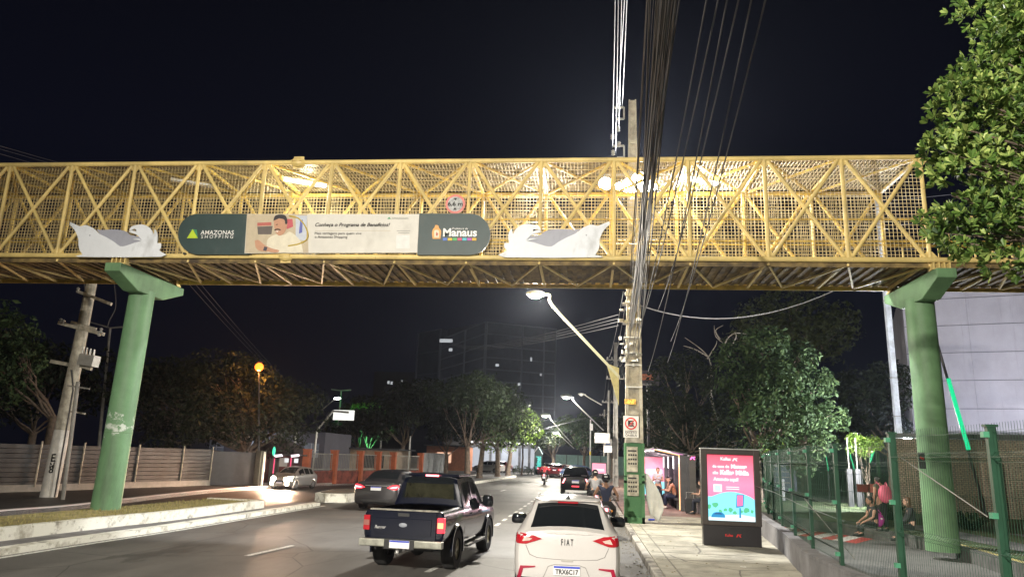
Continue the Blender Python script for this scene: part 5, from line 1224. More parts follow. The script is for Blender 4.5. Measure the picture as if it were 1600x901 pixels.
sb((4.55,29.6,.15), (5.2,31.2,.58), M['concrete_grey'], 'seat_block', .02, bl); sb((4.53,29.58,.583), (5.22,31.22,.63), M['concrete_grey'], 'seat_slab', .01, bl)
person((4.72,30.6,.15), R(70), 'woman in a black and beige top sitting on the concrete bench beside a dark suitcase', sit_pose(.46,.05), cl('black_beige', .05,.045,.04), cl('dark_jeans', .015,.018,.03), 2, 'bun', sleeve=.3)
sc_ = thing('suitcase', (4.2,30.9,.15), 'dark suitcase standing in front of the seated woman by the shelter', 'suitcase')
mb = MB(); mb.box((4.2,30.9,.47), (.42,.28,.56)); mb.build('shell', M['black'], sc_, bevel=.03); mb = MB(); mb.tube([(4.06,30.95,.75), (4.06,30.95,.98), (4.34,30.95,.98), (4.34,30.95,.75)], .01, 6); mb.build('handle', M['galv'], sc_)
for dx in (-.15, .15): mb = MB(); mb.cyl((4.2+dx-.02,30.9,.18), (4.2+dx+.02,30.9,.18), .03, n=10); mb.build('castor', M['steel'], sc_)
# litter
for k, (px, py, lb, m_) in enumerate(((1018,813,'crumpled blue and white bottle lying at the foot of the green pole base', M['plateb']), (1162,886,'scrap of white paper on the pavement below the advert panel', M['signwhite']), (1097,852,'small pale scrap beside the left foot of the advert panel', M['signwhite']), (994,878,'pale scrap in the gutter beside the kerb', M['signwhite']))):
    q = gnd(px, py, .155 if k != 3 else .01); mb = MB(); r_ = random.Random(k)
    if k == 0: mb.cyl(q+Vector((-.1,0,.04)), q+Vector((.08,.03,.04)), .035, .035, 10); mb.cyl(q+Vector((.08,.03,.04)), q+Vector((.13,.035,.04)), .03, .012, 10)
    else: mb.add([q+Vector((r_.uniform(-.07,.07), r_.uniform(-.06,.06), r_.uniform(0,.03))) for _ in range(6)], [(0,1,2), (0,2,3), (0,3,4), (1,4,5), (2,5,3)])
    tag(mb.build('bottle' if k == 0 else 'paper_scrap', m_, loc=q), lb, 'bottle' if k == 0 else 'litter')
# ================================================================ GREEN MESH FENCE
FG = M['greenfence']
fposts = [(4.1,-2.0,2.62), (4.12,.5,2.62), (4.14,3.0,2.62), (4.16,5.6,2.62), (4.25,8.25,2.62), (4.17,10.6,2.62), (4.10,12.75,2.50), (4.34,15.1,2.52), (4.72,17.7,2.52), (5.1,20.3,2.53), (5.5,22.8,2.53), (5.95,25.4,2.53), (6.5,28,2.53), (7.2,31,2.53), (8.0,34,2.53), (8.9,37,2.53)]
fn = thing('mesh_fence', (4.6,15,.6), 'green welded mesh fence on the low wall beside the pavement', 'fence')
for i, (x, y, z) in enumerate(fposts):
    near = y < 12; mb = MB(); zb = .0 if near else .6
    mb.box2((x-(.045 if near else .03), y-.03, zb), (x+(.045 if near else .03), y+.03, z)); mb.box2((x-(.065 if near else .045), y-.04, z), (x+(.065 if near else .045), y+.04, z+.025))
    mb.build('fence_post', FG, fn)
    mb = MB()
    for zz in (z-.08, z-.9, z-1.7): mb.box((x-.06, y, zz), (.06, .07, .06))
    mb.build('clip', mat('clip_green', (.06,.24,.14), .5) if i == 0 else bpy.data.materials['clip_green'], fn)
for i in range(len(fposts)-1):
    a, b = Vector(fposts[i][:2]+(0,)), Vector(fposts[i+1][:2]+(0,)); L_ = (b-a).length; d = (b-a)/L_; nrm = Vector((d.y, -d.x, 0)); z1 = min(fposts[i][2], fposts[i+1][2])-.05; z0 = .66 if a.y > 12 else .12
    step = .055 if a.y < 22 else .11; w = .0032 if a.y < 22 else .005; mb = MB()
    # V-folds of the panel
    prof = [(z0, 0)]
    for zc in ((z0+.22), (z0+z1)/2, z1-.26): prof += [(zc-.05, 0), (zc, .045), (zc+.05, 0)]
    prof += [(z1+.09, 0)]
    k = step/2
    while k < L_:
        p = a+d*k
        for (za, oa), (zc, oc_) in zip(prof[:-1], prof[1:]): mb.bar(p-nrm*oa+Z*za, p-nrm*oc_+Z*zc, w, w)
        k += step
    for zc, o_ in prof[1:-1]+[(z0+.02, 0), (z1, 0)]: mb.bar(a-nrm*o_+Z*zc, b-nrm*o_+Z*zc, w*1.2, w*1.2)
    mb.build('mesh_panel', FG, fn)
for (p, q, r) in (((4.2,15.0,1.55), (4.35,12.9,.72), .007), ((4.2,10.4,2.3), (4.2,8.4,1.7), .007)):
    mb = MB(); mb.cyl(p, q, r, n=6); mb.build('tension_rod', M['polegrey'], fn)
mb = MB(); mb.tube([(4.3,22.6,1.75), (4.28,17.6,1.55), (4.2,15.1,1.4), (4.2,12.8,1.3)], .008, 6); mb.build('mid_rail', FG, fn)
# inner fence and gate posts across the lawn
f2 = thing('mesh_fence', (10,30,.3), 'second darker green fence on the far side of the lawn beyond the round pillar', 'fence')
ln = [(7.6,40), (9.6,36), (11.6,31), (13.6,31.2), (16.5,31.6), (20,32), (25,33)]
for i, (x, y) in enumerate(ln):
    mb = MB(); mb.box2((x-.05,y-.05,.3), (x+.05,y+.05,2.8)); mb.build('fence_post', FG, f2)
for i in range(len(ln)-1):
    a, b = Vector(ln[i]+(0,)), Vector(ln[i+1]+(0,)); L_ = (b-a).length; d = (b-a)/L_; mb = MB(); k = .1
    while k < L_: p = a+d*k; mb.bar(p+Z*.35, p+Z*2.75, .01); k += .12
    for z in (.5,1.2,1.9,2.6): mb.bar(a+Z*z, b+Z*z, .014)
    mb.build('mesh_panel', FG, f2)

# ================================================================ TREES
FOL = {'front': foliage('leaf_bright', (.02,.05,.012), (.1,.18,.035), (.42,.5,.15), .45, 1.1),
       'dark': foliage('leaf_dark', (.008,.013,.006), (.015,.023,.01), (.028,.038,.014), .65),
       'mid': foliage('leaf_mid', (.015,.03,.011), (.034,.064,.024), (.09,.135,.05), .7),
       'lime_lit': foliage('leaf_lime_lit', (.07,.12,.02), (.12,.2,.03), (.2,.3,.05), .5),  # lamp light put into the leaf colour, brighter than the other trees
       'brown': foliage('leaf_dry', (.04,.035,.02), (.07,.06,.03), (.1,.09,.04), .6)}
def leaves(blobs, n, size, seed, flat_=.5, star=0):
    r = random.Random(seed); mb = MB(); wsum = sum(b[3]*b[4]*b[5] for b in blobs); V_ = []; F_ = []
    for bx, by, bz, rx, ry, rz in blobs:
        cnt = int(n*rx*ry*rz/wsum)
        for _ in range(cnt):
            while True:
                d = Vector((r.gauss(0,1), r.gauss(0,1), r.gauss(0,1))).normalized()
                if d.z > -.75 or r.random() < .3: break
            k = r.random()**.33
            p = Vector((bx+d.x*rx*k, by+d.y*ry*k, bz+d.z*rz*k))
            nv = mnoise.noise(p*(.9/max(.6, (rx+ry)/4)))
            if nv < -.12: continue
            p += d*(nv*.35*rx)
            if star:
                ax = (d+Vector((r.gauss(0,.35), r.gauss(0,.35), .7+r.gauss(0,.3)))).normalized()
                u = ax.orthogonal().normalized(); v = ax.cross(u); m = 6+r.randrange(4); ph = r.random()*6
                for j in range(m):
                    a = ph+2*PI*j/m; out = (u*math.cos(a)+v*math.sin(a)); L = size*r.uniform(.75,1.15); ld = (out*.8+ax*r.uniform(.2,1.6)).normalized(); sd = ld.cross(ax).normalized()*L*.17; tip = p+ld*L-ax*L*.08
                    nn = len(V_); V_.extend([p, p+ld*L*.35+sd*.7-ax*.01, p+ld*L*.72+sd, tip, p+ld*L*.72-sd, p+ld*L*.35-sd*.7-ax*.01]); mid = p+ld*L*.6-ax*L*.07
                    F_.extend([(nn, nn+1, nn+2, nn+3), (nn, nn+3, nn+4, nn+5)])
            else:
                s = size*(r.uniform(.5, 1.0) if r.random() < .7 else r.uniform(1.0, 1.6)); nrm = (d*.6+Vector((r.gauss(0,.6), r.gauss(0,.6), r.gauss(0,.6)+flat_))).normalized(); u = nrm.orthogonal().normalized(); v = nrm.cross(u); a = r.random()*6; uu = u*math.cos(a)+v*math.sin(a); vv = nrm.cross(uu)
                nn = len(V_); V_.extend([p-uu*s, p+vv*s*.45+nrm*s*.1, p+uu*s, p-vv*s*.45+nrm*s*.1]); F_.append((nn, nn+1, nn+2, nn+3))
    mb.v = V_; mb.f = F_; mb.m = [0]*len(F_); return mb
def rawbuild(mb, name, m, par):
    me = bpy.data.meshes.new(name); me.from_pydata(mb.v, [], mb.f); me.materials.append(m); o = bpy.data.objects.new(name, me); COL.objects.link(o); o.parent = par; return o
def limb(mb, p, q, r0, r1, r, n=5, kink=.12):
    p, q = Vector(p), Vector(q); L = (q-p).length; pts = [p.lerp(q, i/n)+(Vector((r.gauss(0,1), r.gauss(0,1), r.gauss(0,.5)))*kink*L/n if 0 < i < n else Vector()) for i in range(n+1)]
    mb.tube(pts, [r0+(r1-r0)*i/n for i in range(n+1)], 7)
def tree(loc, label, blobs, n, size, fol, seed, trunk=.22, fork=.35, bark=None, rz=0, group=None, name='tree', star=0, lean=(0,0), thin=.5):
    t = thing(name, loc, label, 'tree', group); ORI[t.name] = Vector((0,0,0)); t.rotation_euler = (0,0,rz); r = random.Random(seed)
    top = max(b[2] for b in blobs); fk_ = Vector((lean[0], lean[1], top*fork)); mb = MB()
    mb.tube([(0,0,-.1), (0,0,.25), (lean[0]*.4, lean[1]*.4, fk_.z*.5), tuple(fk_)], [trunk*1.5, trunk*1.05, trunk*.9, trunk*.78], 9); mb2 = MB()
    for b in blobs:
        c = Vector(b[:3]); limb(mb2, fk_-Z*r.uniform(0,.3), c-Z*b[5]*.2, trunk*.5*thin, trunk*.14*thin, r)
        for _ in range(3): e = c+Vector((r.uniform(-1,1)*b[3], r.uniform(-1,1)*b[4], r.uniform(-.3,.8)*b[5]))*.75; limb(mb2, c.lerp(fk_, .35), c.lerp(e, .7 if thin < 1 else 1), trunk*.2*thin, .015*thin, r)
    mb.build('trunk', bark or M['bark'], t, smooth=True, world=False); mb2.build('limbs', bark or M['bark'], t, smooth=True, world=False)
    rawbuild(leaves(blobs, n, size, seed, star=star), 'crown', fol, t); return t
def rblobs(seed, R_, z0, z1, n=9, rb=.45):
    r = random.Random(seed); out = []
    for k in range(n):
        a = 2*PI*k/n+r.uniform(-.4,.4); d = R_*(.62 if k % 3 else .2)*r.uniform(.8,1.15); z = z0+(z1-z0)*(.3+.55*r.random()) if k % 3 else z0+(z1-z0)*.75
        q = R_*rb*r.uniform(.85,1.2); out.append((d*math.cos(a), d*math.sin(a), z, q, q, q*.72))
    return out
# foreground tree at the right edge, in front of the bridge
ft = [(10.6-10.6,0,7.1,2.2,2.2,1.2)]
blF = []
for px, py, r_, Y in ((1490,190,.62,9.6), (1530,150,.6,10), (1500,250,.55,9.4), (1560,90,.6,10), (1590,20,.7,10), (1480,245,.4,9.6), (1560,220,.75,10), (1500,330,.6,9.6), (1480,370,.4,9.5), (1530,380,.5,9.7), (1570,320,.75,10), (1600,400,.35,9.6), (1640,250,1.1,10.5), (1650,100,1.2,10.5), (1700,350,1.0,10.3), (1740,180,1.5,11), (1610,-60,1.2,10.5), (1720,-120,1.7,11), (1850,150,1.6,11.5), (1480,300,.35,9.5), (1560,395,.4,9.6)):
    q = at(px+14, py, Y); blF.append((q.x-9.6, q.y-10.6, q.z-.3, r_, r_*1.1, r_*.85))
tree((9.6,10.6,.3), 'large bright-leaved tree at the right edge, hanging in front of the bridge end', blF, 12500, .13, FOL['front'], 21, trunk=.24, fork=.45, star=1, thin=.35)
FOL['olive'] = foliage('leaf_island', (.014,.024,.01), (.025,.042,.016), (.045,.065,.025), .7)
# main tree behind the fence in the middle right, and its neighbours
def pxblobs(lst, base): 
    out = []
    for px, py, r_, Y in lst: q = at(px, py, Y); out.append((q.x-base[0], q.y-base[1], q.z-base[2], r_, r_, r_*.8))
    return out
b0 = (8.7, 39, .2)
tree(b0, 'leafy green tree with pale trunk behind the advert panel, lit by the lamps', pxblobs([(1150,560,1.2,38), (1195,540,1.3,38), (1240,560,1.2,38.5), (1170,600,1.2,38), (1225,600,1.4,38), (1270,600,1.2,39), (1285,650,1.2,39), (1240,650,1.4,38.5), (1275,690,1.0,38.5), (1200,590,1.0,37.5), (1215,690,.9,38.5), (1140,600,.8,38), (1200,640,1.3,38), (1225,715,.9,38), (1165,650,.9,38), (1255,725,.8,38.5), (1180,700,.8,38)], b0), 22000, .12, FOL['mid'], 31, trunk=.24, fork=.3, bark=M['bark'])
b1 = (5.9, 43, .2)
tree(b1, 'dark thin-leaved tree behind the bus shelter, left of the lit leafy tree', pxblobs([(1040,580,1.1,42), (1070,570,1.2,42), (1100,600,1.4,43), (1050,640,1.5,43), (1090,660,1.5,43), (1020,620,1.1,42), (1130,650,1.3,43), (1010,670,1.1,43), (1150,690,1.2,43), (1040,700,1.1,43), (1080,710,1.1,43), (1120,700,1.1,43)], b1), 14000, .11, FOL['dark'], 33, trunk=.2, fork=.35)
bt_ = thing('bare_tree', (7.9,46,.2), 'pale leafless branches sticking up between the two trees behind the shelter', 'tree'); r = random.Random(8); mb = MB()
fk2 = at(1112, 580, 46)
limb(mb, (7.9,46,.2), fk2, .12, .06, r)
for c_ in ([(1112,580), (1108,560), (1095,545), (1070,527)], [(1105,556), (1085,545), (1068,540)], [(1112,580), (1140,555), (1132,538), (1118,525), (1116,508)], [(1132,538), (1138,527), (1150,520), (1168,522)], [(1125,530), (1118,516), (1130,508)], [(1140,545), (1150,527), (1148,518)], [(1105,560), (1118,540), (1120,532)]):
    pts = [at(a, b, 46) for a, b in smooth(c_, 3)]; mb.tube(pts, [.055-.042*i/(len(pts)-1) for i in range(len(pts))], 6)
mb.build('branches', M['barkl'], bt_, smooth=True)
b2 = (17, 60, 0)
tree(b2, 'tall olive tree with spreading crown rising behind the lit leafy tree', pxblobs([(1230,470,2.2,60), (1190,500,2.2,60), (1265,500,2.4,60), (1300,520,2.2,60), (1240,530,2.6,60), (1310,500,1.8,60), (1160,530,1.8,60), (1220,560,2.0,60), (1285,545,1.8,60)], b2), 9000, .2, foliage('leaf_olive', (.022,.03,.01), (.035,.045,.014), (.05,.055,.018), .6), 35, trunk=.35, fork=.62)
b3 = (19.5, 50, 0)
tree(b3, 'dark tree beside the white metal mast at the right', pxblobs([(1350,600,1.8,50), (1385,620,1.6,50), (1340,640,1.6,50), (1375,660,1.8,50), (1330,675,1.2,50), (1395,590,1.3,50)], b3), 6500, .18, FOL['dark'], 37, trunk=.25, fork=.4)
# small trees lit yellow-green by garden lamps
for k, (x, y, lb, sd_) in enumerate((((10.2), 43, 'small yellow-green tree lit by a globe lamp right behind the advert panel', 41), (14.0, 39, 'small yellow-green tree lit by the globe lamp left of the white mast', 43))):
    tree((x, y, .2), lb, rblobs(sd_, 1.3, 1.9, 3.6, 7, .42), 2200, .1, FOL['lime_lit'], sd_, trunk=.09, fork=.4)
# left big dark tree
b4 = (-19.6, 41.5, .13)
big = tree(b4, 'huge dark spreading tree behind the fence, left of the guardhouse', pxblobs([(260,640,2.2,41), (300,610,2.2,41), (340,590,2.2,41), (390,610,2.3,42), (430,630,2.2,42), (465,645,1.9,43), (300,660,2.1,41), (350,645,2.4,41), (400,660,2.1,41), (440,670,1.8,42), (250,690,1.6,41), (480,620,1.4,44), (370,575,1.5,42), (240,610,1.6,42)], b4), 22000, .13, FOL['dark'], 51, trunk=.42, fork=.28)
b5 = (-27, 35, .13)
tree(b5, 'dark tree at the far left edge beyond the panel fence', pxblobs([(10,520,1.5,33), (-20,560,2.0,33), (30,560,1.2,33), (-10,490,1.2,33), (10,600,1.5,34), (30,540,1.0,33)], b5), 6000, .15, FOL['mid'], 53, trunk=.3, fork=.4)
for k, (x, y, s_, lb) in enumerate(((-26,44,1.0,'low dark tree mass right of the white utility pole'), (-32,40,1.1,'dark bush-like tree behind the left part of the panel fence'), (-24,50,.9,'dark tree behind the big spreading tree'))):
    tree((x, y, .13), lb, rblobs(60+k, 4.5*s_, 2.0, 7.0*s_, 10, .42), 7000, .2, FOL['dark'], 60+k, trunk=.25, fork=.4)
# trees on the island in the middle distance
ti = [(-9.3,58.5,1.0,'olive', 'rounded dim green tree on the island, nearest behind the pickup roof'), (-9.4,66,1.05,'dark', 'dark tree on the island second from the near end'), (-8.6,73,1.0,'dark', 'dark tree on the island with a forked trunk'), (-8.2,79,.95,'lime_lit', 'tree at the far end of the island, lit yellow-green by the street lamp')]
for k, (x, y, s_, f_, lb) in enumerate(ti):
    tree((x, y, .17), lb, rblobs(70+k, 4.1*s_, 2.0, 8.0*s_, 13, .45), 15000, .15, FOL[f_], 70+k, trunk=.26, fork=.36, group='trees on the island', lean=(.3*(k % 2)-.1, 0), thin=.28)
for k, (x, y, s_, f_, lb) in enumerate(((-15.5,62,1.15,'dark','dim rounded tree behind the orange fence piers'), (-13.2,70,.9,'dark','dim tree right of the orange fence piers'), (-20.5,66,.8,'dark','dark tree behind the lit white sign board'), (-23,74,1.1,'dark','far dark tree left of the sign board post'))):
    tree((x, y, .13), lb, rblobs(80+k, 3.6*s_, 2.2, 7.2*s_, 10, .42), 5500, .22, FOL[f_], 80+k, trunk=.22, fork=.36, group='dim trees left of the road')
for k, (x, y, s_, f_, lb) in enumerate(((-.2,96,1.1,'mid','lit green tree right of the far lamps, above the black SUV'), (3.2,90,1.0,'dark','dark tree behind the second utility pole'), (6.5,72,1.1,'dark','dark tree filling the gap right of the second pole'), (6.8,58,1.0,'dark','dark tree between the second pole and the shelter'), (-4.5,104,.9,'dark','dark far tree behind the turquoise sign'), (1,112,1.2,'dark','last dark tree closing the end of the road'), (-12,112,1.2,'dark','dark tree behind the bright shop'), (13,52,1.1,'dark','dark tree behind the lit leafy tree, right of it'))):
    tree((x, y, .1), lb, rblobs(90+k, 3.4*s_, 2.0, 7.2*s_, 10, .42), 5000, .22, FOL[f_], 90+k, trunk=.22, fork=.36, group='trees closing the end of the road')
# palm-like drooping plants, hedge
def fan_plant(loc, label, n, L, m, seed, name='shrub', cat='shrub', up=.9):
    t = thing(name, loc, label, cat); ORI[t.name] = Vector((0,0,0)); r = random.Random(seed); V_ = []; F_ = []
    for k in range(n):
        a = r.random()*6.28; e = r.uniform(.35, up); l = L*r.uniform(.6,1); d = Vector((math.cos(a)*(1-e*.5), math.sin(a)*(1-e*.5), e)).normalized(); sd = d.cross(Z).normalized()*.03*L; p = Vector((r.uniform(-.12,.12)*L, r.uniform(-.12,.12)*L, 0)); q = p+d*l*.6; z_ = q+Vector((d.x, d.y, -.15))*l*.45; nn = len(V_)
        V_ += [p-sd, p+sd, q+sd, q-sd, z_]; F_ += [(nn,nn+1,nn+2,nn+3), (nn+3,nn+2,nn+4)]
    mb = MB(); mb.v = V_; mb.f = F_; rawbuild(mb, 'leaf_blades', m, t); return t
for k, (x, y, L, lb) in enumerate(((11.2,29.5,1.5,'spiky grassy shrub behind the crossing, left of the woman with the pink backpack'), (12.4,26.0,1.2,'spiky green shrub right of the woman with the pink backpack'), (14.2,24.5,1.0,'clump of long grass in front of the patterned wall'), (16.3,25,1.1,'second clump of long grass in front of the patterned wall'), (15.2,20.5,.9,'leafy clump near the right edge behind the fence'))):
    fan_plant((x, y, .32), lb, 150, L, FOL['mid'], 100+k)
hd = thing('hedge', (-4.6,93.5,0), 'low clipped hedge across the far end of the road', 'hedge'); ORI[hd.name] = Vector((0,0,0))
rawbuild(leaves([(k*1.0-4,0,.5,.7,.6,.6) for k in range(9)], 3500, .1, 7), 'foliage', FOL['mid'], hd)
for k, (px, py, L) in enumerate(((830,735,2.6),)):
    q = gnd(px, 742, 0); t = thing('palm', (-7.6,89,0), 'thin drooping palm beside the turquoise sign, lit yellow-green', 'palm tree'); ORI[t.name] = Vector((0,0,0)); mb = MB(); mb.tube([(0,0,0), (.1,0,2), (0,0,4.2)], [.14,.1,.08], 8); mb.build('trunk', M['bark'], t, world=False)
    V_ = []; F_ = []; r = random.Random(3)
    for j in range(16):
        a = j*2*PI/16; d = Vector((math.cos(a), math.sin(a), 0)); sdv = Vector((-d.y, d.x, 0))
        for i in range(10):
            u0 = i/10*1.9; pz = 4.2+.9*math.sin(u0*1.2)-.55*u0*u0*.9; p = d*u0*.8+Z*pz
            for s in (-1, 1): nn = len(V_); V_ += [p, p+d*.1, p+sdv*s*.35-Z*.35+d*.1]; F_.append((nn,nn+1,nn+2))
    mb = MB(); mb.v = V_; mb.f = F_; rawbuild(mb, 'fronds', FOL['lime_lit'], t)

# ================================================================ BUILDINGS
# big pale wall building at the right
wb_ = thing('big_building', (36, 58, 0), 'large pale lavender windowless building behind the right pillar', 'building')
WM = mat('lavender_render', (.38,.37,.43), .8, 0, .1, .5, .1, 10); weather(WM, (.28,.27,.31), .35, (.48,.7), (1,1,.3), amt=.6); weather(WM, (.24,.23,.26), 1.8, (.58,.74), (2,2,.15), amt=.5)
A0, A1 = Vector((23.6,56,0)), Vector((58,44,0)); dv = (A1-A0).normalized(); nv = Vector((dv.y,-dv.x,0)); Hh = 15.5
mb = MB(); mb.prism([A0, A1, A1-nv*14, A0-nv*14], (0,0,Hh)); mb.build('wall', WM, wb_)
for k in range(1, 12):
    mb = MB(); z = .5+k*2.0; mb.bar(A0+nv*.012+Z*z, A1+nv*.012+Z*z, .03, .045, up=(0,0,1)); mb.build('panel_joint', mat('joint_dark', (.16,.16,.19), .9) if k == 1 else bpy.data.materials['joint_dark'], wb_)
for k in range(1, 9):
    mb = MB(); p = A0+dv*(k*4.1)+nv*.01; mb.bar(p, p+Z*Hh, .02, .02); mb.build('vertical_joint', mat('joint_faint', (.36,.35,.4), .9) if k == 1 else bpy.data.materials['joint_faint'], wb_)
p = A0+dv*1.6+nv*.05+Z*5.1; mb = MB(); mb.bar(p-dv*.45, p+dv*.45, .1, 1.2, up=(0,0,1)); mb.build('window', M['glass'], wb_)
mb = MB(); mb.bar(A0-dv*3+nv*1.2+Z*4.2, A1+nv*1.2+Z*4.2, .5, .35); mb.build('canopy_beam', M['steel'], wb_)
pw2 = thing('patterned_wall', (20,33,0), 'brown patterned boundary wall at the right behind the fence', 'wall')
pm = bpy.data.materials.new('lattice_brick'); pm.use_nodes = True; nt = pm.node_tree; b = nt.nodes['Principled BSDF']; bk = nt.nodes.new('ShaderNodeTexBrick'); tcn = nt.nodes.new('ShaderNodeTexCoord'); mp = nt.nodes.new('ShaderNodeMapping'); mp.inputs['Rotation'].default_value = (R(90), 0, 0)
nt.links.new(tcn.outputs['Object'], mp.inputs[0]); nt.links.new(mp.outputs[0], bk.inputs[0]); nt.links.new(bk.outputs[0], b.inputs['Base Color']); bk.inputs['Scale'].default_value = 3.2; bk.inputs['Color1'].default_value = (.34,.27,.2,1); bk.inputs['Color2'].default_value = (.24,.19,.15,1); bk.inputs['Mortar'].default_value = (.05,.04,.035,1); bk.inputs['Mortar Size'].default_value = .03; b.inputs['Roughness'].default_value = .85
mb = MB(); mb.prism([(13.5,34.5,0), (32,28,0), (32.2,28.5,0), (13.7,35,0)], (0,0,3.5)); mb.build('wall', pm, pw2); mb = MB(); mb.bar((13.4,34.6,3.62), (32,28.1,3.62), .55, .2); mb.build('coping', M['steel'], pw2)
# white steel mast, neon struts, globe lamps
t = thing('steel_mast', (18.05,45,0), 'tall slim white steel mast left of the pale building', 'mast'); q0, q1 = at(1405, 700, 45), at(1385, 440, 45); mb = MB(); mb.bar(Vector((q0.x+.05,45,0)), Vector((q0.x,45,19)), .3, .3); mb.build('shaft', mat('white_steel', (.62,.66,.74), .5, 0, .3, 1.5), t)
mb = MB()
for py in (470, 590, 650): q = at(1394, py, 45); mb.box((q0.x, 45, q.z), (.33,.33,.04))
mb.build('joint_band', M['polegrey'], t)
NE = emit('neon_green', (.01,.75,.3), .28)
for k, (a, b_, lb, Y) in enumerate((((1467,545), (1512,702), 'long slanted strut with bright green neon lower half behind the right pillar', 33), ((1368,692), (1358,722), 'short bright green neon strut left of the white mast', 44), ((1324,698), (1335,735), 'thin dotted green neon strut beyond the fence', 44), ((1290,712), (1294,735), 'faint green neon strut beyond the fence, furthest left', 46))):
    p, q = at(*a, Y), at(*b_, Y); t = thing('neon_strut', (q.x, Y, .3), lb, 'light strut'); m0 = p.lerp(q, .3) if k == 0 else p
    q2 = q+(q-p).normalized()*((q.z-.3)/max(.1, (p.z-q.z)/(q-p).length)) if k == 0 else q
    mb = MB(); mb.cyl(p-(q-p)*(.25 if k == 0 else 0), q2, .06 if k == 0 else .04, n=8); mb.build('strut', M['steel'], t); mb = MB(); mb.cyl(m0+Vector((0,-.08,0)), q+Vector((0,-.08,0)), (.085,.07,.035,.025)[k], n=8); mb.build('neon_tube', NE, t)
    if k > 0: mb = MB(); mb.cyl((q.x, Y, .2), q, .04, n=6); mb.build('stem', M['steel'], t)
for k, (px, py, Y, lb, pw) in enumerate(((1418,688,36,'bright white globe lamp beside the right pillar',2400), (1343,690,40,'white globe lamp shining through the small trees',500), (1197,707,44,'small white globe lamp just right of the advert panel',160))):
    q = at(px, py, Y); t = thing('globe_lamp', (q.x, Y, .1), lb, 'garden lamp', 'white globe lamps'); mb = MB(); mb.cyl((q.x,Y,.1), (q.x,Y,q.z-.1), .04, n=8); mb.build('stem', M['steel'], t); mb = MB(); mb.ball(q, (.2,.16,.1)[k], 14, 9); mb.build('globe', emit('globe_white%d' % k, (1,1,1), 40), t, smooth=True); setpar(lamp('globe_light', q+Vector((0,-.35,0)), pw, (.95,.97,1), .15), t)
# wall washer standing at the building foot
t = thing('wall_washer', (30, 44, 0), 'ground floodlight washing the pale building wall', 'floodlight'); mb = MB(); mb.box((30,44,.6), (.6,.4,.4)); mb.build('housing', M['steel'], t); setpar(lamp('washer_light', (30,43.6,1.2), 1700, (.9,.92,1), .4, spot=150, aim=(33,54,12)), t)
# signs seen through the fence
t = thing('info_sign', (10.6,44,0), 'small dark blue information board on a white post beyond the fence', 'sign'); q = at(1223, 742, 44)
mb = MB(); mb.box((q.x,44,q.z), (1.5,.06,1.7)); mb.build('board', mat('board_navy', (.05,.06,.12), .5), t); mb = MB(); mb.box((q.x,43.98,.7), (.14,.05,1.4)); mb.build('post', M['white'], t)
mb = MB()
for k in range(4): mb.box((q.x-.1, 43.96, q.z+.5-.3*k), (.9,.01,.06))
mb.build('board_lines', M['polegrey'], t)
t = thing('warning_plate', (at(1442,721,19.7).x,19.7,2.3), 'small dark plate with a red mark fixed to the right pillar', 'sign'); q = at(1441,719,19.7); mb = MB(); mb.box((q.x,19.72,q.z), (.16,.02,.4)); mb.build('plate', M['steel'], t); mb = MB(); mb.box((q.x,19.705,q.z+.06), (.1,.01,.05), ry=.5); mb.build('red_mark', M['signred'], t)
t = thing('red_banner', (13.2,36,0), 'small red and pink banner on the inner fence behind the woman with the backpack', 'banner'); q = at(1366,762,31); mb = MB(); mb.box((q.x-.0,30.9,q.z), (.5,.02,.32)); mb.build('pink_patch', M['signpink'], t); q = at(1352,762,31); mb = MB(); mb.box((q.x-.1,30.9,q.z), (.5,.02,.3)); mb.build('red_patch', mat('dim_red', (.2,.03,.03)), t)
for k, (px, lb) in enumerate(((1328, 'left of two small grey utility posts beyond the lawn'), (1341, 'right of two small grey utility posts beyond the lawn'))):
    q = at(px, 757, 38); t = thing('service_post', (q.x,38,.3), lb, 'post'); mb = MB(); mb.box((q.x,38,1.2), (.22,.2,1.8)); mb.build('cabinet', M['steel'], t); mb = MB(); mb.cyl((q.x,38,2.1), (q.x,38,3.6), .04, n=8); mb.build('pipe', M['polegrey'], t)
# people on the lawn kerb by the pillar
J = sit_pose(.55,-.02, .35, phone=False, spread=.08)
J = stand_pose(.03); J['head'] = (0,.12,1.58); J['elL'] = (-.25,.02,1.13); J['haL'] = (-.26,.05,.87)
wp_ = at(1385, 800, 23.6)
for k in J: J[k] = Vector(J[k])*.93
wl3 = person((wp_.x,23.9,.33), R(20), 'woman seen from behind wearing a pink backpack by the kerb of the lawn', J, cl('olive_top', .08,.08,.05), cl('black_leggings', .012,.012,.014), 0, 'bun', sleeve=.3)
bp2 = thing('backpack', (wp_.x+.03,23.72,1.2), 'bright pink backpack on the back of the standing woman behind the fence', 'backpack'); mb = MB(); mb.ball((wp_.x+.04,23.70,1.42), (.2,.13,.27), 14, 10); mb.build('bag_body', mat('pink_bag', (.65,.12,.2), .6), bp2, smooth=True)
for s in (-1, 1): mb = MB(); mb.tube([(wp_.x+.04+s*.1,23.70,1.62), (wp_.x+s*.13,23.82,1.76), (wp_.x+s*.14,23.98,1.66)], .018, 6); mb.build('strap', bpy.data.materials['pink_bag'], bp2)
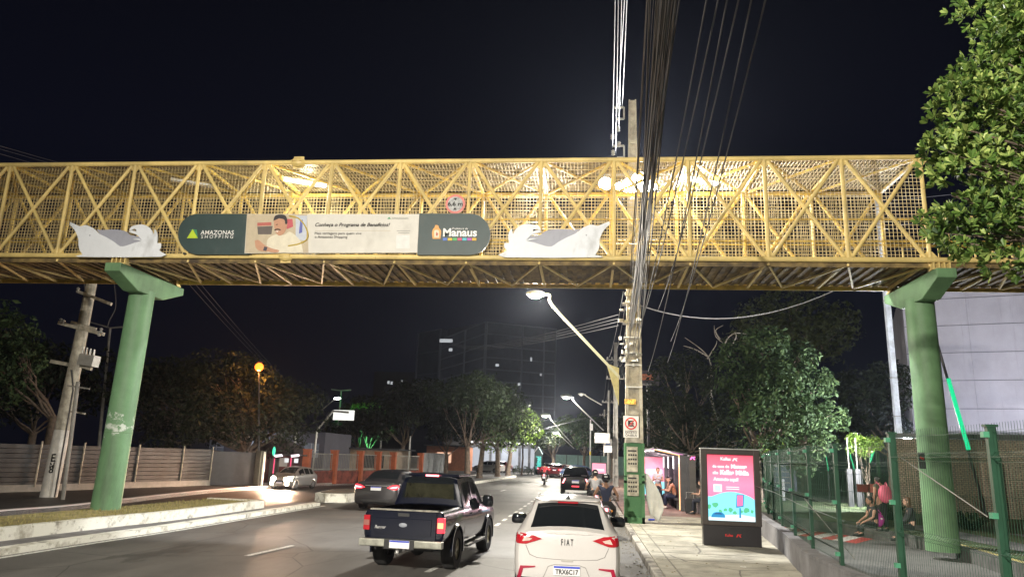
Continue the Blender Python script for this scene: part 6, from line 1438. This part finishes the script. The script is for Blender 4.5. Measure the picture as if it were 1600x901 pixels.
t = thing('handbag', (wp_.x-.35,23.5,.33), 'round magenta bag at the side of the woman with the pink backpack', 'bag'); mb = MB(); mb.ball((wp_.x-.30,23.45,.68), (.17,.1,.2), 14, 10); mb.build('bag_body', mat('magenta_bag', (.45,.04,.3), .6), t, smooth=True); mb = MB(); mb.tube([(wp_.x-.4,23.45,.85), (wp_.x-.3,23.5,1.0), (wp_.x-.2,23.45,.85)], .012, 5); mb.build('handle', bpy.data.materials['magenta_bag'], t); mb = MB(); mb.ball((wp_.x-.24,23.36,.72), (.03,.02,.03)); mb.build('bag_charm', M['signwhite'], t)
q = at(1434, 820, 22.2)
person((q.x-.05,22.4,.2), R(75), 'woman with long fair hair in black sitting against the right pillar', sit_pose(.30,.02,.40,phone=False), cl('black_shirt2', .012,.012,.014), cl('black_trousers2', .012,.012,.014), 2, 'long', HAIRB, sleeve=2)
q = at(1375, 822, 23.4)
person((q.x-.15,23.4,.2), R(95), 'person in black sitting on the kerb left of the woman with the pink backpack', sit_pose(.25,.02,.42,phone=False), cl('black_shirt3', .014,.014,.016), cl('black_trousers3', .012,.012,.014), 0, 'short', sleeve=.5)

# left side: panel fence, gate, guardhouse, wall with piers
pf = thing('panel_fence', (-21.8,31,.13), 'grey corrugated panel fence behind the white utility pole', 'fence')
fl_ = [(-26.5,13), (-24.4,21), (-22.9,26.5), (-21.8,30.4), (-21.1,33.3), (-20.4,36.0), (-19.9,38.0)]
gm = mat('corrugated_grey', (.04,.041,.043), .7, .1, .5, 1.5)
for i in range(len(fl_)-1):
    a, b = Vector(fl_[i]+(0,)), Vector(fl_[i+1]+(0,)); mb = MB()
    for k in range(9): z = .42+k*.185; mb.bar(a+Z*z, b+Z*z, .05+.02*(k % 2), .165)
    mb.build('panel', gm, pf); mb = MB(); mb.bar(a+Z*.1, b+Z*.1, .2, .6); mb.build('plinth', M['polegrey'], pf)
for i, (x, y) in enumerate(fl_):
    for dx, dy in ((0,0),)+(((.55*(fl_[min(i+1,6)][0]-x), .5*(fl_[min(i+1,6)][1]-y)),) if i < 6 and i in (0,1,2,3) else ()):
        mb = MB(); mb.bar((x+dx+.06,y+dy-.06,.3), (x+dx+.06,y+dy-.06,2.12), .05); mb.build('fence_post', M['polec'], pf)
gt = thing('metal_gate', (-19.2,38.6,.13), 'dark solid metal gate between the panel fence and the big tree', 'gate'); mb = MB(); mb.prism([(-19.9,38.1,.15), (-17.9,39.3,.15), (-17.95,39.4,.15), (-19.95,38.2,.15)], (0,0,1.75))
mb.build('leaf', M['steel'], gt); mb = MB(); mb.bar((-17.8,39.3,.13), (-17.8,39.3,2.0), .45,.3); mb.build('gate_pier', mat('pier_olive', (.06,.06,.045), .8), gt); mb = MB(); mb.bar((-17.5,39.2,.13), (-17.5,39.2,1.95), .09); mb.build('pipe', M['polew'], gt); mb = MB(); mb.ball((-17.0,39.2,2.0), (.09,.06,.25), 8, 6); mb.build('green_light', emit('green_l', (.05,.8,.4), .4), gt)
# guardhouse with hipped roof
gy = 43.5; gx0, gx1 = at(384, 740, gy).x, at(452, 740, gy).x
gh = thing('guardhouse', ((gx0+gx1)/2, gy+1.2, .13), 'small dark red guardhouse with a hipped roof behind the oncoming car', 'building')
brick = mat('painted_brick_red', (.11,.022,.02), .85, 0, .4, 3)
mb = MB(); mb.box2((gx0,gy,.1), (gx1,gy+2.6,1.85)); mb.build('wall', brick, gh)
xm_ = (gx0+gx1)/2
mb = MB(); mb.add([(gx0-.4,gy-.4,1.85), (gx1+.4,gy-.4,1.85), (gx1+.4,gy+3,1.85), (gx0-.4,gy+3,1.85), (xm_-.3,gy+1.3,2.85), (xm_+.3,gy+1.3,2.85)], [(0,1,5,4), (1,2,5), (2,3,4,5), (3,0,4), (3,2,1,0)]); mb.build('roof', mat('roof_tiles', (.07,.05,.05), .85, 0, .4, 4), gh)
mb = MB(); mb.ball((xm_,gy+1.3,2.9), (.3,.2,.12), 10, 6); mb.build('roof_finial', M['polegrey'], gh)
for x, w_, z0_, z1_, m_, nm in ((gx0+.75,.95,.9,1.6,mat('shutter_red', (.2,.04,.035)),'shutter'), (gx0+1.75,.6,.15,1.6,mat('door_dim', (.1,.09,.08)),'door'), (gx1-.45,.5,1.1,1.6,emit('win_warm', (1,.85,.7), .05),'window')):
    mb = MB(); mb.box2((x-w_/2,gy-.05,z0_), (x+w_/2,gy-.005,z1_)); mb.build(nm, m_, gh)
# white building behind the big tree, lit pale
wh = thing('white_building', (-24,52,0), 'pale building glimpsed lit behind the big dark tree', 'building'); mb = MB(); mb.box2((-29,52,0), (-18.8,58,3.4)); mb.build('wall', mat('white_wall_lit', (.12,.12,.15), .8, 0, .1, 1), wh)
for x in (-27.5,-25.0,-22.5,-20.3): mb = MB(); mb.box2((x,51.95,1.6), (x+1.1,51.99,2.6)); f = mb.build('window', mat('frame_white', (.3,.35,.42)), wh); mb = MB(); mb.box2((x+.52,51.92,1.6), (x+.58,51.95,2.6)); mb.box2((x,51.92,2.07), (x+1.1,51.95,2.13)); mb.build('glazing_bar', M['white'], f)
setpar(lamp('yard_light', (-23.5,50.2,2.6), 60, (.85,.88,1), .2), wh)
# lit bus stop with red frame
bsx = thing('bus_stop', (-15.6,42.6,.13), 'small bus stop frame with pink-red lights in front of the guardhouse', 'bus stop')
for px in (430, 456):
    q = at(px, 712, 42.6); mb = MB(); mb.bar((q.x,42.6,.13), (q.x,42.6,q.z), .08); mb.build('upright', M['steel'], bsx); mb = MB(); mb.bar((q.x,42.55,.7), (q.x,42.55,q.z-.1), .045); mb.build('red_strip', emit('strip_red', (1,.08,.2), .35), bsx); mb = MB(); mb.bar((q.x,42.55,q.z), (q.x+.45,42.55,q.z+.06), .12); mb.build('white_strip', emit('strip_pinkwhite', (1,.8,.85), .8), bsx)
mb = MB(); q = at(430,712,42.6); mb.box2((q.x-.2,42.6,q.z+.05), (q.x+1.8,43.3,q.z+.13)); mb.build('roof', M['steel'], bsx)
for dx in (.55, 1.15): mb = MB(); mb.box2((q.x+dx-.12,43.0,1.35), (q.x+dx+.12,43.05,1.6)); mb.build('lit_notice', emit('notice', (.9,.9,.9), .25), bsx)
# red low wall with orange piers and pale railings
rw = thing('boundary_wall', (-13.6,54,.13), 'red brick boundary wall with orange piers and pale railing', 'wall')
wa_, wb2 = Vector((-15.0,46.8,0)), Vector((-12.9,58.5,0)); rwl = [tuple(gnd(a, b, .13)[:2]) for a, b in ((476,756), (519,754.5), (560,753.5), (588,752.8), (612,752.4), (655,751))]
for i in range(len(rwl)-1):
    a, b = Vector(rwl[i]+(0,)), Vector(rwl[i+1]+(0,)); mb = MB(); mb.bar(a+Z*.5, b+Z*.5, .2, .8); mb.build('brick_base', mat('brick_red', (.2,.045,.03), .85, 0, .5, 2.5) if i == 0 else bpy.data.materials['brick_red'], rw)
    mb = MB(); L_ = (b-a).length; n = int(L_/.16)
    for k in range(n): p = a.lerp(b, (k+.5)/n); mb.bar(p+Z*.9, p+Z*1.95, .03)
    for z in (1.0, 1.92): mb.bar(a+Z*z, b+Z*z, .05)
    mb.build('railing', M['polegrey'], rw)
for i, (x, y) in enumerate(rwl): mb = MB(); mb.box2((x-.2,y-.2,.1), (x+.2,y+.2,2.1)); mb.box2((x-.23,y-.23,2.103), (x+.23,y+.23,2.18)); mb.build('pier', mat('pier_orange', (.36,.09,.035), .8, 0, .2, 3) if i == 0 else bpy.data.materials['pier_orange'], rw)
ob = thing('low_house', (-17,60,0), 'low beige house with a dark window behind the orange piers', 'house'); mb = MB(); mb.box2((-20,58,0), (-15.0,63,2.3)); mb.build('wall', mat('beige_wall', (.35,.27,.2), .85, 0, .2, 2), ob)
mb = MB(); mb.prism([(-20.3,57.6,2.3), (-14.7,57.6,2.3), (-14.7,63.3,2.3), (-20.3,63.3,2.3)], (0,0,.12)); mb.build('roof_slab', M['steel'], ob); mb = MB(); mb.box2((-17.6,57.95,.9), (-16.0,57.99,1.9)); mb.build('window', M['glass'], ob)
for k in range(5): mb = MB(); mb.box2((-13.8+.0,62+k*2.4,.2), (-13.7,64+k*2.4,2.2)); mb.build('pale_board', mat('pale_board', (.45,.47,.5)) if k == 0 else bpy.data.materials['pale_board'], ob)
# lit sign board on a mast
t = thing('sign_gantry', (at(487,745,54).x,54,.13), 'bright blank white sign board on a bent grey mast at the left', 'road sign'); a = gnd(487,752,.13); p1 = at(495,672,a.y); p2 = at(520,642,a.y); p3 = at(545,644,a.y)
mb = MB(); mb.tube([Vector((a.x,a.y,.13)), p1, p2, p3], .075, 8); mb.build('mast', M['galv'], t); c0, c1 = at(522,640,a.y+.2), at(553,656.5,a.y+.2)
mb = MB(); mb.box2((c0.x,a.y+.12,c1.z), (c1.x,a.y+.18,c0.z)); mb.build('board', emit('board_white', (1,1,.93), .3), t)
t = thing('double_lamp_post', (at(533,745,70).x,70,.13), 'double-armed lamp post with one lit lamp above the white sign board', 'lamp post'); q = at(533,610,70); mb = MB(); mb.cyl((q.x,70,.1), q, .08, n=8); mb.build('shaft', M['polegrey'], t)
for s in (-1, 1): mb = MB(); mb.bar(q, q+Vector((s*1.0,0,.1)), .16,.1); mb.build('lamp_arm', M['polegrey'], t)
q = at(527,622,66); mb = MB(); mb.ball(q, (.32,.2,.1)); mb.build('lit_lamp', emit('small_lit', (1,1,.95), 8), t); mb = MB(); mb.tube([at(503,640,66), at(517,628,66), q+Z*.08], .05, 6); mb.build('side_arm', M['galv'], t)
# green-lit tree glow: a small tree with its own green spotlight
b6 = (-21.5,72,.13); tree(b6, 'small tree lit vivid green by a spotlight behind the sign board', rblobs(99, 2.4, 2.5, 7.0, 7, .45), 2600, .2, FOL['lime_lit'], 99, trunk=.15)
t = thing('green_spotlight', (-20.3,69.5,.13), 'green garden spotlight at the foot of the green-lit tree', 'spotlight'); mb = MB(); mb.box((-20.3,69.5,.4), (.3,.3,.4)); mb.build('housing', M['steel'], t); setpar(lamp('green_beam', (-20.3,69.3,.9), 1500, (.15,1,.35), .2, spot=80, aim=(-21.2,72,5)), t)
# slender poles on the left side
for k, (px, py, Y, lb) in enumerate(((463,670,45,'slim pale pole right of the small bus stop'), (640,700,60,'slim pole at the left edge of the island trees'), (598,650,64,'thin pole among the dim trees'))):
    q = at(px, py, Y); t = thing('slim_pole', (q.x,Y,.13), lb, 'pole', 'slim poles on the left'); mb = MB(); mb.cyl((q.x,Y,.1), (q.x,Y,q.z+(1 if k else 0)), .09, .07, 8); mb.build('shaft', M['galv'], t); mb = MB(); mb.cyl((q.x,Y,q.z-.2), (q.x,Y,q.z-.1), .11, n=8); mb.build('band', M['steel'], t)
# bright shop at the end
shp = thing('shop', (-11.5,108,0), 'brightly lit white shop front far behind the island trees', 'shop'); a, b = at(735,742,106), at(842,742,106)
mb = MB(); mb.box2((a.x-4,106,0), (b.x,114,4.6)); mb.build('wall', M['concrete_grey'], shp); SH = emit('shop_glow', (.85,.9,1), .13)
for k in range(7): x = a.x+(b.x-a.x)*k/7; mb = MB(); mb.box2((x+.15,105.9,.5), (x+(b.x-a.x)/7-.2,105.95,3.3)); mb.build('shop_window', SH, shp)
for k in range(9): x = a.x+(b.x-a.x)*k/9; mb = MB(); mb.box2((x,105.3,3.9), (x+.55,105.6,4.1)); mb.build('downlight', emit('downl', (1,1,1), 1.2) if k == 0 else bpy.data.materials['downl'], shp)
mb = MB(); mb.box2((a.x-4,105.0,4.2), (b.x,106,4.5)); mb.build('canopy', M['steel'], shp); setpar(lamp('shop_light', ((a.x+b.x)/2,103.5,3.8), 160, (.9,.95,1), .5), shp)
oh = thing('orange_shop', (a.x-4,104,0), 'small orange lit kiosk left of the bright shop', 'kiosk'); mb = MB(); mb.box2((a.x-5.5,101,0), (a.x+.5,104,3.2)); mb.build('wall', mat('kiosk_orange', (.6,.25,.14)), oh); mb = MB(); mb.box2((a.x-5.8,100.6,3.2), (a.x+.8,104.2,3.4)); mb.build('roof', M['steel'], oh); mb = MB(); mb.box2((a.x-4,100.95,1), (a.x-2,100.99,2.4)); mb.build('lit_window', emit('kiosk_l', (1,.6,.4), .25), oh)
# turquoise totem
tt = thing('totem_sign', (at(841,740,94).x,94,0), 'tall dark totem with vertical turquoise lettering and a white arrow head', 'sign'); a, b = at(836,701,94), at(846,738,94); xm = (a.x+b.x)/2
mb = MB(); mb.box2((xm-.5,94,0), (xm+.5,94.3,a.z)); mb.build('body', mat('totem_dark', (.01,.05,.05), .4), tt)
TQ = emit('turquoise', (.08,.75,.65), .3); txt('Unimed', (xm+.38,93.98,.7), Z, -X, a.z-1.6, TQ, tt, bold=.04, h=.7)
mb = MB(); mb.bar((xm,93.97,a.z+.3), (xm+.55,93.97,a.z-.6), .12,.05); mb.build('arrow_stroke', emit('arrow_w', (.8,1,1), .7), tt); mb = MB(); mb.bar((xm,93.97,a.z+.3), (xm-.5,93.97,a.z-.4), .06,.05); mb.build('arrow_stroke', M['galv'], tt)
# teal hoarding at the far end
t = thing('hoarding', (0,99,0), 'long pale teal hoarding behind the far cars', 'fence')
for k in range(7): mb = MB(); mb.box2((-4+k*1.5,99,.2), (-2.55+k*1.5,99.1,2.6)); mb.build('panel', mat('teal_panel', (.16,.28,.26), .7) if k == 0 else bpy.data.materials['teal_panel'], t)
for k in range(8): mb = MB(); mb.box2((-4.06+k*1.5,98.95,.1), (-3.96+k*1.5,99.05,2.7)); mb.build('post', M['steel'], t)
# office tower
tw = thing('office_tower', (-19,158,0), 'tall dark glass office tower with faint floor lines and a few lit windows', 'tower'); 
tg_ = mat('tower_glass_glow', (.035,.04,.055), .35, .2, .3, .3); tl_ = mat('tower_line_glow', (.07,.08,.1), .7, emis=(.25,.28,.4), es=.003)  # floor lines and mullions carry a faint emission, no lamps there
def P3(px, py, Y): return at(px, py, Y)
fac = [(P3(655,520,165), P3(690,514,158)), (P3(690,530,150), P3(760,503,146)), (P3(760,503,146), P3(868,514,160))]
tg_.node_tree.nodes['Principled BSDF'].inputs['Emission Color'].default_value = (.2,.24,.42,1); tg_.node_tree.nodes['Principled BSDF'].inputs['Emission Strength'].default_value = .0012  # weak glow put into the glass to lift the facade off the sky
for i, (a, b) in enumerate(fac):
    top = min(a.z, b.z) if i == 0 else (a.z+b.z)/2; top0, top1 = a.z, b.z
    mb = MB(); d_ = Vector((b.x-a.x, b.y-a.y, 0)); n_ = Vector((-d_.y, d_.x, 0)).normalized()
    mb.add([(a.x,a.y,0), (b.x,b.y,0), (b.x,b.y,top1), (a.x,a.y,top0)]+[(a.x+n_.x*14,a.y+n_.y*14,0), (b.x+n_.x*14,b.y+n_.y*14,0), (b.x+n_.x*14,b.y+n_.y*14,top1), (a.x+n_.x*14,a.y+n_.y*14,top0)], [(0,1,2,3), (5,4,7,6), (4,0,3,7), (1,5,6,2), (3,2,6,7)])
    mb.build('facade', tg_, tw)
    nf = 12
    for k in range(1, nf+1):
        if i == 0 and k % 2: continue
        z0_, z1_ = top0*k/nf, top1*k/nf; mb = MB(); mb.bar(Vector((a.x,a.y,z0_))-n_*.15, Vector((b.x,b.y,z1_))-n_*.15, .25, .22); mb.build('floor_line', tl_, tw)
    for k in ((0, 1) if i == 0 else (0, .55, 1) if i == 1 else (0, .5, .82, 1)):
        p = a.lerp(b, k); mb = MB(); mb.bar(Vector((p.x,p.y,0))-n_*.2, Vector((p.x,p.y,p.z))-n_*.2, .4, .3); mb.build('mullion', tl_, tw)
for px, py, w_, h_ in ((697,532,2.6,.7), (704,546,.7,.6), (830,561,.4,.8), (777,570,.7,.5), (781,612,1.0,.5), (779,610,.8,.5), (811,600,.5,.5), (845,585,.4,.5)):
    q = at(px, py, 141 if px < 760 else 143+(px-760)*.11); mb = MB(); mb.box(q, (w_, .1, h_)); mb.build('lit_window', emit('tower_lit', (.9,.95,1), .12) if px == 697 else bpy.data.materials['tower_lit'], tw)
for px, py in ((608,597), (613,598), (629,596)):
    pass
t = thing('far_building', (-45,165,0), 'barely visible far building with tiny lit windows left of the tower', 'building'); a, b = at(585,580,170), at(650,580,170); mb = MB(); mb.box2((a.x,170,0), (b.x,180,a.z)); mb.build('block', mat('far_dark', (.012,.013,.018)), t)
for px, py in ((607,597), (612,598), (629,596)): q = at(px, py, 169.9); mb = MB(); mb.box(q, (.5,.05,.7)); mb.build('lit_window', bpy.data.materials['tower_lit'], t)
t = thing('rooftop_sign', (3.2,60,5), 'dim dark rooftop sign with orange letters left of the dark tree behind the shelter', 'sign'); a, b = at(999,578,50), at(1030,602,50); mb = MB(); mb.box2((a.x,50,b.z), (b.x,50.2,a.z)); mb.build('board', mat('board_dark', (.05,.04,.05)), t); mb = MB(); mb.box2((a.x,49.98,b.z+.0), (b.x-.5,49.99,b.z+.12)); mb.build('underline', M['polegrey'], t)
mb = MB(); mb.box2((a.x+.1,49.96,b.z+.35), (a.x+(b.x-a.x)*.72,49.98,b.z+.75)); mb.build('orange_band', mat('sign_orange', (.3,.08,.03), .6, 0, .5, 12, col2=(.08,.04,.03), thr=(.42,.5)), t); mb = MB(); mb.cyl((a.x+.6,50.2,0), (a.x+.6,50.2,a.z), .1, n=8); mb.build('support', M['steel'], t)

# ================================================================ THIN HAZE BOX ADDED TO GIVE THE LAMPS HALOS
hz = MB(); hz.box2((-302,-62,-1.2), (302,502,33)); hzm = bpy.data.materials.new('halo_haze_volume'); hzm.use_nodes = True; nt = hzm.node_tree; nt.nodes.clear()
o_ = nt.nodes.new('ShaderNodeOutputMaterial'); v_ = nt.nodes.new('ShaderNodeVolumePrincipled'); nt.links.new(v_.outputs[0], o_.inputs['Volume'])
v_.inputs['Color'].default_value = (.72,.8,1,1); v_.inputs['Density'].default_value = .00025; v_.inputs['Anisotropy'].default_value = .72
tag(hz.build('halo_haze', hzm), kind='stuff')

# ================================================================ SMALL STREET DETAIL
mh = mat('cast_iron', (.05,.048,.045), .5, .5, .3, 20)
for k, (x, y, lb) in enumerate(((-5.1, 20.5, 'round iron manhole cover in the lane behind the grey sedan'), (-.9, 33, 'round iron manhole cover in the right lane beyond the white hatchback'))):
    t = thing('manhole_cover', (x, y, .004), lb, 'manhole cover'); mb = MB(); mb.cyl((x,y,.001), (x,y,.012), .33, n=32); mb.build('lid', mh, t); mb = MB(); mb.lathe([(.33,.0), (.33,.016), (.38,.016), (.38,.0)], (x,y,.0), 'Z', 32); mb.build('ring', M['concrete_grey'], t)
r = random.Random(77); lf = MB()
for _ in range(420):
    y = 12+r.random()**1.4*26; x = 1.27-abs(r.gauss(0,.22)) if r.random() < .7 else r.uniform(1.5, 3.9); z = .012 if x < 1.3 else .158; a = r.random()*6; sz = r.uniform(.015,.05)
    lf.add([(x+sz*math.cos(a), y+sz*math.sin(a), z), (x-sz*.4*math.sin(a), y+sz*.4*math.cos(a), z+.012), (x-sz*math.cos(a), y-sz*math.sin(a), z), (x+sz*.4*math.sin(a), y-sz*.4*math.cos(a), z+.004)], [(0,1,2,3)])
tag(lf.build('leaf_litter', mat('dead_leaves', (.3,.24,.12), .9, 0, .5, 30)), kind='stuff')
gr = MB()
for _ in range(5200):
    t_ = r.random(); y = -2+t_*27.5; x = -11.35-.03*(y<25)-(25.5-y)*.055-r.random()*2.0; h = r.uniform(.03,.11); a = r.random()*6; w = .012
    gr.add([(x-w*math.cos(a), y-w*math.sin(a), .31), (x+w*math.cos(a), y+w*math.sin(a), .31), (x+r.uniform(-.05,.05), y+r.uniform(-.05,.05), .31+h)], [(0,1,2)])
tag(gr.build('grass', mat('grass_straw', (.34,.28,.11), .9, 0, .4, 6, col2=(.12,.13,.04))), 'dry yellow grass growing on the raised median', 'grass', kind='stuff')
